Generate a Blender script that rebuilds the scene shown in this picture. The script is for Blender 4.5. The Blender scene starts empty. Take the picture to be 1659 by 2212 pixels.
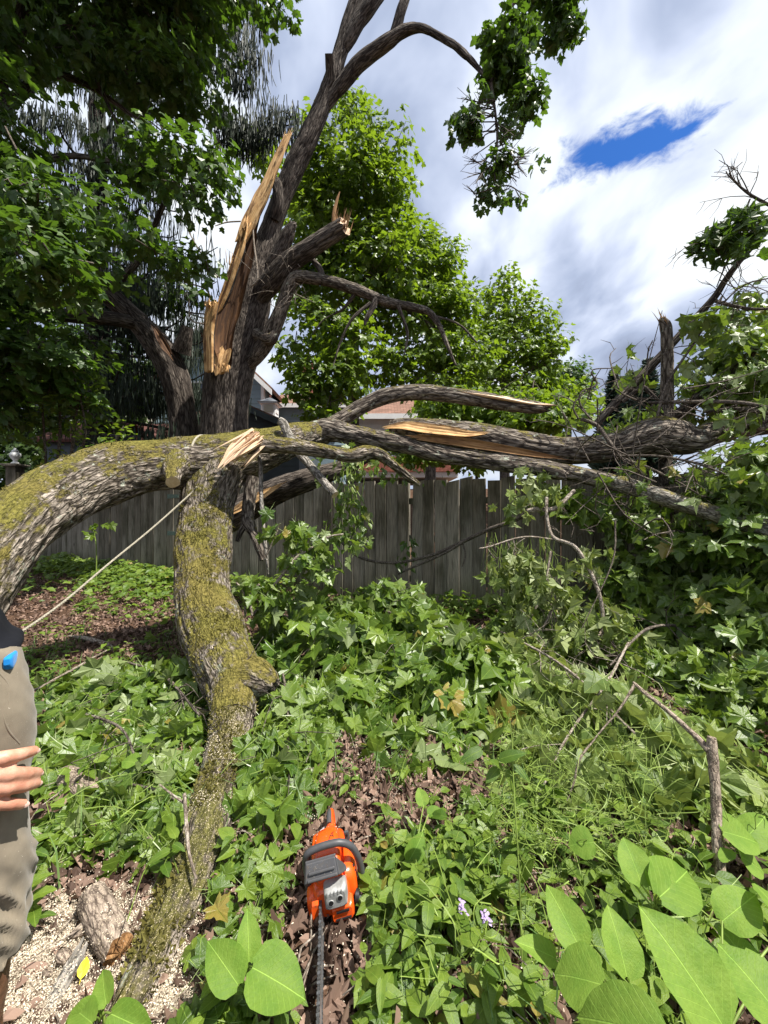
import bpy, math, random
import numpy as np
from mathutils import Vector, Matrix

# ------------------------------------------------------------------ camera, sky, sun, exposure
SC = bpy.context.scene
COL = SC.collection
CAM_H = 1.35
F = 833.0                      # focal length in the 1659-wide measure used for the layout notes
cam_d = bpy.data.cameras.new('camera')
cam = bpy.data.objects.new('camera', cam_d)
COL.objects.link(cam)
cam.location = (0, 0, CAM_H)
cam.rotation_euler = (math.radians(90), 0, 0)
cam_d.sensor_fit = 'HORIZONTAL'
cam_d.sensor_width = 36
cam_d.lens = 36 * F / 1659
cam_d.clip_start = 0.05
cam_d.clip_end = 2000
SC.camera = cam

SUN_DIR = Vector((0.42, -0.18, 0.89)).normalized()
SUN_EL = math.asin(SUN_DIR.z)
SUN_AZ = math.atan2(SUN_DIR.x, SUN_DIR.y)
sd = bpy.data.lights.new('sun', 'SUN')
sd.energy = 5.0
sd.angle = math.radians(0.53)
sd.color = (1.0, 0.95, 0.87)
so = bpy.data.objects.new('sun', sd)
COL.objects.link(so)
so.rotation_euler = SUN_DIR.to_track_quat('Z', 'Y').to_euler()

SC.view_settings.view_transform = 'Standard'
SC.view_settings.look = 'None'
SC.view_settings.exposure = 0.90
SC.view_settings.gamma = 1.0
SC.view_settings.use_curve_mapping = False
SC.render.engine = 'CYCLES'
SC.cycles.use_denoising = True
SC.cycles.max_bounces = 7
SC.cycles.diffuse_bounces = 4
SC.cycles.glossy_bounces = 2
SC.cycles.transmission_bounces = 4
SC.cycles.transparent_max_bounces = 4
SC.cycles.caustics_reflective = False
SC.cycles.caustics_refractive = False


class NT:
    """tiny wrapper to write node trees in one line per node"""
    def __init__(self, tree):
        self.t = tree

    def n(self, typ, props=None, **ins):
        nd = self.t.nodes.new(typ)
        for k, v in (props or {}).items():
            setattr(nd, k, v)
        for k, v in ins.items():
            key = int(k[1:]) if k[0] == 'i' and k[1:].isdigit() else k.replace('_', ' ')
            s = nd.inputs[key]
            if isinstance(v, bpy.types.NodeSocket):
                self.t.links.new(v, s)
            elif isinstance(v, tuple) and len(v) == 2 and isinstance(v[0], bpy.types.Node):
                self.t.links.new(v[0].outputs[v[1]], s)
            elif isinstance(v, bpy.types.Node):
                self.t.links.new(v.outputs[0], s)
            else:
                if isinstance(v, (tuple, list)) and len(v) == 3 and s.type == 'RGBA':
                    v = (*v, 1)
                s.default_value = v
        return nd

    def math(self, op, a, b=0.0, c=None, clamp=False):
        kw = dict(i0=a, i1=b)
        if c is not None:
            kw['i2'] = c
        return self.n('ShaderNodeMath', dict(operation=op, use_clamp=clamp), **kw)

    def vmath(self, op, a, b=(0, 0, 0)):
        return self.n('ShaderNodeVectorMath', dict(operation=op), i0=a, i1=b)

    def rng(self, v, a, b, c=0.0, d=1.0, smooth=True):
        return self.n('ShaderNodeMapRange', dict(interpolation_type='SMOOTHSTEP' if smooth else 'LINEAR'),
                      Value=v, From_Min=a, From_Max=b, To_Min=c, To_Max=d)

    def mix(self, f, a, b, mode='MIX'):
        nd = self.t.nodes.new('ShaderNodeMix')
        nd.data_type = 'RGBA'
        nd.blend_type = mode
        for idx, v in ((0, f), (6, a), (7, b)):
            s = nd.inputs[idx]
            if isinstance(v, bpy.types.Node):
                self.t.links.new(v.outputs[0], s)
            elif isinstance(v, tuple) and isinstance(v[0], bpy.types.Node):
                self.t.links.new(v[0].outputs[v[1]], s)
            elif isinstance(v, bpy.types.NodeSocket):
                self.t.links.new(v, s)
            else:
                if isinstance(v, (tuple, list)) and len(v) == 3:
                    v = (*v, 1)
                s.default_value = v
        return nd.outputs[2]

    def noise(self, vec, scale, detail=4.0, rough=0.55, dist=0.0):
        return self.n('ShaderNodeTexNoise', Vector=vec, Scale=scale, Detail=detail, Roughness=rough, Distortion=dist)

    def ramp(self, fac, stops, interp='LINEAR'):
        nd = self.t.nodes.new('ShaderNodeValToRGB')
        cr = nd.color_ramp
        cr.interpolation = interp
        while len(cr.elements) < len(stops):
            cr.elements.new(0.5)
        for e, (p, c) in zip(cr.elements, stops):
            e.position = p
            e.color = (*c, 1) if len(c) == 3 else c
        self.t.links.new(fac.outputs[0] if isinstance(fac, bpy.types.Node) else fac, nd.inputs[0])
        return nd


def make_world():
    w = bpy.data.worlds.new('World')
    SC.world = w
    w.use_nodes = True
    t = w.node_tree
    t.nodes.clear()
    k = NT(t)
    sky = k.n('ShaderNodeTexSky', dict(sky_type='NISHITA', sun_disc=False, sun_elevation=SUN_EL, sun_rotation=SUN_AZ,
                                       altitude=100, air_density=1.0, dust_density=0.6, ozone_density=1.5))
    tc = k.n('ShaderNodeTexCoord')
    sep = k.n('ShaderNodeSeparateXYZ', Vector=(tc, 'Generated'))
    z = k.math('MAXIMUM', (sep, 2), 0.05)
    px = k.math('DIVIDE', (sep, 0), z)
    py = k.math('DIVIDE', (sep, 1), z)
    pl = k.n('ShaderNodeCombineXYZ', X=px, Y=py, Z=0.0)
    # a deck of broken cloud on a flat layer, streets running away to the upper right
    z2 = k.math('ADD', z, 0.30)
    pl2 = k.n('ShaderNodeCombineXYZ', X=k.math('DIVIDE', (sep, 0), z2), Y=k.math('DIVIDE', (sep, 1), z2), Z=k.math('MULTIPLY', z, 0.5))
    st = k.n('ShaderNodeMapping', Vector=pl2, Rotation=(0, 0, math.radians(38)), Scale=(1.0, 0.80, 1.0), Location=(8.29, -4.76, -4.47))
    warp = k.noise(st, 1.3, 3)
    wv = k.vmath('SUBTRACT', (warp, 1), (0.5, 0.5, 0.5))
    ws = k.n('ShaderNodeVectorMath', dict(operation='SCALE'), i0=wv)
    ws.inputs['Scale'].default_value = 0.40
    co = k.vmath('ADD', st, ws)
    # density here and a little way towards the sun: their difference lights the billows
    lit = k.vmath('ADD', co, (0.08, 0.035, 0.0))
    dens = k.noise(co, 2.1, 6, 0.47)
    dens2 = k.noise(lit, 2.1, 6, 0.47)
    shade = k.noise(co, 1.5, 3, 0.45)
    # one rift in the deck: where it is thinnest the sky shows
    quad = [(.5615, 1.1395), (.671, 1.117), (.807, 1.033), (.785, .955), (.700, .995), (.536, .990)]
    cxq, cyq = .665, 1.05
    far = None
    for (ax, ay), (bx, by) in zip(quad, quad[1:] + quad[:1]):
        ln = math.hypot(bx - ax, by - ay)
        nx, ny = (by - ay) / ln, -(bx - ax) / ln
        if nx * (cxq - ax) + ny * (cyq - ay) > 0: nx, ny = -nx, -ny
        dd = k.math('MULTIPLY_ADD', px, nx, k.math('MULTIPLY_ADD', py, ny, -(nx * ax + ny * ay)))
        far = dd if far is None else k.math('MAXIMUM', far, dd)
    edge = k.noise(pl, 11.0, 7, 0.62, 0.4)
    rift = k.rng(k.math('MULTIPLY_ADD', edge, 0.20, k.math('SUBTRACT', far, 0.10)), -0.012, 0.062)
    thin = k.rng(dens, 0.26, 0.36)
    cover = k.math('MULTIPLY', rift, thin)
    # thick parts are grey-blue underneath, thin sunlit parts white
    rel = k.math('MULTIPLY', k.math('SUBTRACT', dens2, dens), 1.15)
    shd = k.math('ADD', rel, k.math('MULTIPLY_ADD', shade, 0.85, k.math('MULTIPLY_ADD', dens, 0.25, -0.06)))
    ccol = k.ramp(shd, [(0.37, (10.6, 11.0, 11.3)), (0.44, (9.0, 9.7, 10.7)), (0.50, (6.7, 7.5, 9.4)), (0.57, (4.7, 5.5, 7.4)), (0.67, (2.9, 3.4, 4.8))])
    # far low cloud is greyer, as the deck is seen edge on
    low = k.rng((sep, 2), 0.10, 0.42)
    lowc = k.mix(k.math('MULTIPLY', k.math('SUBTRACT', 1.0, low), 0.55), ccol, (5.2, 6.0, 7.6))
    skyc = k.mix(1.0, sky, (0.42, 0.95, 1.75), 'MULTIPLY')
    allc = k.mix(cover, skyc, lowc)
    bg = k.n('ShaderNodeBackground', Color=allc, Strength=0.056)
    out = k.n('ShaderNodeOutputWorld', Surface=bg)


make_world()

# ------------------------------------------------------------------ helpers
RNG = np.random.default_rng(7)


def P(px, py, d):
    """point seen at layout position px,py (1659x2212) when it stands d metres in front of the camera"""
    return np.array([(px - 829.5) / F * d, d, CAM_H + (1106 - py) / F * d])


def G(px, py):
    d = CAM_H * F / (py - 1106)
    return np.array([(px - 829.5) / F * d, d])


def sstep(x, a, b):
    t = np.clip((x - a) / (b - a), 0, 1)
    return t * t * (3 - 2 * t)


def _hash(ix, iy, iz):
    h = (ix.astype(np.int64) * 374761393 + iy.astype(np.int64) * 668265263 + iz.astype(np.int64) * 2147483647) & 0xFFFFFFFF
    h = ((h ^ (h >> 13)) * 1274126177) & 0xFFFFFFFF
    h = ((h ^ (h >> 16)) * 2246822519) & 0xFFFFFFFF
    return ((h ^ (h >> 15)) & 0xFFFFFF) / float(0xFFFFFF)


def vnoise(p):
    i = np.floor(p).astype(np.int64)
    f = p - i
    f = f * f * (3 - 2 * f)
    x, y, z = i[..., 0], i[..., 1], i[..., 2]
    fx, fy, fz = f[..., 0], f[..., 1], f[..., 2]
    def L(a, b, t): return a + (b - a) * t
    c00 = L(_hash(x, y, z), _hash(x + 1, y, z), fx)
    c10 = L(_hash(x, y + 1, z), _hash(x + 1, y + 1, z), fx)
    c01 = L(_hash(x, y, z + 1), _hash(x + 1, y, z + 1), fx)
    c11 = L(_hash(x, y + 1, z + 1), _hash(x + 1, y + 1, z + 1), fx)
    return L(L(c00, c10, fy), L(c01, c11, fy), fz)


def fbm(p, o=4):
    a, s, t = 0.5, 0.0, 0.0
    for k in range(o):
        s = s + a * vnoise(p + 17.3 * k)
        t += a
        p = p * 2.03
        a *= 0.5
    return s / t


def gz(x, y):
    """ground height"""
    x = np.asarray(x, float); y = np.asarray(y, float)
    z = 0.24 * sstep(y, 5.5, 9.5) * sstep(-x, 0.5, 8.0)
    z = z + 2.6 * sstep(y, 9.5, 21)
    q = np.stack([x * 0.9, y * 0.9, np.zeros_like(x)], -1)
    return z + 0.06 * (vnoise(q) - 0.5) + 0.025 * (vnoise(q * 4.1) - 0.5)


def unit(v):
    v = np.asarray(v, float)
    return v / np.maximum(np.linalg.norm(v, axis=-1, keepdims=True), 1e-9)


def thing(name, label, cat, loc=(0, 0, 0), group=None):
    o = bpy.data.objects.new(name, None)
    o.empty_display_size = 0.1
    COL.objects.link(o)
    o.location = tuple(float(a) for a in loc)
    tag(o, label, cat, group)
    return o


def tag(o, label=None, cat=None, group=None, kind=None):
    if label: o['label'] = label
    if cat: o['category'] = cat
    if group: o['group'] = group
    if kind: o['kind'] = kind
    return o


class Acc:
    """collects geometry, then links it as ONE mesh object"""
    def __init__(self):
        self.V, self.T, self.Q, self.C, self.R = [], [], [], [], []
        self.tm, self.qm = [], []
        self.n = 0

    def add(self, V, T=None, Q=None, co=None, ridge=None, mi=0):
        V = np.asarray(V, float).reshape(-1, 3)
        if T is not None and len(T):
            T = np.asarray(T, np.int64).reshape(-1, 3)
            self.T.append(T + self.n); self.tm.append(np.full(len(T), mi))
        if Q is not None and len(Q):
            Q = np.asarray(Q, np.int64).reshape(-1, 4)
            self.Q.append(Q + self.n); self.qm.append(np.full(len(Q), mi))
        self.V.append(V)
        self.C.append(V if co is None else np.asarray(co, float).reshape(-1, 3))
        self.R.append(np.full(len(V), 0.5) if ridge is None else np.asarray(ridge, float).reshape(-1))
        self.n += len(V)
        return self

    def box(self, c, s, rz=0.0, mi=0):
        c = np.asarray(c, float); h = np.asarray(s, float) / 2
        v = np.array([[a, b, d] for a in (-1, 1) for b in (-1, 1) for d in (-1, 1)], float) * h
        if rz:
            cs, sn = math.cos(rz), math.sin(rz)
            v = np.stack([v[:, 0] * cs - v[:, 1] * sn, v[:, 0] * sn + v[:, 1] * cs, v[:, 2]], 1)
        q = [(0, 1, 3, 2), (4, 6, 7, 5), (0, 4, 5, 1), (2, 3, 7, 6), (0, 2, 6, 4), (1, 5, 7, 3)]
        return self.add(v + c, Q=q, mi=mi)

    def mesh(self, name, mats, origin=(0, 0, 0), smooth=True):
        V = np.concatenate(self.V) - np.asarray(origin, float)
        T = np.concatenate(self.T) if self.T else np.zeros((0, 3), np.int64)
        Q = np.concatenate(self.Q) if self.Q else np.zeros((0, 4), np.int64)
        me = bpy.data.meshes.new(name)
        me.vertices.add(len(V)); me.vertices.foreach_set('co', V.astype(np.float32).ravel())
        nl = T.size + Q.size
        me.loops.add(nl)
        me.loops.foreach_set('vertex_index', np.concatenate([T.ravel(), Q.ravel()]).astype(np.int32))
        npoly = len(T) + len(Q)
        me.polygons.add(npoly)
        ls = np.concatenate([np.arange(len(T)) * 3, T.size + np.arange(len(Q)) * 4]).astype(np.int32)
        me.polygons.foreach_set('loop_start', ls)
        me.polygons.foreach_set('use_smooth', np.full(npoly, bool(smooth)))
        mm = np.concatenate([np.concatenate(self.tm) if self.tm else np.zeros(0), np.concatenate(self.qm) if self.qm else np.zeros(0)])
        for m in (mats if isinstance(mats, (list, tuple)) else [mats]):
            me.materials.append(m)
        me.polygons.foreach_set('material_index', mm.astype(np.int32))
        a = me.attributes.new('barkco', 'FLOAT_VECTOR', 'POINT')
        a.data.foreach_set('vector', np.concatenate(self.C).astype(np.float32).ravel())
        a = me.attributes.new('ridge', 'FLOAT', 'POINT')
        a.data.foreach_set('value', np.concatenate(self.R).astype(np.float32))
        me.update(calc_edges=True)
        return me

    def build(self, name, mats, parent=None, smooth=True, kind=None, label=None, origin=None):
        org = np.zeros(3)
        if parent is not None:
            p = parent
            while p is not None:
                org = org + np.array(p.location); p = p.parent
        loc = np.zeros(3)
        if origin is not None:
            loc = np.asarray(origin, float) - org
            org = np.asarray(origin, float)
        me = self.mesh(name, mats, org, smooth)
        o = bpy.data.objects.new(name, me)
        COL.objects.link(o)
        o.location = loc
        if parent is not None:
            o.parent = parent
        tag(o, label=label, kind=kind)
        return o


def link(name, me, parent, M, label=None):
    """one more object that shares a mesh, at world matrix M (4x4 numpy)"""
    o = bpy.data.objects.new(name, me)
    COL.objects.link(o)
    M = np.array(M, float)
    if parent is not None:
        o.parent = parent
        p = parent
        while p is not None:
            M[:3, 3] -= np.array(p.location); p = p.parent
    o.matrix_basis = Matrix(M.tolist())
    if label: o['label'] = label
    return o


def spline(pts, n):
    """Catmull-Rom through rows of pts, n samples, even in arc length"""
    pts = np.asarray(pts, float)
    if len(pts) == 2:
        t = np.linspace(0, 1, n)[:, None]
        return pts[0] * (1 - t) + pts[1] * t
    a = np.vstack([2 * pts[0] - pts[1], pts, 2 * pts[-1] - pts[-2]])
    out = []
    m = max(6, 4 * n // (len(pts) - 1))
    for i in range(1, len(a) - 2):
        t = np.linspace(0, 1, m, endpoint=False)[:, None]
        p0, p1, p2, p3 = a[i - 1], a[i], a[i + 1], a[i + 2]
        out.append(0.5 * (2 * p1 + (p2 - p0) * t + (2 * p0 - 5 * p1 + 4 * p2 - p3) * t ** 2 + (3 * p1 - p0 - 3 * p2 + p3) * t ** 3))
    out.append(pts[-1:])
    out = np.vstack(out)
    s = np.r_[0, np.cumsum(np.linalg.norm(np.diff(out[:, :3], axis=0), axis=1))]
    q = np.linspace(0, s[-1], n)
    return np.stack([np.interp(q, s, out[:, k]) for k in range(out.shape[1])], 1)


def frames(C):
    T = unit(np.gradient(C, axis=0))
    N = np.zeros_like(T)
    ref = np.array([0, 0, 1.0]) if abs(T[0, 2]) < 0.9 else np.array([1.0, 0, 0])
    N[0] = unit(np.cross(np.cross(T[0], ref), T[0]))
    for i in range(1, len(T)):
        v = N[i - 1] - np.dot(N[i - 1], T[i]) * T[i]
        N[i] = unit(v)
    return T, N, np.cross(T, N)


def tube(acc, path, nseg=16, step=0.05, amp=0.0, freq=9.0, stretch=0.16, lump=0.0, jag0=0.0, jag1=0.0, mi=0, capmi=None, seed=0.0, seg0=0, cap=True, lumpf=1.6):
    """bark tube. path rows: x,y,z,r"""
    path = np.asarray(path, float)
    L = np.linalg.norm(np.diff(path[:, :3], axis=0), axis=1).sum()
    n = max(3, int(L / step) + 1)
    S = spline(path, n)
    C, R = S[:, :3], np.maximum(S[:, 3], 0.0008)
    T, N, B = frames(C)
    ll = np.r_[0, np.cumsum(np.linalg.norm(np.diff(C, axis=0), axis=1))]
    th = np.linspace(0, 2 * math.pi, nseg, endpoint=False)
    ct, sn = np.cos(th)[None, :], np.sin(th)[None, :]
    rr = np.repeat(R[:, None], nseg, 1)
    co = np.stack([ct * rr, sn * rr, np.repeat(ll[:, None], nseg, 1)], -1) + seed
    ridge = np.full(rr.shape, 0.5)
    if amp:
        wob = np.stack([vnoise(co * 3.1 + 5) - .5, vnoise(co * 3.1 + 31) - .5, np.zeros(rr.shape)], -1) * 0.12
        q = (co + wob) * np.array([freq, freq, freq * stretch])
        a = 1 - np.abs(2 * vnoise(q) - 1)
        b = 1 - np.abs(2 * vnoise(q * np.array([2.2, 2.2, 2.0]) + 9.1) - 1)
        ridge = np.clip(0.68 * a + 0.32 * b, 0, 1)
        ridge = 1 - ridge ** 2.2          # 0 in the furrows, 1 on the plates
        rr = rr + amp * (ridge - 0.6)
    if lump:
        rr = rr + lump * (fbm(co * lumpf + 3.3, 2) - 0.5) * 2
    V = C[:, None, :] + N[:, None, :] * (ct * rr)[..., None] + B[:, None, :] * (sn * rr)[..., None]
    for j, sgn, row in ((jag0, -1, 0), (jag1, 1, n - 1)):
        if j:
            jj = j * (vnoise(np.stack([np.cos(th) * 3.3, np.sin(th) * 3.3, np.full(nseg, seed + row)], -1)) - 0.35)
            V[row] += T[row] * (sgn * jj)[:, None]
    i = np.arange(n - 1)[:, None] * nseg; k = np.arange(nseg)[None, :]; k2 = (k + 1) % nseg
    Q = np.stack([i + k, i + k2, i + nseg + k2, i + nseg + k], -1).reshape(-1, 4)
    acc.add(V.reshape(-1, 3), Q=Q, co=co.reshape(-1, 3), ridge=ridge.reshape(-1), mi=mi)
    if cap:
        for row, sgn in ((0, -1), (n - 1, 1)):
            ring = V[row]
            c = ring.mean(0)
            VV = np.vstack([c + (ring - c), c + (ring - c) * 0.5, c[None]])
            if jag0 and row == 0 or jag1 and row:
                VV[nseg:] += T[row] * sgn * RNG.uniform(-0.5, 0.8, (nseg + 1, 1)) * (jag1 if row else jag0)
            k = np.arange(nseg); k2 = (k + 1) % nseg
            q = np.stack([k, k2, nseg + k2, nseg + k], 1); t = np.stack([nseg + k, nseg + k2, np.full(nseg, 2 * nseg)], 1)
            if row == 0:
                q = q[:, ::-1]; t = t[:, ::-1]
            lc = np.stack([np.r_[np.cos(th), np.cos(th) * .5, 0] * R[row], np.r_[np.sin(th), np.sin(th) * .5, 0] * R[row], np.full(2 * nseg + 1, ll[row])], 1)
            acc.add(VV, T=t, Q=q, co=lc, mi=mi if capmi is None else capmi)
    return S


def limb(pts):
    """layout rows px,py,depth,width_px -> world rows x,y,z,r"""
    return np.array([[*P(a, b, d), w / 2 / F * d] for a, b, d, w in pts])


def splinters(acc, c, d, r, n, ln, rng, mi=0, thick=0.16, flat=False):
    d = unit(d)
    ref = np.array([0, 0, 1.0]) if abs(d[2]) < 0.9 else np.array([1.0, 0, 0])
    u = unit(np.cross(d, ref)); v = np.cross(d, u)
    for _ in range(n):
        a = rng.uniform(0, 6.283); q = r * math.sqrt(rng.uniform(0.02, 1))
        b = c + (u * math.cos(a) + v * math.sin(a)) * q - d * ln * 0.25
        h = ln * rng.uniform(0.25, 1.0) ** 1.3
        w = r * thick * rng.uniform(0.5, 1.5)
        e = unit(d + 0.12 * rng.normal(size=3))
        m = [b + (u * math.cos(a + s) * w + v * math.sin(a + s) * w * 0.6) for s in (0, 2.1, 4.2)]
        mid = [b + e * h * 0.7 + (p - b) * 0.6 for p in m]
        tip = b + e * (h + ln * .2)
        co = np.array([[q * 3 + p_ * 0.01, a, 0] for p_ in range(3)] + [[q * 3 + p_ * 0.01, a, h] for p_ in range(3)] + [[q * 3, a, h * 1.3]])
        acc.add(np.array(m + mid + [tip]), T=[(3, 4, 6), (4, 5, 6), (5, 3, 6)], Q=[(0, 1, 4, 3), (1, 2, 5, 4), (2, 0, 3, 5)], co=co, mi=mi)


# ------------------------------------------------------------------ leaves
def mirror_outline(right):
    return np.array(right + [(-x, y) for x, y in right[::-1] if abs(x) > 1e-6 and True])


MAPLE_HI = [(0.0, 0.0), (.10, -.07), (.25, -.09), (.43, -.10), (.39, .03), (.35, .11), (.46, .20), (.52, .33), (.66, .42), (.53, .48), (.45, .57), (.36, .55), (.28, .52),
            (.27, .62), (.29, .74), (.17, .78), (.10, .88), (0.0, 1.04)]
MAPLE_LO = [(0.0, 0.0), (.42, -.07), (.34, .12), (.64, .42), (.31, .51), (.27, .73), (0.0, 1.02)]
OVATE_LO = [(0.0, 0.0), (.22, .18), (.30, .42), (.20, .72), (0.0, 1.0)]


def leaf_template(right, curl, rng, stalk=0.45, crumple=0.0):
    o = mirror_outline(right)
    # outline ordering: right side base->tip then left side tip->base
    n = len(o)
    c = np.array([[0, 0.33]])
    xy = np.vstack([o, c])
    z = -curl[0] * xy[:, 0] ** 2 - curl[1] * (xy[:, 1] - 0.2) * np.abs(xy[:, 1] - 0.2) + curl[2] * np.abs(xy[:, 0]) + curl[3] * xy[:, 0] * xy[:, 1]
    z = z + crumple * rng.normal(size=len(z))
    z[-1] += 0.0
    V = np.column_stack([xy[:, 0], xy[:, 1], z])
    T = [(n, i, (i + 1) % n) for i in range(n)]
    co = np.column_stack([xy, np.zeros(len(xy))])
    if stalk:
        b = len(V)
        w = 0.012
        m = np.array([[-w, 0, z[0]], [w, 0, z[0]], [-w, -stalk * .5, .04 * stalk], [w, -stalk * .5, .04 * stalk], [0, -stalk, .22 * stalk]])
        V = np.vstack([V, m]); T += [(b, b + 1, b + 3), (b, b + 3, b + 2), (b + 2, b + 3, b + 4)]
        co = np.vstack([co, np.tile([0, 0.3, 0], (5, 1))])
    return V, np.array(T), co


_r = np.random.default_rng(3)
T_LO = [leaf_template(MAPLE_LO, c, _r, 0.0, 0.02) for c in [(.5, .2, 0, 0), (.2, .35, .15, 0), (-.3, .3, .1, .2), (.8, .5, .2, -.1)]]
T_MID = [leaf_template(MAPLE_LO, c, _r, 0.7, 0.03) for c in [(.5, .2, .1, 0), (.2, .45, .2, .1), (-.4, .3, .1, .2), (.9, .6, .2, -.2), (.3, .9, .3, 0)]]
T_HI = [leaf_template(MAPLE_HI, c, _r, 0.8, 0.022) for c in [(.5, .25, .1, 0), (.3, .45, .25, .15), (-.5, .3, .2, .25), (1.0, .6, .2, -.25), (.4, .9, .35, 0), (-.7, .1, .3, -.3)]]
T_WILT = [leaf_template(MAPLE_HI, c, _r, 0.8, 0.035) for c in [(1.6, .9, .2, .2), (2.2, .3, .5, -.4), (-1.4, 1.1, .3, .3)]]
T_OV = [leaf_template(OVATE_LO, c, _r, 0.25, 0.01) for c in [(.6, .3, .2, 0), (.2, .5, .3, 0), (-.5, .4, .3, .2)]]


def leaf_basis(tip, nrm):
    y = unit(tip)
    z = nrm - (nrm * y).sum(-1, keepdims=True) * y
    z = unit(z)
    return np.cross(y, z), y, z


def leaf_cloud(acc, Pn, tip, nrm, size, tmpl, rng, mi=0):
    Pn = np.asarray(Pn, float)
    x, y, z = leaf_basis(tip, nrm)
    which = rng.integers(0, len(tmpl), len(Pn))
    for w, (V, T, co) in enumerate(tmpl):
        m = which == w
        if not m.any(): continue
        s = size[m][:, None, None]
        W = Pn[m][:, None, :] + s * (V[None, :, 0:1] * x[m][:, None, :] + V[None, :, 1:2] * y[m][:, None, :] + V[None, :, 2:3] * z[m][:, None, :])
        k = m.sum()
        TT = (T[None] + (np.arange(k) * len(V))[:, None, None]).reshape(-1, 3)
        acc.add(W.reshape(-1, 3), T=TT, co=np.tile(co, (k, 1)), mi=mi)


def leaf_matrix(p, tip, nrm, s):
    x, y, z = leaf_basis(np.asarray(tip)[None], np.asarray(nrm)[None])
    M = np.eye(4)
    M[:3, 0] = x[0] * s; M[:3, 1] = y[0] * s; M[:3, 2] = z[0] * s; M[:3, 3] = p
    return M


def clumps(ells, n, rng, shell=0.55):
    """clump centres inside ellipsoids given as (px,py,rx,ry,depth,rdepth_m)"""
    A = np.array([e[2] * e[3] for e in ells], float)
    idx = rng.choice(len(ells), n, p=A / A.sum())
    E = np.array(ells, float)[idx]
    v = unit(rng.normal(size=(n, 3))) * (rng.uniform(shell ** 3, 1, (n, 1)) ** (1 / 3))
    v = v * (.72 + .62 * vnoise(v * 2.6 + idx[:, None] * 7.3))[:, None]
    d = E[:, 4]
    c = np.stack([(E[:, 0] - 829.5) / F * d, d, CAM_H + (1106 - E[:, 1]) / F * d], 1)
    off = v * np.stack([E[:, 2] / F * d, E[:, 5], E[:, 3] / F * d], 1)
    return c + off, c


def clump_leaves(cen, core, per, rng, spread=0.32, flat=0.32, size=(0.10, 0.16), droop=0.35, jitter=0.45):
    n = len(cen)
    out = unit(cen - core + rng.normal(size=cen.shape) * 0.3)
    Pn = np.repeat(cen, per, 0)
    o2 = np.repeat(out, per, 0)
    loc = rng.normal(size=(n * per, 3))
    loc *= np.minimum(1, 1.7 / np.linalg.norm(loc, axis=1, keepdims=True)) * spread
    loc[:, 2] *= flat
    hr = np.linalg.norm(loc[:, :2], axis=1)
    loc[:, 2] -= droop * hr * 0.6
    Pn = Pn + loc
    dirh = loc.copy(); dirh[:, 2] = 0
    tip = unit(dirh) * 0.8 + o2 * 0.5 + rng.normal(size=loc.shape) * 0.35
    tip[:, 2] -= droop + 0.25
    nrm = np.tile([0, 0, 1.0], (n * per, 1)) + o2 * 0.5 + rng.normal(size=loc.shape) * jitter
    return Pn, tip, nrm, rng.uniform(size[0], size[1], n * per)


def twig_web(acc, cen, core, rng, r=0.012, frac=0.5, nseg=4, sag=0.1):
    for c, k in zip(cen, core):
        if rng.uniform() > frac: continue
        a = k + (c - k) * rng.uniform(0.0, 0.35) + rng.normal(size=3) * 0.12
        m = (a + c) / 2 + rng.normal(size=3) * 0.12 + np.array([0, 0, sag])
        tube(acc, [[*a, r], [*m, r * 0.7], [*c, r * 0.3]], nseg, 0.25, cap=False)
# ------------------------------------------------------------------ materials
def new_mat(name):
    m = bpy.data.materials.new(name)
    m.use_nodes = True
    m.node_tree.nodes.clear()
    return m, NT(m.node_tree)


def finish(k, shader, disp=None):
    k.n('ShaderNodeOutputMaterial', Surface=shader)


def bsdf(k, col, rough=0.8, normal=None, spec=0.3, **kw):
    ins = dict(Base_Color=col, Roughness=rough, **kw)
    nd = k.n('ShaderNodeBsdfPrincipled', **ins)
    nd.inputs['Specular IOR Level'].default_value = spec
    if normal is not None:
        k.t.links.new(normal.outputs[0], nd.inputs['Normal'])
    return nd


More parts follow.
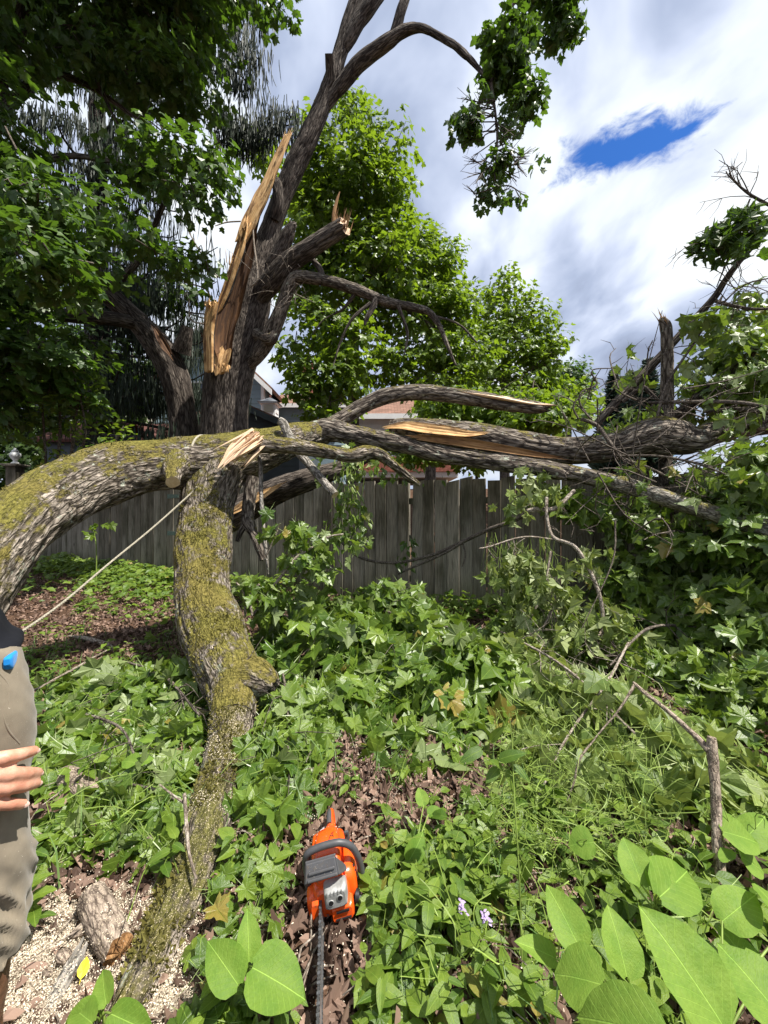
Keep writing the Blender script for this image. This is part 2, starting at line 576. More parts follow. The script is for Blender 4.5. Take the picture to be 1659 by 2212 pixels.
def bark_mat(name, dark, light, moss=0.0, lichen=0.0, freq=38.0, stretch=0.2, bump=0.9, mosscol=((.075, .066, .016), (.235, .195, .055)), dust=0.0, scorch=0.0):
    m, k = new_mat(name)
    a = k.n('ShaderNodeAttribute', dict(attribute_name='barkco'))
    rg = k.n('ShaderNodeAttribute', dict(attribute_name='ridge'))
    mp = k.n('ShaderNodeMapping', Vector=(a, 'Vector'), Scale=(1, 1, stretch))
    n0 = k.noise(mp, freq * 0.55, 5, 0.6, 0.8)
    rdg = k.math('ABSOLUTE', k.math('SUBTRACT', k.math('MULTIPLY', n0, 2.0), 1.0))
    nn = k.noise(mp, freq * 1.3, 6, 0.65, 0.5)
    n1 = k.math('ADD', k.math('MULTIPLY', k.rng(rdg, 0.0, 0.22), 0.62), k.math('MULTIPLY', nn, 0.5))
    vo = k.n('ShaderNodeTexVoronoi', dict(feature='DISTANCE_TO_EDGE'), Vector=mp, Scale=freq * 0.8)
    big = k.noise((a, 'Vector'), 2.3, 4)
    fine = k.noise((a, 'Vector'), 170, 3)
    plate = k.rng((vo, 'Distance'), 0.0, 0.22)
    h = k.math('MULTIPLY_ADD', plate, 0.45, k.math('MULTIPLY', n1, 0.75))
    h2 = k.math('MULTIPLY', h, k.rng((rg, 'Fac'), 0.05, 0.75, 0.45, 1.0))
    col = k.ramp(h2, [(0.12, tuple(c * 0.45 for c in dark)), (0.34, dark), (0.62, tuple((p + q) / 2 for p, q in zip(dark, light))), (0.85, light)])
    col = k.mix(k.rng(big, 0.35, 0.7, 0, 0.45), col, k.mix(1.0, col, (0.55, 0.52, 0.50), 'MULTIPLY'))
    col = k.mix(0.5, col, k.ramp(fine, [(0.3, (.6, .6, .6)), (0.7, (1.35, 1.35, 1.35))]), 'MULTIPLY')
    if lichen:
        ln = k.noise((a, 'Vector'), 9.0, 5, 0.7)
        col = k.mix(k.rng(ln, 0.62 - 0.12 * lichen, 0.70 - 0.08 * lichen), col, k.mix(fine, (.24, .27, .20), (.46, .48, .40)))
    hh = h2
    if moss:
        g = k.n('ShaderNodeNewGeometry')
        nz = k.n('ShaderNodeSeparateXYZ', Vector=(g, 'Normal'))
        mn = k.noise((a, 'Vector'), 5.5, 6, 0.68)
        mn2 = k.noise((a, 'Vector'), 26, 4, 0.7)
        s = k.math('ADD', k.math('MULTIPLY', (nz, 2), 0.20), k.math('MULTIPLY_ADD', mn2, 0.35, k.math('MULTIPLY', mn, 0.75)))
        mf = k.rng(s, 0.78 - 0.26 * moss, 0.90 - 0.26 * moss)
        mc = k.mix(k.rng(k.noise((a, 'Vector'), 60, 4, 0.7), 0.32, 0.66), mosscol[0], mosscol[1])
        mc = k.mix(k.rng(big, 0.4, 0.62), mc, k.mix(1.0, mc, (0.98, 1.06, 0.9), 'MULTIPLY'))
        col = k.mix(mf, col, mc)
        hh = k.math('ADD', h2, k.math('MULTIPLY', mf, k.math('MULTIPLY_ADD', k.noise((a, 'Vector'), 120, 3), 0.5, 0.25)))
    if dust:
        dn = k.noise((a, 'Vector'), 260, 2)
        dm = k.noise((a, 'Vector'), 4.0, 3)
        col = k.mix(k.math('MULTIPLY', k.rng(dn, 0.60, 0.66), k.rng(dm, 0.62 - .3 * dust, 0.75 - .3 * dust)), col, (.62, .52, .36))
    bm = k.n('ShaderNodeBump', Strength=bump, Distance=0.022, Height=hh)
    finish(k, bsdf(k, col, 0.9, bm, 0.15))
    return m


def wood_mat(name, c1, c2, c3, rot=0.3, freq=70):
    m, k = new_mat(name)
    a = k.n('ShaderNodeAttribute', dict(attribute_name='barkco'))
    mp = k.n('ShaderNodeMapping', Vector=(a, 'Vector'), Scale=(1, 1, 0.06))
    n1 = k.noise(mp, freq, 5, 0.6, 0.3)
    n2 = k.noise(k.n('ShaderNodeMapping', Vector=(a, 'Vector'), Scale=(1, 1, 0.3)), 7, 4, 0.6)
    col = k.ramp(n1, [(0.25, c1), (0.5, c2), (0.75, c3)])
    col = k.mix(k.rng(n2, 0.66 - 0.3 * rot, 0.80 - 0.3 * rot), col, k.mix(n1, (.05, .022, .010), (.20, .095, .035)))
    bm = k.n('ShaderNodeBump', Strength=0.8, Distance=0.012, Height=n1)
    finish(k, bsdf(k, col, 0.75, bm, 0.25))
    return m


def leaf_mat(name, c_dark, c_light, under, trans, rough=0.42, veins=None, spec=0.45, tw=0.38, yellow=0.0):
    """leaf with a lighter underside and light passing through; veins = None | 'palm' | 'pinnate'"""
    m, k = new_mat(name)
    g = k.n('ShaderNodeNewGeometry')
    oi = k.n('ShaderNodeObjectInfo')
    r = k.math('FRACT', k.math('ADD', (g, 'Random Per Island'), (oi, 'Random')))
    col = k.mix(r, c_dark, c_light)
    if yellow:
        col = k.mix(k.rng(k.math('FRACT', k.math('MULTIPLY', r, 13.7)), 1 - yellow, 1 - yellow + 0.02), col, (.26, .20, .045))
    a = k.n('ShaderNodeAttribute', dict(attribute_name='barkco'))
    sp = k.n('ShaderNodeSeparateXYZ', Vector=(a, 'Vector'))
    nrm = None
    if veins:
        if veins == 'palm':
            ang = k.math('ARCTAN2', (sp, 0), k.math('ADD', (sp, 1), 0.03))
            q = k.math('ABSOLUTE', k.math('SUBTRACT', k.math('FRACT', k.math('ADD', k.math('DIVIDE', ang, 0.80), 0.5)), 0.5))
            ln = k.math('MULTIPLY', q, k.math('ADD', k.math('ABSOLUTE', (sp, 1)), 0.25))
            vein = k.rng(ln, 0.005, 0.022, 1, 0)
        else:
            ax = k.math('ABSOLUTE', (sp, 0))
            mid = k.rng(ax, 0.004, 0.012, 1, 0)
            sl = k.math('SUBTRACT', (sp, 1), k.math('MULTIPLY', k.math('POWER', ax, 0.75), 0.75))
            q = k.math('ABSOLUTE', k.math('SUBTRACT', k.math('FRACT', k.math('MULTIPLY', sl, 9.0)), 0.5))
            lat = k.rng(q, 0.010, 0.06, 0.6, 0)
            vein = k.math('MAXIMUM', mid, lat)
        col = k.mix(k.math('MULTIPLY', vein, 0.45), col, tuple(min(1, c * 2.3 + 0.03) for c in c_light))
        cell = k.noise((a, 'Vector'), 26, 3)
        blot = k.noise(k.vmath('ADD', (a, 'Vector'), (oi, 'Location')), 3.2, 4, 0.6)
        col = k.mix(k.rng(blot, 0.38, 0.68, 0.0, 0.55), col, k.mix(1.0, col, (0.55, 0.72, 0.6), 'MULTIPLY'))
        col = k.mix(0.35, col, k.ramp(cell, [(0.3, (.75, .75, .75)), (0.7, (1.25, 1.25, 1.25))]), 'MULTIPLY')
        bm = k.n('ShaderNodeBump', Strength=0.45, Distance=0.006, Height=k.math('SUBTRACT', k.math('MULTIPLY', cell, 0.5), k.math('MULTIPLY', vein, 0.6)))
        nrm = bm
    col2 = k.mix((g, 'Backfacing'), col, k.mix(0.6, col, under)) if False else k.mix(g.outputs['Backfacing'], col, k.mix(0.65, col, under))
    b = bsdf(k, col2, rough, nrm, spec)
    tcol = k.mix(0.6, col, trans)
    tr = k.n('ShaderNodeBsdfTranslucent', Color=tcol)
    mx = k.n('ShaderNodeMixShader', Fac=tw, i1=b, i2=tr)
    finish(k, mx)
    return m


def plain(name, col, rough=0.6, spec=0.4, var=0.0, scale=20, bump=0.0, metal=0.0, coat=0.0, dirt=0.0):
    m, k = new_mat(name)
    tc = k.n('ShaderNodeTexCoord')
    n = k.noise((tc, 'Object'), scale, 5, 0.6)
    c = k.mix(k.rng(n, 0.3, 0.7), tuple(x * (1 - var) for x in col), tuple(min(1, x * (1 + var)) for x in col))
    if dirt:
        n2 = k.noise((tc, 'Object'), 14, 6, 0.7)
        n3 = k.noise((tc, 'Object'), 120, 3, 0.7)
        c = k.mix(k.math('MULTIPLY', k.rng(n2, 0.60 - .2 * dirt, 0.74), k.rng(n3, 0.4, 0.6)), c, (.10, .07, .04))
    bm = k.n('ShaderNodeBump', Strength=bump, Distance=0.01, Height=n) if bump else None
    b = bsdf(k, c, rough, bm, spec, Metallic=metal)
    if coat: b.inputs['Coat Weight'].default_value = coat; b.inputs['Coat Roughness'].default_value = 0.12
    finish(k, b)
    return m


def ground_mat():
    m, k = new_mat('forest_soil')
    g = k.n('ShaderNodeNewGeometry')
    pos = (g, 'Position')
    n1 = k.noise(pos, 9, 7, 0.65)
    vo = k.n('ShaderNodeTexVoronoi', dict(feature='F1'), Vector=pos, Scale=26.0)
    n3 = k.noise(pos, 55, 4, 0.7)
    col = k.ramp(n1, [(0.3, (.022, .014, .009)), (0.5, (.055, .032, .020)), (0.68, (.12, .072, .045))])
    vc = k.n('ShaderNodeSeparateColor', Color=(vo, 'Color'))
    col = k.mix(0.55, col, k.mix((vc, 0), (.03, .017, .011), (.16, .095, .062)))
    col = k.mix(k.rng(n3, 0.6, 0.72, 0, 0.5), col, (.20, .15, .11))
    bm = k.n('ShaderNodeBump', Strength=1.0, Distance=0.03, Height=k.math('ADD', n1, k.math('MULTIPLY', n3, 0.5)))
    finish(k, bsdf(k, col, 0.95, bm, 0.1))
    return m


def fence_mat():
    m, k = new_mat('weathered_board')
    tc = k.n('ShaderNodeTexCoord')
    oi = k.n('ShaderNodeObjectInfo')
    off = k.n('ShaderNodeCombineXYZ', X=k.math('MULTIPLY', (oi, 'Random'), 37.0), Y=k.math('MULTIPLY', (oi, 'Random'), 11.0), Z=k.math('MULTIPLY', (oi, 'Random'), 53.0))
    co = k.vmath('ADD', (tc, 'Object'), off)
    mp = k.n('ShaderNodeMapping', Vector=co, Scale=(1, 1, 0.035))
    wob = k.noise(k.n('ShaderNodeMapping', Vector=co, Scale=(1, 1, 0.35)), 5, 3)
    mp2 = k.vmath('ADD', mp, k.vmath('MULTIPLY', (wob, 1), (0.09, 0.0, 0.0)))
    grain = k.noise(mp2, 95, 5, 0.65, 0.4)
    kn = k.n('ShaderNodeTexVoronoi', dict(feature='F1'), Vector=k.n('ShaderNodeMapping', Vector=co, Scale=(1, .3, 0.45)), Scale=3.2)
    knot = k.rng((kn, 'Distance'), 0.03, 0.085, 1, 0)
    stain = k.noise(k.n('ShaderNodeMapping', Vector=co, Scale=(1, 1, 0.3)), 3.0, 5, 0.6)
    col = k.ramp(grain, [(0.28, (.105, .094, .072)), (0.5, (.27, .245, .195)), (0.74, (.46, .42, .34))])
    col = k.mix(k.rng((oi, 'Random'), 0, 1, 0.0, 0.85), col, k.mix(1.0, col, (.52, .50, .47), 'MULTIPLY'))
    col = k.mix(k.rng(stain, 0.44, 0.66, 0, 0.9), col, k.mix(1.0, col, (.36, .37, .31), 'MULTIPLY'))
    col = k.mix(k.math('MULTIPLY', knot, 0.8), col, (.035, .028, .022))
    sx = k.n('ShaderNodeSeparateXYZ', Vector=(tc, 'Object'))
    alg = k.math('MULTIPLY', k.rng(k.math('ADD', (sx, 2), k.math('MULTIPLY', stain, 0.7)), 0.35, 0.85, 1, 0), 0.55)
    col = k.mix(alg, col, (.060, .072, .036))
    bm = k.n('ShaderNodeBump', Strength=0.7, Distance=0.006, Height=k.math('SUBTRACT', grain, k.math('MULTIPLY', knot, 0.4)))
    finish(k, bsdf(k, col, 0.9, bm, 0.15))
    return m


def shingle_mat(name, base):
    m, k = new_mat(name)
    tc = k.n('ShaderNodeTexCoord')
    br = k.n('ShaderNodeTexBrick', Vector=k.n('ShaderNodeMapping', Vector=(tc, 'Object'), Rotation=(0, 0, 0)), Scale=1.0,
             Color1=tuple(c * 0.8 for c in base), Color2=tuple(min(1, c * 1.25) for c in base), Mortar=tuple(c * 0.45 for c in base))
    br.inputs['Mortar Size'].default_value = 0.012
    br.inputs['Brick Width'].default_value = 0.32
    br.inputs['Row Height'].default_value = 0.15
    n = k.noise((tc, 'Object'), 3.5, 6, 0.7)
    col = k.mix(k.rng(n, 0.35, 0.7, 0, 0.6), (br, 0), k.mix(1.0, (br, 0), (.6, .58, .56), 'MULTIPLY'))
    finish(k, bsdf(k, col, 0.92, k.n('ShaderNodeBump', Strength=0.5, Distance=0.02, Height=(br, 1)), 0.1))
    return m


def cloth_mat(name, col, weave=600, var=0.25, rough=0.9, dust=0.0, sheen=0.15):
    m, k = new_mat(name)
    tc = k.n('ShaderNodeTexCoord')
    n = k.noise((tc, 'Object'), 7, 5, 0.6)
    w = k.noise((tc, 'Object'), weave, 2)
    c = k.mix(k.rng(n, 0.3, 0.7), tuple(x * (1 - var) for x in col), tuple(x * (1 + var) for x in col))
    if dust:
        d = k.noise((tc, 'Object'), 210, 2)
        d2 = k.noise((tc, 'Object'), 9, 3)
        c = k.mix(k.math('MULTIPLY', k.rng(d, 0.70, 0.74), k.rng(d2, 0.45, 0.6)), c, (.55, .50, .42))
    b = bsdf(k, c, rough, k.n('ShaderNodeBump', Strength=0.25, Distance=0.002, Height=w), 0.15)
    b.inputs['Sheen Weight'].default_value = sheen
    finish(k, b)
    return m


def skin_mat():
    m, k = new_mat('skin')
    tc = k.n('ShaderNodeTexCoord')
    n = k.noise((tc, 'Object'), 28, 5, 0.6)
    f = k.noise((tc, 'Object'), 260, 3)
    c = k.ramp(n, [(0.3, (.44, .18, .115)), (0.5, (.54, .27, .18)), (0.7, (.62, .35, .25))])
    b = bsdf(k, c, 0.48, k.n('ShaderNodeBump', Strength=0.25, Distance=0.002, Height=k.math('ADD', f, n)), 0.4)
    b.inputs['Subsurface Weight'].default_value = 0.12
    b.inputs['Subsurface Radius'].default_value = (.012, .005, .003)
    b.inputs['Subsurface Scale'].default_value = 1.0
    finish(k, b)
    return m


M = {}
M['bark_trunk'] = bark_mat('bark_trunk', (.058, .047, .040), (.20, .170, .143), lichen=0.0, freq=40, stretch=0.13)
M['bark_limb'] = bark_mat('bark_limb', (.070, .056, .046), (.29, .25, .205), moss=0.34, lichen=0.15, freq=34, stretch=0.22)
M['bark_moss'] = bark_mat('bark_moss', (.095, .078, .060), (.40, .345, .285), moss=0.76, lichen=0.30, freq=42, stretch=0.24, bump=1.0)
M['bark_mossdust'] = bark_mat('bark_mossdust', (.075, .060, .048), (.32, .27, .23), moss=0.56, lichen=0.2, freq=42, stretch=0.24, bump=1.0, mosscol=((.060, .054, .018), (.170, .148, .052)), dust=1.3)
M['bark_pale'] = bark_mat('bark_pale', (.13, .12, .10), (.40, .37, .33), lichen=0.4, freq=40, stretch=0.4, bump=0.6)
M['bark_cut'] = bark_mat('bark_cut', (.15, .115, .09), (.38, .31, .245), lichen=0.0, freq=95, stretch=0.35, dust=1.0, bump=0.3)
M['bark_grey'] = bark_mat('bark_grey', (.14, .125, .105), (.36, .33, .285), moss=0.36, lichen=0.45, freq=44, stretch=0.4, bump=0.6)
M['bark_spruce'] = bark_mat('bark_spruce', (.04, .033, .029), (.12, .10, .09), freq=30, stretch=0.5)
M['twig'] = bark_mat('twig', (.075, .060, .050), (.20, .17, .14), freq=70, stretch=0.5, bump=0.4)
M['twig_pale'] = bark_mat('twig_pale', (.20, .16, .125), (.44, .39, .33), freq=70, stretch=0.5, bump=0.4)
M['stem_green'] = plain('stem_green', (.17, .24, .045), 0.5, 0.35, 0.35, 9)
M['wood'] = wood_mat('split_wood', (.22, .105, .040), (.56, .34, .145), (.78, .58, .32), rot=0.46)
M['wood_rot'] = wood_mat('rotten_wood', (.09, .042, .018), (.25, .13, .052), (.44, .255, .11), rot=0.6)
M['wood_core'] = wood_mat('dark_rotten_core', (.020, .009, .005), (.065, .030, .013), (.16, .080, .032), rot=0.5, freq=40)
M['wood_pale'] = wood_mat('fresh_wood', (.52, .33, .19), (.72, .53, .36), (.82, .66, .49), rot=0.02)
M['cut_end'] = wood_mat('cut_wood', (.50, .36, .20), (.64, .49, .31), (.72, .58, .40), rot=0.0, freq=20)
M['leaf_shade'] = leaf_mat('maple_leaf_shaded', (.028, .064, .011), (.070, .128, .020), (.12, .17, .06), (.16, .31, .015), tw=0.34)  # darker copy of the maple leaf, shade put into its colour
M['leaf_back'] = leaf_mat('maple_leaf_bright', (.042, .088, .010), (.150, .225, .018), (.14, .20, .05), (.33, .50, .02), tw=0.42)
M['leaf_fallen'] = leaf_mat('maple_leaf_fallen', (.055, .108, .013), (.160, .230, .030), (.24, .29, .13), (.28, .42, .03), veins='palm', rough=0.36, spec=0.5, tw=0.30, yellow=0.035)
M['leaf_wilt'] = leaf_mat('maple_leaf_wilted', (.095, .145, .028), (.230, .285, .070), (.28, .32, .14), (.36, .44, .07), veins='palm', rough=0.48, tw=0.28)
M['leaf_far'] = leaf_mat('far_leaf', (.035, .070, .014), (.080, .130, .026), (.08, .13, .05), (.12, .26, .03), tw=0.35)
M['leaf_weed'] = leaf_mat('weed_leaf', (.060, .120, .012), (.175, .250, .030), (.2, .25, .08), (.30, .45, .03), rough=0.45, tw=0.32, veins='pinnate', yellow=0.03)
M['leaf_knot'] = leaf_mat('broad_leaf', (.125, .220, .028), (.205, .310, .050), (.22, .31, .09), (.38, .56, .04), veins='pinnate', rough=0.55, tw=0.36, spec=0.2)
M['grass'] = leaf_mat('grass_blade', (.060, .14, .025), (.15, .24, .05), (.12, .2, .06), (.2, .36, .05), rough=0.5, tw=0.3)
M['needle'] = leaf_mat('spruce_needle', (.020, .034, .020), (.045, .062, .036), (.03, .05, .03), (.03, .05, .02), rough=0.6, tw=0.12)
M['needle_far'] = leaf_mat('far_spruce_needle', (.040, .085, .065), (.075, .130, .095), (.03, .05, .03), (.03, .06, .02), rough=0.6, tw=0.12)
M['litter'] = leaf_mat('dry_leaf', (.030, .016, .011), (.30, .200, .150), (.22, .15, .11), (.20, .10, .05), rough=0.7, tw=0.12, spec=0.2)
M['sawdust'] = plain('sawdust', (.72, .63, .49), 0.85, 0.15, 0.22, 60)
def bed_mat():
    m, k = new_mat('sawdust_bed')
    g = k.n('ShaderNodeNewGeometry')
    n = k.noise((g, 'Position'), 190, 4, 0.75)
    n2 = k.noise((g, 'Position'), 16, 4, 0.6)
    c = k.ramp(k.math('ADD', k.math('MULTIPLY', n, 0.8), k.math('MULTIPLY_ADD', n2, 0.5, -0.15)), [(0.36, (.055, .036, .024)), (0.48, (.20, .155, .11)), (0.60, (.46, .39, .30)), (0.74, (.66, .58, .46))])
    finish(k, bsdf(k, c, 0.95, k.n('ShaderNodeBump', Strength=1.0, Distance=0.006, Height=n), 0.1))
    return m


M['sawdust_bed'] = bed_mat()
M['moss'] = leaf_mat('moss_tuft', (.075, .070, .016), (.20, .175, .050), (.15, .14, .04), (.2, .19, .04), rough=0.8, tw=0.2, spec=0.1)
M['soil'] = ground_mat()
M['fence'] = fence_mat()
M['shingle'] = shingle_mat('brown_shingle', (.23, .135, .10))
M['shingle_red'] = shingle_mat('red_shingle', (.125, .060, .050))
M['siding'] = plain('blue_siding', (.22, .30, .35), 0.6, 0.3, 0.06, 3)
M['siding_dark'] = plain('slate_siding', (.075, .095, .105), 0.7, 0.3, 0.1, 3)
M['siding_cream'] = plain('cream_siding', (.62, .60, .50), 0.6, 0.3, 0.05, 3)
M['white'] = plain('white_paint', (.80, .80, .80), 0.55, 0.4, 0.04, 3)
M['brick'] = plain('chimney_brick', (.26, .10, .075), 0.9, 0.1, 0.35, 9, 0.4)
M['glass'] = plain('window_glass', (.05, .06, .07), 0.06, 0.6)
M['metal_grey'] = plain('cupola_roof', (.11, .115, .125), 0.45, 0.5, 0.1, 5)
M['stone'] = plain('finial_stone', (.62, .63, .62), 0.8, 0.2, 0.15, 20)
M['green_metal'] = plain('green_hinge', (.10, .15, .12), 0.6, 0.4, 0.3, 30)
M['orange'] = plain('saw_orange', (.80, .090, .008), 0.26, 0.5, 0.04, 9, coat=0.2, dirt=0.55)
M['saw_grey'] = plain('saw_grey_plastic', (.060, .060, .064), 0.48, 0.45, 0.12, 40, dirt=0.45)
M['saw_black'] = plain('saw_black', (.012, .012, .013), 0.45, 0.4, 0.2, 40)
M['saw_alu'] = plain('muffler_metal', (.34, .34, .33), 0.5, 0.5, 0.3, 30, metal=0.35, dirt=0.5)
M['steel'] = plain('bar_steel', (.52, .53, .54), 0.34, 0.5, 0.25, 60, metal=0.85)
M['chain'] = plain('chain_steel', (.16, .16, .16), 0.38, 0.5, 0.4, 200, metal=0.8)
M['yellow'] = plain('yellow_sticker', (.80, .62, .02), 0.5)
M['pink'] = plain('label_print', (.75, .55, .68), 0.5)
M['pants'] = cloth_mat('canvas_trousers', (.200, .168, .122), dust=0.8)
M['shirt'] = cloth_mat('dark_jersey', (.010, .011, .015), dust=0.0, sheen=0.0)
M['blue'] = cloth_mat('blue_cloth', (.010, .20, .55), var=0.3)
M['leather'] = plain('brown_leather', (.135, .062, .035), 0.55, 0.4, 0.35, 40, 0.5)
M['skin'] = skin_mat()
M['nail'] = plain('fingernail', (.74, .50, .42), 0.3, 0.5)
M['hair'] = plain('hair', (.05, .032, .02), 0.6, 0.3, 0.3, 60)
M['rope'] = plain('rope_fibre', (.34, .31, .24), 0.9, 0.15, 0.35, 120, 0.4)
M['flower'] = leaf_mat('lilac_petal', (.42, .30, .58), (.60, .46, .72), (.5, .4, .6), (.6, .45, .75), tw=0.3)
# ------------------------------------------------------------------ ground
def build_ground():
    xs = np.unique(np.r_[np.linspace(-130, -14, 18), np.linspace(-14, -3, 56), np.linspace(-3, 3, 121), np.linspace(3, 9, 46), np.linspace(9, 130, 20)])
    ys = np.unique(np.r_[np.linspace(-40, -2, 12), np.linspace(-2, 5, 141), np.linspace(5, 12, 50), np.linspace(12, 30, 26), np.linspace(30, 260, 20)])
    X, Y = np.meshgrid(xs, ys)
    Z = gz(X, Y)
    nx, ny = len(xs), len(ys)
    i = np.arange(ny - 1)[:, None] * nx; j = np.arange(nx - 1)[None, :]
    Q = np.stack([i + j, i + j + 1, i + nx + j + 1, i + nx + j], -1).reshape(-1, 4)
    a = Acc().add(np.stack([X, Y, Z], -1).reshape(-1, 3), Q=Q)
    o = a.build('ground', M['soil'])
    tag(o, kind='structure')


build_ground()

# ------------------------------------------------------------------ fence
FA, FB = 5.85, -0.40                      # fence line  y = FA + FB x
FANG = math.atan2(FB, 1)


def fence_y(x): return FA + FB * x


def build_fence():
    root = thing('board_fence', 'long weathered grey wooden board fence running across behind the fallen limbs', 'fence', (0, FA, 0))
    rng = np.random.default_rng(11)
    pw, th = 0.182, 0.02
    meshes = []
    for v in range(7):
        h = 1.84 + rng.uniform(-.018, .018)
        a = Acc()
        nz = 7
        rows = []
        bow = rng.uniform(-.006, .006); tw = rng.uniform(-.008, .008)
        for q in range(nz):
            z = h * q / (nz - 1)
            w = pw / 2 * (1 - 0.01 * rng.uniform(0, 1))
            if q == nz - 1:
                z -= rng.uniform(0, .012)
            y0 = bow * math.sin(z * 1.7)
            t = tw * (q / (nz - 1) - .5)
            rows.append([(-w, y0 - th / 2 - t + .008, z), (-w + .010, y0 - th / 2 - t - .003, z), (w - .010, y0 - th / 2 + t - .003, z), (w, y0 - th / 2 + t + .008, z), (w, y0 + th / 2 + t, z), (-w, y0 + th / 2 - t, z)])
        V = np.array(rows)
        if v % 3 == 1:   # worn, slightly slanted top
            V[-1, :, 2] += (V[-1, :, 0] / pw) * 0.035
        m = 6
        i = np.arange(nz - 1)[:, None] * m; k = np.arange(m)[None, :]; k2 = (k + 1) % m
        Q = np.stack([i + k, i + k2, i + m + k2, i + m + k], -1).reshape(-1, 4)
        a.add(V.reshape(-1, 3), Q=Q)
        a.add(V[-1], Q=[(0, 1, 2, 5), (2, 3, 4, 5)])
        meshes.append(a.mesh('board', M['fence'], smooth=False))
    x = -9.3
    e = np.array([math.cos(FANG), math.sin(FANG)])
    while x < 6.6:
        gap = 0.0015 + abs(rng.normal()) * 0.0012
        y = fence_y(x)
        lean = rng.normal() * 0.003
        R = Matrix.Rotation(FANG, 4, 'Z') @ Matrix.Rotation(lean, 4, 'Y')
        Mx = np.array(R)
        Mx[:3, 3] = (x, y + rng.normal() * .004, float(gz(x, y)) - 0.03 + rng.normal() * .010)
        if abs(x - 0.44) < 0.1:     # the board cracked by the branch resting on it
            Mx[:3, :3] = np.array(Matrix.Rotation(FANG, 3, 'Z') @ Matrix.Rotation(0.025, 3, 'Y'))
        link('board', meshes[rng.integers(len(meshes))], root, Mx)
        x += (pw + gap) * math.cos(FANG)
    # rails and posts on the far side
    nrm = np.array([-math.sin(FANG), math.cos(FANG)])
    for hz in (0.35, 0.95, 1.5):
        for x0 in np.arange(-9.3, 6.5, 2.4):
            x1 = min(x0 + 2.39, 6.6)
            xm = (x0 + x1) / 2
            a = Acc().box((0, 0, 0), ((x1 - x0) / math.cos(FANG), .04, .09))
            R = np.array(Matrix.Rotation(FANG, 4, 'Z')); R[:3, 3] = (xm + nrm[0] * .036, fence_y(xm) + nrm[1] * .036, gz(xm, fence_y(xm)) + hz)
            link('rail', a.mesh('rail', M['fence'], smooth=False), root, R)
    pm = Acc().box((0, 0, 0.9), (.09, .09, 1.84)).mesh('post', M['fence'], smooth=False)
    for x0 in np.arange(-9.3, 6.6, 2.4):
        R = np.array(Matrix.Rotation(FANG, 4, 'Z')); R[:3, 3] = (x0 + nrm[0] * .105, fence_y(x0) + nrm[1] * .105, gz(x0, fence_y(x0)) - .02)
        link('post', pm, root, R)
    # green strap hinges of the gate leaf left of the mossy limb
    for px, py in ((372, 1072), (372, 1152)):
        U = (px - 829.5) / F
        d = FA / (1 - FB * U) - 0.035
        c = P(px, py, d)
        a = Acc()
        V = np.array([[-.13, -.004, .045], [-.13, -.004, -.045], [.16, -.004, -.03], [.16, -.004, .03]])
        V2 = V + [0, .008, 0]
        a.add(np.vstack([V, V2]), Q=[(0, 1, 2, 3), (4, 7, 6, 5), (0, 4, 5, 1), (1, 5, 6, 2), (2, 6, 7, 3), (3, 7, 4, 0)])
        R = np.array(Matrix.Rotation(FANG, 4, 'Z')); R[:3, 3] = c
        link('hinge', a.mesh('hinge', M['green_metal'], smooth=False), root, R)


build_fence()


def lathe(acc, prof, n=20, mi=0, c=(0, 0, 0)):
    prof = np.asarray(prof, float)
    th = np.linspace(0, 2 * math.pi, n, endpoint=False)
    V = np.stack([prof[:, :1] * np.cos(th), prof[:, :1] * np.sin(th), np.repeat(prof[:, 1:], n, 1)], -1).reshape(-1, 3) + np.asarray(c)
    m = len(prof)
    i = np.arange(m - 1)[:, None] * n; k = np.arange(n)[None, :]; k2 = (k + 1) % n
    acc.add(V, Q=np.stack([i + k, i + k2, i + n + k2, i + n + k], -1).reshape(-1, 4), mi=mi)
    return acc


def build_gatepost():
    d = 9.4
    c = P(33, 1003, d)
    g = float(gz(c[0], d))
    t = thing('gate_post', 'square wooden post with white stone urn finial at far left end of fence', 'post', (c[0], d, g))
    top = c[2] - g
    Acc().box((c[0], d, g + (top - .06) / 2), (.24, .24, top - .06)).build('shaft', M['fence'], t, False)
    a = Acc().box((c[0], d, g + top - .045), (.34, .34, .03)); a.box((c[0], d, g + top - .015), (.40, .40, .03))
    a.build('cap', M['fence'], t, False)
    a = Acc()
    lathe(a, [(0.001, 0), (.085, 0), (.085, .03), (.045, .06), (.04, .09), (.10, .17), (.115, .22), (.10, .27), (.06, .30), (.075, .315), (.05, .345), (.03, .36), (.035, .38), (.001, .40)], 20, c=(c[0], d, g + top))
    a.build('urn_finial', M['stone'], t)


build_gatepost()


# ------------------------------------------------------------------ houses behind the fence
def slab(acc, a, b, c, d, t, mi=0):
    """four corners (ccw seen from outside), thickened inwards"""
    q = np.array([a, b, c, d], float)
    n = unit(np.cross(q[1] - q[0], q[3] - q[0]))
    V = np.vstack([q, q - n * t])
    acc.add(V, Q=[(0, 1, 2, 3), (7, 6, 5, 4), (0, 4, 5, 1), (1, 5, 6, 2), (2, 6, 7, 3), (3, 7, 4, 0)], mi=mi)
    return acc


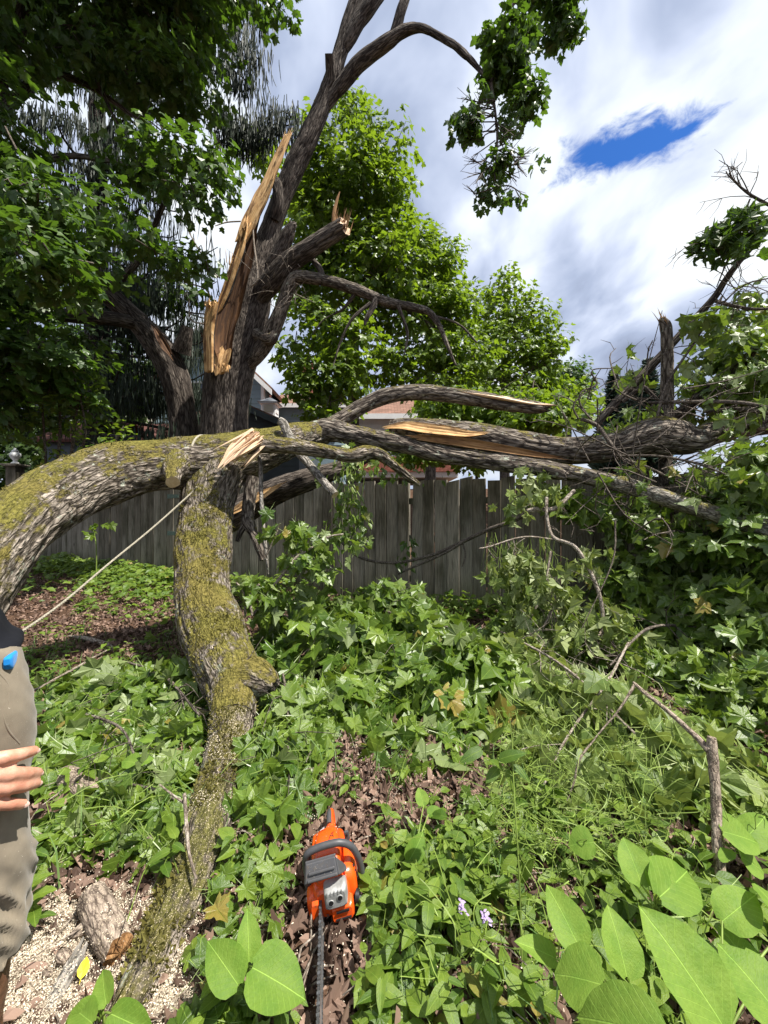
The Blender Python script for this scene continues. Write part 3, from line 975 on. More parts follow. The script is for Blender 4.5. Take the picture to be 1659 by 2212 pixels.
def clapboards(parent, p0, p1, z0, z1, mat, exp=0.2, top=None, name='clapboard'):
    """horizontal lapped boards on the wall from p0 to p1 (xy); top(f) limits height along a gable"""
    p0 = np.array(p0, float); p1 = np.array(p1, float)
    L = np.linalg.norm(p1 - p0)
    e = (p1 - p0) / L
    n = np.array([e[1], -e[0]])
    z = z0
    while z < z1 - 0.02:
        h = min(exp, z1 - z)
        s0, s1 = 0.0, 1.0
        if top is not None:
            r = top(z + h * 0.6)
            if r is None: break
            s0, s1 = r
        if s1 - s0 > 0.03:
            A, B = p0 + e * L * s0, p0 + e * L * s1
            V = np.array([[*(A + n * .028), z], [*(B + n * .028), z], [*(B + n * .006), z + h + .015], [*(A + n * .006), z + h + .015], [*A, z], [*B, z], [*B, z + h], [*A, z + h]])
            Acc().add(V, Q=[(0, 1, 2, 3), (0, 4, 5, 1), (1, 5, 6, 2), (3, 7, 4, 0)]).build(name, mat, parent, False)
        z += exp


def window(parent, c, w, h, face, mat_frame=None, name='window'):
    """face: outward xy unit normal"""
    n = np.array([*face, 0.0]); e = np.array([-face[1], face[0], 0.0])
    c = np.asarray(c, float)
    a = Acc()
    def bar(u0, u1, v0, v1, t0, t1):
        q = [c + e * u + np.array([0, 0, v]) + n * t for t in (t0, t1) for u, v in ((u0, v0), (u1, v0), (u1, v1), (u0, v1))]
        a.add(np.array(q), Q=[(4, 5, 6, 7), (0, 3, 2, 1), (0, 1, 5, 4), (1, 2, 6, 5), (2, 3, 7, 6), (3, 0, 4, 7)])
    f = 0.09
    bar(-w / 2 - f, w / 2 + f, -h / 2 - f, -h / 2, .0, .07)
    bar(-w / 2 - f, w / 2 + f, h / 2, h / 2 + f, .0, .07)
    bar(-w / 2 - f, -w / 2, -h / 2, h / 2, .0, .068)
    bar(w / 2, w / 2 + f, -h / 2, h / 2, .0, .068)
    bar(-w / 2, w / 2, -.025, .025, .0, .06)
    o = a.build(name, M['white'], parent, False)
    g = Acc()
    q = [c + e * u + np.array([0, 0, v]) + n * .035 for u, v in ((-w / 2, -h / 2), (w / 2, -h / 2), (w / 2, h / 2), (-w / 2, h / 2))]
    g.add(np.array(q), Q=[(0, 1, 2, 3)])
    g.build('pane', M['glass'], o, False)


def build_blue_house():
    Y0, Y1 = 17.0, 24.0
    x0, x1 = -10.2, -5.34
    g = 1.2
    ez, rz = 7.0, 9.3
    xm = (x0 + x1) / 2
    t = thing('blue_house', 'two storey pale blue clapboard house with brown roof behind the broken trunk', 'house', (xm, Y0, g))
    a = Acc()
    V = [(x0, Y0, g), (x1, Y0, g), (x1, Y0, ez), (xm, Y0, rz), (x0, Y0, ez), (x0, Y1, g), (x1, Y1, g), (x1, Y1, ez), (xm, Y1, rz), (x0, Y1, ez)]
    a.add(np.array(V), T=[(2, 3, 4), (9, 8, 7)], Q=[(0, 1, 2, 4), (6, 5, 9, 7), (1, 6, 7, 2), (5, 0, 4, 9)])
    a.build('wall', M['siding'], t, False)
    def top(z):
        if z < ez: return (0, 1)
        f = (z - ez) / (rz - ez) * .5
        return (f, 1 - f) if f < .48 else None
    clapboards(t, (x0, Y0), (x1, Y0), 3.4, rz, M['siding'], 0.21, top)
    clapboards(t, (x1, Y0 + .1), (x1, Y1), 3.4, ez, M['siding'], 0.21)
    Acc().box((x1 + .01, Y0 - .01, (g + ez) / 2), (.14, .14, ez - g)).build('corner_board', M['white'], t, False)
    ov = .55
    r = Acc()
    sl = (rz - ez) / (x1 - xm)
    for s in (1, -1):
        xe = x1 + ov if s > 0 else x0 - ov
        zz = ez - sl * ov
        q = [(xe, Y0 - .5, zz + .2), (xe, Y1 + .5, zz + .2), (xm, Y1 + .5, rz + .2), (xm, Y0 - .5, rz + .2)]
        slab(r, *(q if s > 0 else q[::-1]), .14)
    ro = r.build('roof', M['shingle'], t, False)
    f = Acc()
    for s in (1, -1):
        xe = x1 + ov if s > 0 else x0 - ov
        zz = ez - sl * ov
        q = [(xm, Y0 - .53, rz - .14), (xe, Y0 - .53, zz - .14), (xe, Y0 - .53, zz + .10), (xm, Y0 - .53, rz + .10)]
        slab(f, *(q if s > 0 else [q[1], q[0], q[3], q[2]]), -.05)
    f.build('fascia', M['white'], ro, False)
    Acc().box((-4.05, Y0 + 3.5, 8.1), (.55, .55, 2.2)).build('chimney', M['brick'], ro, False)
    window(t, (-8.25, Y0 - .02, 6.25), .85, 1.5, (0, -1))
    window(t, (-6.9, Y0 - .02, 4.3), .85, 1.4, (0, -1))
    # low hipped wing running off to the right
    wx0, wx1, wy0, wy1, wz, wr = -5.34, -1.9, 18.2, 22.5, 6.35, 7.55
    w = Acc().box(((wx0 + wx1) / 2, (wy0 + wy1) / 2, (g + wz) / 2), (wx1 - wx0, wy1 - wy0, wz - g))
    w.build('wing', M['siding'], t, False)
    clapboards(t, (wx0, wy0), (wx1, wy0), 4.5, wz, M['siding'], 0.21)
    o = .4
    ym = (wy0 + wy1) / 2
    A, B, C_, D = (wx0 - .1, wy0 - o, wz), (wx1 + o, wy0 - o, wz), (wx1 + o, wy1 + o, wz), (wx0 - .1, wy1 + o, wz)
    R0, R1 = (wx0 - .1, ym, wr), (wx1 - 1.6, ym, wr)
    h = Acc().add(np.array([A, B, C_, D, R0, R1]), Q=[(0, 1, 5, 4), (2, 3, 4, 5)], T=[(1, 2, 5)])
    hr = h.build('hip_roof', M['shingle'], t, False)
    Acc().box(((wx0 + wx1) / 2 + .15, wy0 - o - .03, wz - .09), (wx1 - wx0 + .5, .05, .18)).build('fascia', M['white'], hr, False)
    # pale gable wing on the left, seen under its white soffit
    cx0, cx1, cy = -12.3, -10.2, 16.6
    V = [(cx0, cy, g), (cx1, cy, g), (cx1, cy, 6.25), (cx0, cy, 5.3), (cx0, 21, g), (cx1, 21, g), (cx1, 21, 6.25), (cx0, 21, 5.3)]
    Acc().add(np.array(V), Q=[(0, 1, 2, 3), (1, 5, 6, 2), (4, 0, 3, 7), (3, 2, 6, 7)]).build('gable_wing', M['siding_cream'], t, False)
    f = Acc()
    slab(f, (cx0 - .6, cy - .55, 4.98), (cx1, cy - .55, 6.20), (cx1, cy - .55, 6.42), (cx0 - .6, cy - .55, 5.22), -.08)
    slab(f, (cx0 - .6, cy - .5, 5.05), (cx0 - .6, 21, 5.05), (cx1, 21, 6.27), (cx1, cy - .5, 6.27), .06)
    f.build('soffit', M['white'], t, False)


def build_garage():
    # gable end towards the camera, ridge running back, cupola on the ridge side
    Y0, Y1 = 13.2, 17.0
    xe = (662 - 829.5) / F * Y0
    ze = 1.35 + (1106 - 930) / F * Y0
    xr = (505 - 829.5) / F * Y0
    zr = 1.35 + (1106 - 862) / F * Y0
    xl = 2 * xr - xe
    g = float(gz(xr, Y0)) - .2
    t = thing('slate_garage', 'dark slate garage with brown shingle roof just right of the big trunk', 'garage', (xr, Y0, g))
    s = (zr - ze) / (xe - xr)
    ov = .25
    xw = xe - ov; zw = ze + s * ov - .12
    xlw = xl + ov
    V = [(xlw, Y0, g), (xw, Y0, g), (xw, Y0, zw), (xr, Y0, zr - .12), (xlw, Y0, zw), (xlw, Y1, g), (xw, Y1, g), (xw, Y1, zw), (xr, Y1, zr - .12), (xlw, Y1, zw)]
    Acc().add(np.array(V), T=[(2, 3, 4), (9, 8, 7)], Q=[(0, 1, 2, 4), (6, 5, 9, 7), (1, 6, 7, 2), (5, 0, 4, 9)]).build('wall', M['siding_dark'], t, False)
    L = xw - xlw
    def top(z):
        if z < zw: return (0, 1)
        f = (z - zw) / (zr - .12 - zw) * .5
        return (f, 1 - f) if f < .48 else None
    clapboards(t, (xlw, Y0), (xw, Y0), zw - 1.2, zr, M['siding_dark'], 0.25, top)
    r = Acc()
    slab(r, (xe, Y0 - .25, ze), (xe, Y1 + .2, ze), (xr, Y1 + .2, zr), (xr, Y0 - .25, zr), .1)
    slab(r, (xr, Y0 - .25, zr), (xr, Y1 + .2, zr), (xl, Y1 + .2, ze), (xl, Y0 - .25, ze), .1)
    ro = r.build('roof', M['shingle'], t, False)
    f = Acc()
    slab(f, (xr, Y0 - .28, zr - .26), (xe, Y0 - .28, ze - .26), (xe, Y0 - .28, ze - .06), (xr, Y0 - .28, zr - .06), -.05)
    f.build('rake_board', M['siding_dark'], ro, False)
    # cupola: louvred white box under a small pyramid roof
    yc = Y0 + 1.6
    xc = (584 - 829.5) / F * yc
    z0 = 1.35 + (1106 - 905) / F * yc
    w, h = .50, .56
    cu = Acc().box((xc, yc, z0 + h / 2), (w, w, h))
    cu.box((xc, yc, z0 + h - .02), (w + .16, w + .16, .06))
    cu = cu.build('cupola', M['white'], t, False)
    q = w / 2 + .13
    zt = z0 + h + .01
    V = [(xc - q, yc - q, zt), (xc + q, yc - q, zt), (xc + q, yc + q, zt), (xc - q, yc + q, zt), (xc, yc, zt + .26)]
    Acc().add(np.array(V), T=[(0, 1, 4), (1, 2, 4), (2, 3, 4), (3, 0, 4)], Q=[(3, 2, 1, 0)]).build('cupola_roof', M['metal_grey'], cu, False)
    Acc().box((xc, yc, zt + .28), (.05, .05, .12)).build('finial', M['brick'], cu, False)
    for i in range(5):
        z = z0 + .22 + i * .055
        Acc().box((xc, yc - w / 2 - .008, z), (w - .14, .03, .04)).build('louver', M['siding_cream'], cu, False)
        Acc().box((xc + w / 2 + .008, yc, z), (.03, w - .14, .04)).build('louver', M['white'], cu, False)


def build_sheds():
    # long brown-red roof low behind the left stem
    Y0 = 10.6
    xa, xb = (215 - 829.5) / F * Y0, (372 - 829.5) / F * Y0
    z0, z1 = 1.35 + (1106 - 962) / F * Y0, 1.35 + (1106 - 915) / F * (Y0 + 2)
    g = float(gz(xa, Y0)) - .1
    t = thing('brown_shed', 'low shed with dark red brown shingle roof behind the mossy horizontal limb', 'shed', ((xa + xb) / 2, Y0, g))
    Acc().box(((xa + xb) / 2, Y0 + 2.05, (g + z0) / 2), (xb - xa - .3, 3.7, z0 - g - .06)).build('wall', M['shingle_red'], t, False)
    r = Acc()
    slab(r, (xa, Y0, z0), (xb, Y0, z0), (xb, Y0 + 2.05, z1), (xa, Y0 + 2.05, z1), .08)
    slab(r, (xb, Y0 + 4.1, z0), (xa, Y0 + 4.1, z0), (xa, Y0 + 2.05, z1), (xb, Y0 + 2.05, z1), .08)
    r.build('roof', M['shingle_red'], t, False)
    # dark grey shed with a small white framed window, deep in the shade at the left
    Y0 = 9.9
    xa, xb = (95 - 829.5) / F * Y0, (212 - 829.5) / F * Y0
    z1 = 1.35 + (1106 - 950) / F * Y0
    g = float(gz(xa, Y0)) - .1
    t = thing('grey_shed', 'dark grey shed with narrow window in deep shade at the left', 'shed', ((xa + xb) / 2, Y0, g))
    Acc().box(((xa + xb) / 2, Y0 + 1.2, (g + z1) / 2), (xb - xa, 2.4, z1 - g)).build('wall', M['siding_dark'], t, False)
    r = Acc()
    slab(r, (xa - .2, Y0 - .2, z1 - .02), (xb + .2, Y0 - .2, z1 - .02), (xb + .2, Y0 + 1.2, z1 + .75), (xa - .2, Y0 + 1.2, z1 + .75), .07)
    slab(r, (xb + .2, Y0 + 2.6, z1 - .02), (xa - .2, Y0 + 2.6, z1 - .02), (xa - .2, Y0 + 1.2, z1 + .75), (xb + .2, Y0 + 1.2, z1 + .75), .07)
    r.build('roof', M['shingle_red'], t, False)
    window(t, (xb - .2, Y0 - .01, z1 - .55), .26, .62, (0, -1))


def build_white_house():
    Y0 = 19.5
    xa, xb = (770 - 829.5) / F * Y0, (990 - 829.5) / F * Y0
    z0, z1 = 3.1, 1.35 + (1106 - 898) / F * Y0
    t = thing('white_house', 'white clapboard house glimpsed between the fallen limbs above the fence', 'house', ((xa + xb) / 2, Y0, z0))
    Acc().box(((xa + xb) / 2, Y0 + 3, (z0 + z1) / 2), (xb - xa, 6, z1 - z0)).build('wall', M['white'], t, False)
    clapboards(t, (xa, Y0), (xb, Y0), 4.2, z1, M['white'], 0.22)
    Acc().box(((xa + xb) / 2, Y0 - .12, 3.75), (xb - xa + .1, .2, .75)).build('brick_base', M['brick'], t, False)
    r = Acc()
    slab(r, (xa - .4, Y0 - .5, z1 - .1), (xb + .4, Y0 - .5, z1 - .1), (xb + .4, Y0 + 3, z1 + 1.7), (xa - .4, Y0 + 3, z1 + 1.7), .15)
    slab(r, (xb + .4, Y0 + 6.5, z1 - .1), (xa - .4, Y0 + 6.5, z1 - .1), (xa - .4, Y0 + 3, z1 + 1.7), (xb + .4, Y0 + 3, z1 + 1.7), .15)
    ro = r.build('roof', M['shingle'], t, False)
    Acc().box(((xa + xb) / 2, Y0 - .54, z1 - .16), (xb - xa + .85, .06, .26)).build('fascia', M['white'], ro, False)
    for x in (xa + .75, xa + 2.1, xa + 3.4):
        window(t, (x, Y0 - .03, 4.75), .7, 1.05, (0, -1))


build_blue_house()
build_garage()
build_sheds()
build_white_house()
# ------------------------------------------------------------------ standing trees
def wood_strip(acc, rows, face, conc=0.25, jag=0.02, nu=13, seed=0.0, front=0, back=1, endjag=0.12):
    """torn plank of wood: rows x,y,z,halfwidth,thick; front face looks along `face` and is hollowed"""
    rows = np.asarray(rows, float)
    L = np.linalg.norm(np.diff(rows[:, :3], axis=0), axis=1).sum()
    n = max(8, int(L / 0.045))
    S = spline(rows, n)
    C = S[:, :3]
    T = unit(np.gradient(C, axis=0))
    f = unit(np.tile(np.asarray(face, float), (n, 1)) - T * (T @ np.asarray(face, float))[:, None])
    s = np.cross(T, f)
    u = np.linspace(-1, 1, nu)
    ll = np.linspace(0, L, n)
    hw = S[:, 3][:, None] * (1 + jag * 8 * (vnoise(np.stack([np.sign(u)[None, :] * 5 + np.zeros((n, 1)), np.repeat(ll[:, None], nu, 1) * 3.1, np.full((n, nu), seed)], -1)) - .5))
    q = np.stack([np.repeat((u * 6)[None], n, 0), np.repeat(ll[:, None] * .55, nu, 1), np.full((n, nu), seed + 3)], -1)
    relief = (vnoise(q * np.array([1.3, 1, 1])) - .5) * 1.1 + (vnoise(q * np.array([3.5, 2, 1]) + 7) - .5) * .6
    depth = -conc * S[:, 3][:, None] * (1 - u[None] ** 2) + relief * S[:, 3][:, None] * 0.30
    V = C[:, None] + s[:, None] * (u[None] * hw)[..., None] + f[:, None] * depth[..., None]
    # torn ends
    for row, sg in ((0, -1), (n - 1, 1)):
        e = endjag * (vnoise(np.stack([u * 4, np.full(nu, seed + row), np.zeros(nu)], -1)) - .3) * 2
        V[row] += T[row] * (sg * e)[:, None]
    W = C[:, None] + s[:, None] * (u[None] * hw * .92)[..., None] - f[:, None] * (np.abs(conc) * S[:, 3][:, None] * (1 - u[None] ** 2) + S[:, 4][:, None] * np.sqrt(np.maximum(0.05, 1 - .8 * u[None] ** 2)))[..., None]
    co = np.stack([np.repeat(u[None], n, 0) * S[:, 3][:, None], depth, np.repeat(ll[:, None], nu, 1)], -1) + seed
    i = np.arange(n - 1)[:, None] * nu; k = np.arange(nu - 1)[None]
    Q = np.stack([i + k, i + k + 1, i + nu + k + 1, i + nu + k], -1).reshape(-1, 4)
    acc.add(V.reshape(-1, 3), Q=Q, co=co.reshape(-1, 3), mi=front)
    acc.add(W.reshape(-1, 3), Q=Q[:, ::-1], co=co.reshape(-1, 3), mi=back)
    for k0 in (0, nu - 1):
        E = np.concatenate([V[:, k0], W[:, k0]])
        a = np.arange(n - 1)
        q = np.stack([a, a + 1, n + a + 1, n + a], 1)
        if k0: q = q[:, ::-1]
        acc.add(E, Q=q, co=np.concatenate([co[:, k0], co[:, k0]]), mi=front)
    for r0 in (0, n - 1):
        E = np.concatenate([V[r0], W[r0]])
        a = np.arange(nu - 1)
        q = np.stack([a, a + 1, nu + a + 1, nu + a], 1)
        acc.add(E, Q=q, co=np.concatenate([co[r0], co[r0]]), mi=front)


def strip_rows(pts):
    return np.array([[*P(a, b, d), w / 2 / F * d, t] for a, b, d, w, t in pts])


def build_broken_maple():
    rng = np.random.default_rng(21)
    b = P(478, 1106, 8.1)
    t = thing('broken_maple', 'huge storm-torn maple trunk with long splintered pale wound and bare leaning leader', 'tree', (b[0], b[1], gz(b[0], b[1])))
    a = Acc()
    tr = limb([(478, 1260, 8.1, 150), (481, 1130, 8.1, 120), (484, 1000, 8.05, 102), (487, 900, 8.0, 95), (492, 830, 7.95, 97), (507, 770, 7.95, 96), (530, 700, 7.95, 86), (549, 635, 7.9, 72), (563, 575, 7.9, 54),
               (575, 525, 7.88, 44), (593, 470, 7.85, 40), (625, 385, 7.8, 40), (663, 305, 7.75, 40), (697, 225, 7.7, 38), (725, 145, 7.65, 34), (749, 65, 7.6, 31), (773, -15, 7.55, 29), (800, -120, 7.5, 26), (830, -240, 7.45, 20)])
    tube(a, tr, 120, 0.04, amp=0.026, freq=13, stretch=0.13, lump=0.022, seed=1.1)
    a.build('trunk', M['bark_trunk'], t)
    # leader fork, the bare limb bending over to the right and other limbs
    def L(name, pts, nseg=28, step=.05, amp=.018, freq=13, mat='bark_trunk', **k):
        q = Acc(); S = tube(q, limb(pts), nseg, step, amp=amp, freq=freq, seed=rng.uniform(0, 50), lump=k.pop('lump', .015), **k)
        q.build(name, [M[mat], M['wood_pale']], t); return S
    L('limb', [(742, 108, 7.62, 22), (752, 88, 7.6, 28), (775, 45, 7.55, 31), (800, 12, 7.5, 30), (835, -40, 7.5, 26), (870, -110, 7.45, 18)])
    L('limb', [(702, 232, 7.7, 20), (722, 204, 7.66, 24), (744, 176, 7.6, 29), (770, 142, 7.5, 29), (808, 112, 7.4, 28), (842, 88, 7.3, 27), (868, 70, 7.25, 22), (905, 60, 7.2, 17), (945, 76, 7.1, 15), (992, 106, 7.0, 13), (1032, 146, 6.95, 10), (1060, 182, 6.9, 8)], 16)
    L('limb', [(846, 90, 7.3, 20), (858, 55, 7.25, 21), (868, 20, 7.2, 20), (882, -20, 7.2, 17), (900, -80, 7.2, 12)], 16)
    L('stub', [(716, 178, 7.62, 20), (713, 145, 7.5, 20), (711, 116, 7.38, 20)], 20, .03, capmi=1)
    L('stub', [(592, 475, 7.72, 22), (600, 440, 7.64, 24), (600, 402, 7.6, 20), (598, 386, 7.6, 11)], 28, .03)
    S = L('limb', [(546, 662, 7.9, 34), (566, 632, 7.7, 42), (592, 603, 7.52, 45), (628, 565, 7.35, 43), (680, 530, 7.2, 38), (722, 503, 7.1, 36), (740, 492, 7.05, 35)], 48, .04, .022, jag1=.12, capmi=1)
    q = Acc(); c = P(740, 488, 7.05); splinters(q, c, P(748, 440, 7.05) - c, .17, 34, .38, rng, thick=.14)
    q2 = limb([(722, 500, 7.02, 12), (722, 460, 7.0, 9), (728, 432, 7.0, 6), (734, 414, 7.0, 2)]); tube(q, q2, 6, .04)
    q.build('splinters', M['wood_rot'], t, False)
    L('stub', [(572, 600, 7.88, 34), (604, 548, 7.75, 32), (622, 508, 7.65, 28), (633, 486, 7.6, 18)], 28, .04, jag1=.08)
    # grey lit limb on the right with its drooping outer arm
    L('limb', [(520, 800, 7.95, 20), (552, 772, 7.78, 30), (580, 730, 7.58, 35), (600, 688, 7.45, 32), (612, 655, 7.4, 28), (624, 620, 7.35, 27), (640, 600, 7.3, 27), (672, 600, 7.25, 26), (720, 610, 7.25, 24), (775, 628, 7.3, 23), (830, 650, 7.4, 20), (890, 664, 7.5, 17), (925, 674, 7.6, 14), (948, 702, 7.6, 11), (966, 745, 7.6, 8), (985, 790, 7.6, 4)], 26, .045, .016, mat='bark_limb')
    L('limb', [(812, 642, 7.35, 16), (805, 665, 7.3, 15), (792, 688, 7.25, 12), (788, 702, 7.25, 7)], 14)
    L('limb', [(700, 606, 7.3, 14), (690, 580, 7.4, 12), (672, 556, 7.5, 9)], 12)
    for pts in ([(800, 655, 7.3, 9), (760, 690, 7.2, 7), (735, 740, 7.2, 4), (720, 790, 7.2, 2)], [(770, 630, 7.3, 9), (740, 668, 7.4, 6), (700, 690, 7.5, 4), (676, 720, 7.5, 2)],
                [(860, 660, 7.4, 8), (880, 720, 7.5, 5), (872, 770, 7.5, 3)], [(930, 680, 7.6, 7), (990, 700, 7.6, 5), (1030, 740, 7.6, 3)]):
        L('branch', pts, 8, .06, 0)
    # knots and burr low on the trunk
    L('burr', [(556, 722, 7.7, 24), (584, 733, 7.45, 26), (596, 718, 7.4, 15)], 24, .03, mat='bark_limb')
    # the wound: pale torn shell on the left, dark rotten hollow beside it, a block of sapwood at its foot
    w = Acc()
    wood_strip(w, strip_rows([(520, 520, 7.16, 24, .12), (536, 480, 7.16, 34, .12), (556, 440, 7.17, 36, .10), (576, 398, 7.19, 30, .08), (594, 352, 7.21, 25, .06), (608, 318, 7.23, 18, .05), (620, 288, 7.24, 8, .03)]), (-.25, -1, 0.05), .25, .04, 15, 2.0, endjag=.1)
    wood_strip(w, strip_rows([(590, 380, 7.17, 7, .03), (604, 345, 7.18, 9, .03), (618, 310, 7.2, 8, .03), (628, 288, 7.21, 4, .02)]), (.3, -1, 0.05), -.2, .05, 7, 5.0, endjag=.14)
    wood_strip(w, strip_rows([(472, 660, 7.17, 14, .10), (486, 625, 7.16, 20, .12), (500, 580, 7.15, 22, .12), (513, 540, 7.15, 26, .12), (524, 505, 7.16, 20, .08), (531, 478, 7.16, 8, .05)]), (-.5, -1, 0.05), .2, .05, 13, 14.0, endjag=.12)
    c = P(528, 490, 7.16); splinters(w, c, P(534, 455, 7.16) - c, .07, 10, .28, rng, thick=.22)
    c = P(496, 560, 7.14); splinters(w, c, P(496, 520, 7.14) - c, .05, 6, .30, rng, thick=.28)
    c = P(612, 310, 7.2); splinters(w, c, P(622, 280, 7.2) - c, .06, 9, .26, rng, thick=.16)
    w.build('split_wood', [M['wood'], M['bark_trunk']], t, True)
    w = Acc()
    wood_strip(w, strip_rows([(450, 800, 7.1, 20, .10), (448, 745, 7.08, 24, .12), (450, 700, 7.08, 26, .12), (456, 655, 7.08, 30, .10)]), (-.35, -1, 0.1), -.15, .03, 11, 5.0, endjag=.06)
    wood_strip(w, strip_rows([(470, 802, 7.13, 34, .10), (474, 775, 7.13, 38, .10), (480, 752, 7.18, 36, .08)]), (0.05, -1, 0.25), .35, .04, 13, 21.0, endjag=.09)
    c = P(456, 660, 7.07); splinters(w, c, P(458, 630, 7.07) - c, .10, 16, .16, rng, thick=.2)
    w.build('split_wood', [M['wood'], M['bark_trunk']], t, True, label='pale torn block of fresh sapwood at the foot of the wound')
    w = Acc()
    wood_strip(w, strip_rows([(486, 780, 7.20, 30, .08), (484, 735, 7.19, 40, .08), (494, 670, 7.18, 44, .10), (512, 605, 7.18, 40, .10), (528, 550, 7.19, 34, .08), (544, 500, 7.2, 24, .06), (556, 465, 7.22, 12, .04)]), (0.25, -1, 0.0), .55, .04, 15, 12.0)
    w.build('rotten_core', [M['wood_core'], M['bark_trunk']], t, True)
    w = Acc()
    for i in range(3):
        c = P(455 + i * 16, 795, 7.22)
        splinters(w, c, P(458 + i * 16, 830, 7.1) - c, .09, 16, .16, rng, thick=.22)
    w.build('splinters', M['wood'], t, False)
    # dead twigs caught round the crotch
    w = Acc()
    for i in range(34):
        p = P(rng.uniform(570, 640), rng.uniform(560, 660), rng.uniform(7.15, 7.35))
        e = rng.normal(size=3) * .16
        tube(w, [[*p, .006], [*(p + e + rng.normal(size=3) * .05), .005], [*(p + e * 2 + [0, 0, -.15 * rng.uniform()]), .002]], 4, .1, cap=False)
    for pts in ([(398, 610, 7, 3), (440, 622, 7, 3), (455, 640, 7.1, 3)], [(408, 645, 7, 3), (412, 690, 7, 3), (440, 700, 7.1, 4)], [(400, 570, 7, 2), (440, 580, 7.05, 3), (475, 600, 7.1, 3)], [(380, 450, 7, 2), (430, 540, 7.05, 3), (470, 600, 7.1, 3)], [(465, 488, 7, 2), (490, 480, 7.1, 3), (520, 478, 7.2, 3)], [(540, 620, 7.2, 4), (556, 600, 7.15, 5), (548, 520, 7.15, 4), (546, 470, 7.2, 2)]):
        tube(w, limb(pts), 5, .06, cap=False)
    w.build('twigs', M['twig_pale'], t, kind='stuff')
    # foliage left on the limb that bends over: hanging bunches
    ells = [(1085, 70, 30, 50, 6.9, .4), (1100, 140, 36, 54, 6.9, .35), (1135, 190, 20, 50, 6.85, .25), (1025, 230, 26, 30, 6.8, .25), (1005, 260, 20, 26, 6.8, .2), (1130, 90, 18, 40, 6.9, .25)]
    cen, core = clumps(ells, 62, rng, .2)
    lf = Acc()
    leaf_cloud(lf, *clump_leaves(cen, core, 24, rng, .13, .8, (.10, .15), .5), T_LO, rng)
    e2 = [(1100, 300, 26, 40, 6.8, .2), (1065, 400, 26, 34, 6.8, .2), (1100, 425, 24, 16, 6.8, .2), (1150, 355, 14, 12, 6.8, .1), (1190, 295, 12, 12, 6.8, .1), (1085, 355, 30, 20, 6.8, .2), (1110, 250, 34, 24, 6.8, .2)]
    cen2, core2 = clumps(e2, 30, rng, .2)
    leaf_cloud(lf, *clump_leaves(cen2, core2, 9, rng, .10, .8, (.09, .14), .6), T_LO, rng)
    e3 = [(1215, 10, 32, 30, 7.2, .3), (1195, 60, 12, 20, 7.2, .2), (1235, 45, 16, 24, 7.2, .2), (1150, -14, 40, 18, 7.2, .3)]
    cen3, core3 = clumps(e3, 26, rng, .2)
    leaf_cloud(lf, *clump_leaves(cen3, core3, 22, rng, .13, .6, (.10, .15), .5), T_LO, rng)
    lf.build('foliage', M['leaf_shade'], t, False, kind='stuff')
    w = Acc()
    tube(w, limb([(1060, 180, 6.9, 8), (1068, 230, 6.85, 6), (1074, 290, 6.8, 5), (1071, 350, 6.8, 4), (1068, 400, 6.8, 3)]), 6, .05, cap=False)
    tube(w, limb([(1058, 182, 6.9, 6), (1068, 150, 6.9, 5), (1080, 90, 6.9, 4), (1090, 30, 6.9, 3)]), 6, .08, cap=False)
    tube(w, limb([(1090, 30, 7.0, 5), (1150, -30, 7.2, 8), (1230, -60, 7.3, 8)]), 6, .08, cap=False)
    for i in range(46):
        y = rng.uniform(215, 420); s = rng.choice([-1, 1])
        x0 = 1070; ln = rng.uniform(20, 75)
        pts = [(x0, y, 6.8, 3.2), (x0 + s * ln * .5, y + rng.uniform(-14, 22), 6.8 + rng.normal() * .1, 2.6), (x0 + s * ln, y + rng.uniform(-20, 40), 6.8 + rng.normal() * .25, 1.4)]
        tube(w, limb(pts), 4, .06, cap=False)
        e = limb(pts)[-1, :3]
        for _ in range(4):
            f = e + rng.normal(size=3) * [.10, .08, .08]
            tube(w, [[*(e * .4 + limb(pts)[1, :3] * .6), .006], [*f, .003]], 3, .1, cap=False)
    w.build('twigs', M['twig'], t, kind='stuff')
    return t


def tree_parts(t, rng, ells, nclump, per, size, lmat, tm=T_LO, spread=.34, shell=.5, twig=True, limbs=(), lmatb='bark_trunk', flat=.32, droop=.35, r=.014):
    for pts in limbs:
        q = Acc(); tube(q, limb(pts), 22, .07, amp=.014, freq=12, lump=.01, seed=rng.uniform(0, 90)); q.build('limb', M[lmatb], t)
    cen, core = clumps(ells, nclump, rng, shell)
    lf = Acc()
    leaf_cloud(lf, *clump_leaves(cen, core, per, rng, spread, flat, size, droop), tm, rng)
    lf.build('crown', M[lmat], t, False, kind='stuff')
    if twig:
        w = Acc(); twig_web(w, cen, core, rng, r, .6)
        w.build('twigs', M['twig'], t, kind='stuff')


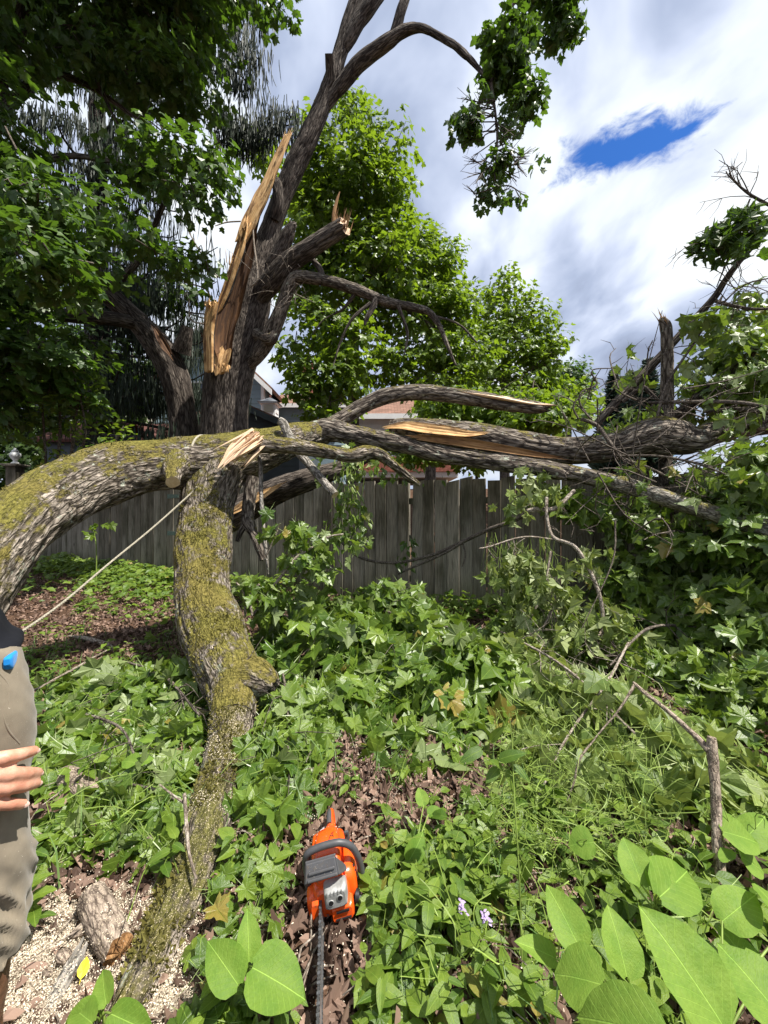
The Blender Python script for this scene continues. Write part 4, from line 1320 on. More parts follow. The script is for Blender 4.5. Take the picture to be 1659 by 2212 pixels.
def build_left_maple():
    rng = np.random.default_rng(5)
    b = P(400, 1106, 8.2)
    t = thing('leaning_maple', 'leaning side maple with dark leafy crown filling the upper left', 'tree', (b[0], b[1], gz(b[0], b[1])))
    q = Acc()
    tube(q, limb([(402, 1250, 8.3, 86), (402, 1100, 8.3, 69), (400, 960, 8.25, 58), (392, 880, 8.2, 55), (376, 810, 8.1, 57), (348, 755, 8.0, 57), (308, 705, 7.9, 46), (262, 662, 7.7, 40), (225, 630, 7.5, 38), (185, 612, 7.3, 33), (130, 590, 7.0, 26), (70, 545, 6.7, 21), (0, 480, 6.4, 15), (-120, 400, 6.0, 9)]), 84, .045, amp=.024, freq=12, stretch=.13, lump=.02, seed=4.4)
    q.build('trunk', M['bark_trunk'], t)
    q = Acc()
    wood_strip(q, strip_rows([(334, 708, 7.64, 8, .04), (346, 728, 7.60, 16, .05), (358, 748, 7.58, 18, .05), (368, 764, 7.60, 8, .04)]), (0.2, -1, .2), .5, .03, 11, 3.0)
    q.build('split_wood', [M['wood_core'], M['bark_trunk']], t)
    limbs = [[(292, 698, 7.8, 26), (250, 690, 7.5, 30), (180, 684, 7.2, 28), (90, 680, 6.8, 26), (20, 690, 6.4, 22), (-80, 700, 6.0, 16)],
             [(392, 760, 8.0, 40), (400, 730, 7.9, 30), (404, 706, 7.85, 24)],
             [(40, -20, 6.0, 60), (20, 40, 6.0, 56), (5, 110, 6.0, 50), (-25, 220, 6.0, 46), (-70, 480, 6.0, 50), (-120, 800, 6.1, 56), (-140, 1130, 6.2, 70)],
             [(225, 632, 7.5, 20), (300, 560, 7.2, 14), (360, 430, 7.0, 10), (430, 330, 6.9, 6)],
             [(0, 245, 6.0, 22), (60, 190, 6.2, 20), (110, 160, 6.4, 16), (200, 190, 6.6, 11), (300, 260, 6.8, 6)],
             [(20, 395, 6.0, 13), (120, 340, 6.3, 11), (220, 345, 6.5, 10), (330, 370, 6.8, 6)],
             [(150, 20, 6.5, 14), (190, 120, 6.5, 12), (235, 230, 6.6, 8), (262, 280, 6.7, 5)]]
    E = [(330, 40, 140, 80, 6.6, 1.0), (170, 60, 110, 80, 6.2, 1.0), (415, 60, 75, 90, 6.8, .8), (300, 150, 90, 60, 6.4, .8), (400, 170, 60, 60, 6.7, .7), (590, -12, 60, 14, 6.9, .4),
         (340, 300, 60, 44, 6.1, .5), (420, 355, 76, 46, 6.2, .6), (300, 350, 50, 40, 6.2, .5), (400, 415, 86, 36, 6.3, .6), (480, 340, 34, 34, 6.4, .4),
         (40, 350, 44, 30, 5.0, .4), (60, 440, 90, 50, 4.7, .6), (170, 500, 90, 44, 5.2, .6), (80, 560, 100, 44, 4.4, .5), (250, 455, 60, 36, 5.8, .5),
         (330, 530, 80, 30, 5.8, .5), (230, 575, 70, 26, 5.6, .5), (420, 570, 40, 36, 6.6, .4), (400, 640, 30, 30, 8.8, .4), (330, 620, 60, 26, 8.9, .5), (250, 140, 60, 50, 6.6, .6),
         (50, 770, 100, 70, 5.4, .7), (100, 850, 90, 60, 5.8, .7), (210, 800, 70, 60, 8.9, .6), (280, 850, 50, 50, 9.2, .6), (130, 730, 110, 36, 6.6, .6), (30, 900, 60, 70, 6.2, .6), (230, 890, 70, 40, 9.0, .5), (290, 770, 60, 50, 9.2, .6), (60, 640, 80, 26, 5.6, .5),
         (-150, 300, 160, 240, 5.0, 1.2), (-150, 700, 160, 240, 5.0, 1.0), (-140, 0, 180, 140, 5.2, 1.2), (200, -120, 260, 90, 6.0, 1.4), (450, -110, 150, 80, 6.4, 1.2), (330, -260, 300, 120, 6.2, 1.8), (0, -260, 260, 150, 5.4, 1.6)]  # out-of-view clumps, added so the crown's undersides stay dark
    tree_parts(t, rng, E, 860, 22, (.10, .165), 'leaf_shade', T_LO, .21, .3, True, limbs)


def build_back_maple(name, label, base, ells, ncl, per, limbs, seed, mat='leaf_back', size=(.12, .20), spread=.30, tw=True, cat='tree', shell=.45):
    rng = np.random.default_rng(seed)
    b = P(base[0], 1106, base[1])
    g = float(gz(b[0], b[1]))
    t = thing(name, label, cat, (b[0], b[1], g))
    w = base[2]
    top = P(base[0] + base[3], base[4], base[1])
    q = Acc()
    tube(q, [[b[0], b[1], g - .1, w * 1.3], [b[0], b[1], g + 1, w], [(b[0] + top[0]) / 2, b[1], (g + top[2]) / 2, w * .75], [*top, w * .2]], 20, .12, amp=.02, freq=9, seed=seed)
    q.build('trunk', M['bark_trunk'], t)
    tree_parts(t, rng, ells, ncl, per, size, mat, T_LO, spread, shell, tw, limbs)
    return t


def strands(acc, rng, p0, n, ln, hang=1.0):
    """hanging spruce branchlets below points p0 (k,3)"""
    for p in p0:
        for _ in range(n):
            o = p + rng.normal(size=3) * [.16, .16, .05]
            l = ln * rng.uniform(.4, 1.1)
            m = 5
            z = np.linspace(0, -l, m)
            sw = rng.normal(size=2) * .05
            ax = np.stack([o[0] + sw[0] * np.linspace(0, 1, m) ** 1.5, o[1] + sw[1] * np.linspace(0, 1, m) ** 1.5, o[2] + z], 1)
            w = .012 * rng.uniform(.7, 1.3)
            a0 = rng.uniform(0, 3.14)
            for a in (a0, a0 + 1.57):
                e = np.array([math.cos(a), math.sin(a), 0])
                ww = w * np.array([.5, 1.1, .6, 1.0, .12]) * rng.uniform(.8, 1.2, m)
                ww2 = w * np.array([.7, .6, 1.1, .5, .12]) * rng.uniform(.8, 1.2, m)
                V_ = np.concatenate([ax + e * ww[:, None], ax - e * ww2[:, None]])
                q = np.arange(m - 1)
                acc.add(V_, Q=np.stack([q, q + 1, m + q + 1, m + q], 1))


def build_weeping_spruce():
    rng = np.random.default_rng(8)
    d = 9.6
    b = P(210, 1106, d)
    g = float(gz(b[0], b[1]))
    t = thing('weeping_spruce', 'tall dark spruce with hanging curtain-like branchlets behind the left maple', 'tree', (b[0], b[1], g))
    q = Acc(); tube(q, [[b[0], b[1], g - .1, .34], [b[0], b[1], 5, .28], [b[0], b[1], 12, .16], [b[0], b[1], 17, .04]], 26, .1, amp=.02, freq=12); q.build('trunk', M['bark_spruce'], t)
    bo = Acc(); nd = Acc()
    pts = []
    for i in range(78):
        z = rng.uniform(3.2, 15.5)
        a = rng.uniform(0, 6.283)
        if rng.uniform() < .5: a = rng.uniform(-.9, .9)       # the side in view reaches furthest into the light
        L = (3.6 - .14 * z) * rng.uniform(.75, 1.25)
        d_ = np.array([math.cos(a), math.sin(a), 0])
        s = np.array([b[0], b[1], z])
        p = [s, s + d_ * L * .4 + [0, 0, -.25], s + d_ * L * .8 + [0, 0, -.45], s + d_ * L + [0, 0, -.22]]
        tube(bo, [[*p[0], .05], [*p[1], .035], [*p[2], .02], [*p[3], .008]], 6, .25, cap=False)
        sp = spline(np.array(p), int(L / .13))[3:]
        side = np.array([-d_[1], d_[0], 0])
        for c in sp:
            pts.append(c + side * rng.normal() * .22 + [0, 0, -.05])
            if rng.uniform() < .5: pts.append(c + side * rng.normal() * .4 + [0, 0, -.1])
    bo.build('boughs', M['bark_spruce'], t, kind='stuff')
    strands(nd, rng, np.array(pts), 6, .52)
    # limbs named in the photograph: fringe over the sky gap, and the low fringe before the cream gable
    low = []
    for pl in ([(470, 60, 9.0), (520, 90, 8.8), (560, 130, 8.6)], [(455, 230, 9.0), (500, 260, 8.8), (545, 300, 8.6)], [(480, 290, 8.8), (560, 262, 8.6), (612, 240, 8.5), (630, 252, 8.5)], [(500, 310, 8.8), (560, 285, 8.6), (625, 270, 8.5)], [(440, 120, 9.0), (500, 150, 8.8), (545, 185, 8.6)],
               [(430, 0, 9.2), (500, 20, 9.0), (575, 45, 8.8)], [(220, 880, 10.5), (300, 865, 10.4), (345, 880, 10.3)], [(210, 850, 10.6), (270, 840, 10.5), (320, 858, 10.4)], [(30, 150, 9), (100, 130, 8.8), (190, 160, 8.7)], [(20, 260, 9), (120, 250, 8.8), (230, 300, 8.7)], [(160, 600, 9), (260, 610, 8.8), (340, 650, 8.7)]):
        rows = np.array([P(*x) for x in pl])
        S = spline(rows, 34)
        tube(bo2 := Acc(), [[*r_, .02 - .012 * i / len(rows)] for i, r_ in enumerate(rows)], 6, .2, cap=False)
        bo2.build('bough', M['bark_spruce'], t)
        low += [c + rng.normal(size=3) * [.06, .12, .03] for c in S for _ in range(2)]
    strands(nd, rng, np.array(low), 6, .46)
    nd.build('foliage', M['needle'], t, False, kind='stuff')


def build_far_spruce(name, label, px, d, toppy, w, seed, g0=None):
    rng = np.random.default_rng(seed)
    b = P(px, 1106, d)
    g = float(gz(b[0], b[1])) if g0 is None else g0
    top = P(px, toppy, d)[2]
    H = top - g
    t = thing(name, label, 'tree', (b[0], b[1], g), 'dark spruces standing beyond the right hand brush')
    q = Acc(); tube(q, [[b[0], b[1], g, .2], [b[0], b[1], g + H * .5, .12], [b[0], b[1], top, .01]], 8, .5); q.build('trunk', M['bark_spruce'], t)
    a = Acc()
    n = 900
    f = rng.uniform(0.1, 1, n) ** .8
    ang = rng.uniform(0, 6.283, n)
    L = w * (1 - f) ** .8 + .12
    for i in range(n):
        z = g + H * f[i]
        d_ = np.array([math.cos(ang[i]), math.sin(ang[i]), 0])
        r1 = L[i] * rng.uniform(.6, 1.1)
        p = np.array([b[0], b[1], z])
        s = np.array([-d_[1], d_[0], 0])
        e = p + d_ * r1 + [0, 0, .12 * r1]
        m = p + d_ * r1 * .55 + [0, 0, -.10 * r1]
        wd = .09 + .10 * r1
        a.add(np.array([p, m + s * wd, e, m - s * wd, m + [0, 0, -wd * 1.3]]), T=[(0, 1, 2), (0, 2, 3), (0, 4, 2)])
        for _ in range(3):
            u = rng.uniform(.3, 1); c = p + (e - p) * u; o = s * rng.choice([-1, 1]) * wd * rng.uniform(.8, 1.8) + d_ * .12
            a.add(np.array([c - d_ * .05, c + o + [0, 0, .05], c + d_ * .06 + [0, 0, -.05]]), T=[(0, 1, 2)])
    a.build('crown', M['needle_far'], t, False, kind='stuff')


build_broken_maple()
build_left_maple()
build_weeping_spruce()
build_back_maple('back_maple', 'bright green leafy maple right behind the broken trunk', (760, 12.5, .22, 10, 330),
                 [(760, 250, 30, 40, 11.8, .9), (710, 330, 70, 70, 11.6, 1.2), (820, 345, 70, 50, 11.6, 1.2), (770, 420, 100, 80, 11.6, 1.4), (830, 440, 50, 70, 11.6, 1.0), (740, 530, 100, 80, 11.4, 1.4), (800, 600, 90, 60, 11.2, 1.2), (670, 430, 50, 70, 11.8, 1.0), (660, 600, 60, 60, 11.8, 1.0), (700, 690, 70, 50, 10.8, 1.0), (760, 735, 60, 40, 10.6, .8), (640, 745, 40, 34, 10.8, .6), (700, 830, 44, 40, 10.5, .6), (662, 795, 26, 30, 10.4, .4), (745, 800, 50, 40, 10.4, .6), (705, 880, 40, 20, 10.2, .4), (650, 840, 18, 20, 10.2, .3), (850, 560, 50, 60, 11.4, 1.0), (560, 345, 30, 40, 11.8, .6), (690, 170, 1, 1, 11, .1)],
                 540, 21, [[(755, 800, 12.3, 10), (770, 600, 12, 9), (800, 450, 11.8, 6), (830, 350, 11.7, 3)], [(750, 640, 12, 8), (720, 520, 11.8, 6), (700, 380, 11.7, 3)]], 31)
build_back_maple('back_maple', 'bright green maple with spreading lower boughs in the middle beside the open sky', (930, 13.5, .2, 0, 540),
                 [(920, 540, 60, 40, 12.8, 1.0), (890, 600, 70, 50, 12.6, 1.2), (960, 600, 40, 50, 12.8, 1.0), (930, 670, 80, 45, 12.4, 1.2), (860, 690, 60, 40, 12.0, 1.0), (980, 690, 60, 40, 12.6, 1.0), (920, 760, 90, 40, 12.2, 1.2), (840, 790, 50, 34, 11.6, .8), (1000, 770, 60, 40, 12.4, .9), (900, 510, 34, 24, 12.8, .6), (950, 830, 80, 26, 12.0, .8)],
                 350, 19, [[(925, 900, 13.2, 9), (930, 760, 13, 8), (925, 640, 12.9, 5), (920, 560, 12.8, 3)], [(820, 660, 11.5, 9), (900, 680, 11.8, 8), (960, 740, 12, 6), (990, 800, 12.0, 3)]], 32)
build_back_maple('back_maple', 'pale green maple on the right of the middle group, lowest against the clouds', (1090, 15, .2, 0, 610),
                 [(1090, 630, 40, 40, 14.6, .9), (1060, 690, 60, 40, 14.4, 1.0), (1130, 690, 60, 40, 14.4, 1.0), (1100, 750, 90, 45, 14.2, 1.2), (1170, 740, 40, 40, 14.2, .8), (1040, 780, 60, 40, 14, 1.0), (1150, 800, 60, 40, 14, 1.0), (1080, 830, 90, 35, 13.8, 1.0), (1190, 790, 25, 50, 14, .7), (1230, 850, 40, 30, 13.6, .8), (1160, 860, 60, 26, 13.4, .8), (1010, 640, 20, 26, 14, .5), (1020, 850, 60, 24, 13.4, .8)],
                 310, 19, [[(1090, 900, 14.8, 9), (1092, 760, 14.6, 6), (1090, 650, 14.6, 3)]], 33, size=(.13, .19))
build_back_maple('far_tree', 'small rounded dark green tree far off beneath the clouds', (1228, 26, .25, 0, 790),
                 [(1228, 820, 32, 34, 26, 1.4), (1215, 855, 40, 30, 25.6, 1.4), (1240, 850, 24, 28, 26, 1.2)], 150, 24, [], 34, 'leaf_far', (.18, .28), .5)
build_far_spruce('far_spruce', 'far dark spruce on the left of the pair beyond the brush', 1325, 22, 800, 1.5, 41)
build_far_spruce('far_spruce', 'far dark spruce on the right of the pair, half hidden by the snapped sapling', 1400, 21, 775, 1.7, 42)
build_far_spruce('far_spruce', 'small far spruce between the two larger spruces', 1362, 23, 806, 1.2, 43)
# bushes leaning over the far side of the fence
build_back_maple('fence_shrub', 'sunlit green bush behind the fence under the arched broken branch', (1030, 8.2, .06, 0, 900),
                 [(960, 880, 60, 34, 8.0, .5), (1040, 890, 60, 34, 8.0, .5), (1120, 900, 60, 34, 7.6, .5), (1200, 900, 60, 34, 7.4, .5), (1000, 960, 70, 40, 7.0, .5), (900, 960, 60, 40, 7.2, .4), (1150, 870, 60, 24, 8, .4), (1110, 860, 50, 20, 8.4, .4)],
                 190, 24, [], 35, 'leaf_back', (.09, .14), .22, cat='bush')

build_back_maple('added_hedge', 'tall dark hedge added to block the sky behind the sheds at the far left', (120, 13.5, .08, 0, 820),  # added hedge: keeps bright sky from showing below the left crown
                 [(-60, 930, 160, 110, 13.5, 1.0), (120, 930, 140, 100, 13.5, 1.0), (260, 890, 60, 60, 14.5, .8), (20, 1040, 200, 60, 12.6, .6), (180, 780, 120, 80, 14, 1.0), (-100, 780, 140, 120, 13.5, 1.0)],
                 420, 26, [], 36, 'leaf_far', (.16, .24), .40, tw=False, cat='hedge')
# ------------------------------------------------------------------ fallen timber
def moss_tufts(parent, S, rng, n, up=0.15):
    """little upright moss shoots over the upper side of a limb (rows x,y,z,r)"""
    a = Acc()
    i = rng.integers(1, len(S) - 1, n)
    C, R = S[i, :3], S[i, 3]
    T = unit(S[np.minimum(i + 1, len(S) - 1), :3] - S[i - 1, :3])
    u = unit(np.cross(T, [0, 0, 1.0])); v = np.cross(u, T)
    th = rng.normal(size=n) * .75
    nrm = u * np.sin(th)[:, None] + v * np.cos(th)[:, None]
    Pn = C + T * rng.normal(size=(n, 1)) * .03 + nrm * (R * rng.uniform(.96, 1.02, n))[:, None]
    keep = fbm(Pn * 5.0, 3) > .52
    Pn, nrm = Pn[keep], nrm[keep]
    h = rng.uniform(.005, .014, len(Pn))[:, None]
    e = unit(rng.normal(size=Pn.shape)) * h * .7
    tip = Pn + nrm * h + rng.normal(size=Pn.shape) * .006
    V = np.stack([Pn - e, Pn + e, tip], 1).reshape(-1, 3)
    a.add(V, T=np.arange(len(V)).reshape(-1, 3))
    a.build('moss', M['moss'], parent, False, kind='stuff')


def chips_on(parent, S, rng, n, th_s=.7):
    a = Acc()
    i = rng.integers(1, len(S) - 1, n)
    T = unit(S[np.minimum(i + 1, len(S) - 1), :3] - S[i - 1, :3])
    u = unit(np.cross(T, [0, 0, 1.0])); v = np.cross(u, T)
    th = rng.normal(size=n) * th_s
    nrm = u * np.sin(th)[:, None] + v * np.cos(th)[:, None]
    Pn = S[i, :3] + T * rng.normal(size=(n, 1)) * .03 + nrm * (S[i, 3] * rng.uniform(1.0, 1.06, n))[:, None]
    flakes(a, Pn[fbm(Pn * 9.0, 3) > .47], rng, .0021)
    a.build('sawdust', M['sawdust'], parent, False, kind='stuff')


def flakes(a, Pn, rng, s):
    n = len(Pn)
    e1 = unit(rng.normal(size=(n, 3))); e2 = unit(np.cross(e1, rng.normal(size=(n, 3))))
    k1 = (s * rng.uniform(.4, 1.5, n))[:, None]; k2 = (s * rng.uniform(.25, .7, n))[:, None]
    V = np.stack([Pn - e1 * k1 - e2 * k2, Pn + e1 * k1 - e2 * k2 * .6, Pn + e1 * k1 * .8 + e2 * k2, Pn - e1 * k1 * .8 + e2 * k2], 1)
    a.add(V.reshape(-1, 3), Q=np.arange(4 * n).reshape(-1, 4))


def build_mossy_limb():
    rng = np.random.default_rng(51)
    t = thing('mossy_limb', 'massive fallen mossy limb forking into a horizontal arm and one bent down to the ground', 'fallen limb', P(470, 1400, 3.0) * [1, 1, 0])
    a = Acc()
    V = limb([(560, 975, 4.4, 92), (520, 985, 4.2, 100), (480, 1005, 4.03, 112), (455, 1060, 3.9, 112), (446, 1120, 3.78, 108), (440, 1190, 3.55, 112), (438, 1260, 3.30, 112), (447, 1320, 3.08, 118), (468, 1385, 2.86, 128), (494, 1450, 2.62, 128), (505, 1500, 2.46, 100), (502, 1560, 2.26, 88),
              (488, 1640, 2.02, 90), (467, 1720, 1.80, 98), (445, 1800, 1.61, 114), (420, 1880, 1.47, 120), (388, 1960, 1.345, 116), (345, 2050, 1.22, 106), (295, 2150, 1.10, 90), (235, 2260, 1.005, 84), (170, 2400, .91, 70)])
    m = 12
    S1 = tube(a, V[:m], 128, .014, amp=.017, freq=20, stretch=.24, lump=.030, seed=3.0, lumpf=2.6)
    a.build('limb', M['bark_moss'], t)
    a = Acc()
    S2 = tube(a, V[m - 2:], 96, .012, amp=.014, freq=19, stretch=.24, lump=.012, seed=7.0)
    a.build('limb', M['bark_mossdust'], t, label='lower arm of the limb lying on the ground, sprinkled with sawdust')
    a = Acc()
    Hh = limb([(545, 985, 4.3, 96), (500, 990, 4.08, 106), (450, 1000, 3.95, 112), (400, 1004, 3.85, 112), (350, 1006, 3.72, 112), (300, 1010, 3.56, 118), (240, 1022, 3.36, 124), (180, 1044, 3.14, 130), (120, 1076, 2.92, 138), (60, 1118, 2.68, 134), (10, 1166, 2.48, 142), (-50, 1246, 2.30, 146), (-130, 1400, 2.12, 146), (-240, 1640, 2.0, 150)])
    S3 = tube(a, Hh, 128, .015, amp=.019, freq=19, stretch=.22, lump=.032, seed=11.0, lumpf=2.4)
    a.build('limb', M['bark_moss'], t)
    a = Acc()
    S4 = tube(a, limb([(470, 1000, 4.06, 90), (530, 985, 4.2, 104), (585, 968, 4.45, 84), (640, 948, 4.75, 66), (700, 935, 5.0, 50)]), 96, .02, amp=.018, freq=19, stretch=.22, lump=.03, seed=15.0)
    a.build('limb', M['bark_moss'], t)
    a = Acc()
    tube(a, limb([(392, 990, 3.84, 96), (382, 1002, 3.68, 74), (375, 1016, 3.52, 46), (373, 1030, 3.42, 32), (373, 1042, 3.36, 29)]), 32, .02, amp=.010, freq=20, capmi=1, seed=17)
    a.build('cut_stub', [M['bark_moss'], M['cut_end']], t)
    a = Acc()
    tube(a, limb([(535, 1465, 2.55, 95), (556, 1464, 2.48, 84), (578, 1472, 2.44, 62), (592, 1480, 2.42, 36)]), 48, .02, amp=.02, freq=18, lump=.02, jag1=.03, seed=19)
    a.build('burr', M['bark_moss'], t)
    moss_tufts(t, S1, rng, 9000); moss_tufts(t, S3, rng, 11000); moss_tufts(t, S2, rng, 5000); moss_tufts(t, S4, rng, 3500)
    chips_on(t, S2[:-60], rng, 5200)
    chips_on(t, S1[-80:], rng, 700)


def simple_limb(name, label, pts, mat='bark_limb', nseg=40, step=.025, amp=.014, freq=17, cat='branch', group=None, parts=(), spl=None, capmi=None, jag0=0, jag1=0, seed=1, lump=.012, stretch=.22):
    rng = np.random.default_rng(int(seed * 10))
    rows = limb(pts)
    lo = rows[np.argmin(rows[:, 2]), :3]
    t = thing(name, label, cat, lo, group)
    a = Acc()
    tube(a, rows, nseg, step, amp=amp, freq=freq, stretch=stretch, lump=lump, jag0=jag0, jag1=jag1, capmi=capmi, seed=seed)
    a.build('limb', [M[mat], M['cut_end'], M['wood_pale']], t)
    for p in parts:
        a = Acc(); w = dict(nseg=max(10, nseg // 2), step=step * 1.4, amp=amp * .7, freq=freq, lump=lump * .5, seed=rng.uniform(0, 99))
        tube(a, limb(p), **w); a.build('side_branch', M[mat], t)
    return t, rows, rng


def build_right_timber():
    # arched branch and long lower limb, one forked piece
    t, rows, rng = simple_limb('forked_limb', 'dark forked limb, one arm arched and snapped, the other sloping to the right edge',
        [(600, 985, 5.0, 34), (650, 950, 5.0, 45), (700, 930, 4.95, 48), (755, 938, 4.85, 43), (820, 950, 4.78, 40), (880, 962, 4.7, 40), (950, 980, 4.6, 40), (1020, 992, 4.5, 38), (1100, 1002, 4.4, 36), (1180, 1014, 4.28, 36), (1260, 1028, 4.15, 36), (1330, 1044, 3.98, 34), (1370, 1056, 3.88, 24)],
        'bark_limb', 56, .022, .022, 17, 'fallen limb', seed=2.2, lump=.014)
    a = Acc()
    tube(a, limb([(690, 935, 4.95, 40), (735, 908, 5.0, 36), (780, 880, 5.05, 34), (830, 857, 5.08, 34), (890, 848, 5.08, 33), (960, 852, 5.02, 33), (1030, 862, 4.98, 34), (1090, 872, 4.95, 33), (1150, 880, 4.92, 28), (1172, 882, 4.92, 20)]), 44, .022, amp=.018, freq=18, lump=.01, jag1=.12, seed=31)
    a.build('limb', [M['bark_limb']], t)
    a = Acc()
    tube(a, limb([(1290, 1036, 4.06, 22), (1335, 1044, 3.96, 34), (1400, 1064, 3.8, 35), (1480, 1090, 3.6, 36), (1560, 1115, 3.42, 36), (1640, 1138, 3.25, 38), (1760, 1170, 3.0, 36)]), 44, .02, amp=.006, freq=26, lump=.010, seed=44)
    a.build('limb', M['bark_grey'], t)
    w = Acc()
    wood_strip(w, strip_rows([(1010, 848, 4.92, 8, .02), (1050, 853, 4.90, 18, .03), (1100, 861, 4.88, 20, .03), (1150, 870, 4.87, 15, .03), (1190, 874, 4.87, 5, .02)]), (0, -.55, 1), -.1, .02, 9, 3.0, endjag=.1)
    w.build('split_wood', [M['wood_pale'], M['wood']], t)
    a = Acc()
    for pts in ([(1160, 1012, 4.2, 22), (1200, 1020, 4.05, 24), (1222, 1030, 4.0, 18)], [(905, 950, 4.65, 20), (930, 940, 4.6, 16), (950, 946, 4.58, 10)]):
        tube(a, limb(pts), 20, .02, amp=.01, freq=20, jag1=.03, seed=5)
    a.build('stub', M['bark_limb'], t)
    # split limb with the hollow
    t, rows, rng = simple_limb('split_limb', 'thick split limb with long exposed orange heartwood and a swollen grey knob on the right', 
        [(842, 920, 4.95, 22), (870, 922, 4.92, 36), (920, 930, 4.88, 50), (980, 940, 4.82, 62), (1050, 950, 4.75, 66), (1120, 962, 4.66, 64), (1200, 972, 4.55, 60), (1270, 972, 4.45, 58), (1330, 964, 4.36, 62), (1375, 950, 4.3, 72), (1420, 942, 4.24, 82), (1460, 945, 4.2, 76), (1500, 950, 4.15, 58), (1540, 935, 4.2, 50), (1600, 922, 4.3, 46), (1660, 916, 4.4, 44), (1780, 905, 4.5, 38)],
        'bark_limb', 72, .022, .022, 17, 'fallen limb', seed=4.4, lump=.014)
    w = Acc()
    wood_strip(w, strip_rows([(838, 922, 4.72, 8, .03), (870, 918, 4.66, 20, .04), (920, 924, 4.60, 26, .05), (970, 930, 4.53, 26, .05), (1010, 936, 4.48, 18, .04), (1042, 936, 4.47, 6, .03)]), (0, -1, .5), .3, .02, 13, 6.0, endjag=.08)
    w.build('split_wood', [M['wood'], M['bark_limb']], t)
    w = Acc()
    wood_strip(w, strip_rows([(900, 944, 4.57, 12, .03), (980, 952, 4.47, 18, .03), (1060, 964, 4.38, 18, .03), (1140, 978, 4.30, 14, .03), (1200, 988, 4.28, 6, .02)]), (0, -1, -.1), .3, .02, 11, 8.0)
    w.build('rotten_core', [M['wood_rot'], M['bark_limb']], t)
    # mossy branch broken off across the fork
    t, rows, rng = simple_limb('mossy_branch', 'mossy broken branch with pale splintered end lying across the fork', [(536, 962, 3.72, 38), (565, 960, 3.74, 36), (610, 962, 3.8, 34), (660, 968, 3.88, 32), (710, 976, 3.95, 31), (760, 984, 4.02, 32), (790, 978, 4.1, 32), (820, 982, 4.18, 27), (845, 1000, 4.25, 22), (875, 1024, 4.35, 18), (905, 1046, 4.45, 12)], 'bark_moss', 44, .016, .014, 22, seed=6.1, jag0=.02)
    w = Acc()
    c = P(545, 958, 3.72)
    splinters(w, c, P(486, 1000, 3.62) - c, .12, 60, .36, rng, thick=.20)
    wood_strip(w, strip_rows([(556, 946, 3.66, 34, .05), (530, 958, 3.62, 50, .05), (506, 976, 3.58, 40, .04), (482, 1002, 3.55, 10, .02)]), (-.1, -1, .5), .1, .03, 11, 2.2, endjag=.06)
    w.build('splintered_end', [M['wood_pale'], M['wood']], t, False)
    # sawn branch pointing down, cut end towards the viewer
    t, rows, rng = simple_limb('sawn_branch', 'thin grey branch with sawn end hanging over the fence', [(603, 908, 4.3, 16), (612, 915, 4.3, 20), (622, 938, 4.28, 20), (640, 970, 4.22, 20), (665, 1000, 4.1, 19), (690, 1030, 4.0, 19), (712, 1056, 3.92, 19), (724, 1069, 3.88, 19)], 'bark_pale', 22, .02, .004, 30, seed=7.3, capmi=1, lump=.006)
    simple_limb('bare_stick', 'long thin peeled stick hanging straight down from the fork', [(552, 972, 3.9, 8), (562, 1000, 3.85, 9), (564, 1060, 3.82, 9), (568, 1130, 3.80, 8), (576, 1200, 3.78, 7), (579, 1240, 3.78, 5)], 'bark_pale', 12, .03, .002, 30, seed=8.2, lump=.003)
    simple_limb('knobbly_branch', 'short knobbly grey branch hanging beneath the fork', [(545, 1030, 4.05, 26), (540, 1070, 4.02, 28), (535, 1110, 4.0, 27), (536, 1128, 3.98, 30), (548, 1155, 3.95, 20), (560, 1185, 3.92, 18), (568, 1210, 3.9, 14)], 'bark_limb', 26, .02, .012, 22, seed=9.4, parts=([(536, 1126, 3.98, 18), (522, 1145, 3.95, 13), (512, 1170, 3.92, 8)],))
    t, rows, rng = simple_limb('dark_log', 'dark broken log leaning on the fence behind the fork', [(470, 1135, 5.6, 58), (520, 1105, 5.55, 62), (570, 1075, 5.5, 58), (620, 1052, 5.45, 54), (670, 1035, 5.4, 48), (740, 1010, 5.5, 36), (800, 985, 5.6, 24)], 'bark_trunk', 44, .03, .024, 14, 'log', seed=10.2)
    w = Acc()
    wood_strip(w, strip_rows([(498, 1108, 5.28, 10, .03), (530, 1088, 5.24, 20, .03), (570, 1066, 5.2, 18, .03), (600, 1050, 5.2, 6, .02)]), (0, -1, .3), .2, .02, 9, 4.0)
    w.build('split_wood', [M['wood'], M['bark_trunk']], t)
    # snapped sapling and the leaning dark limb at the right
    t, rows, rng = simple_limb('snapped_sapling', 'upright snapped sapling with splintered top at the right', [(1432, 1340, 4.35, 30), (1434, 1200, 4.35, 28), (1436, 1060, 4.45, 27), (1440, 900, 4.5, 27), (1441, 800, 4.5, 24), (1440, 740, 4.5, 22), (1438, 706, 4.5, 22), (1430, 690, 4.5, 15)], 'bark_limb', 28, .03, .010, 22, 'tree', seed=12.5, jag1=.03)
    w = Acc(); c = P(1432, 696, 4.49); splinters(w, c, P(1412, 655, 4.49) - c, .035, 16, .22, rng, thick=.35); w.build('splinters', M['wood'], t, False)


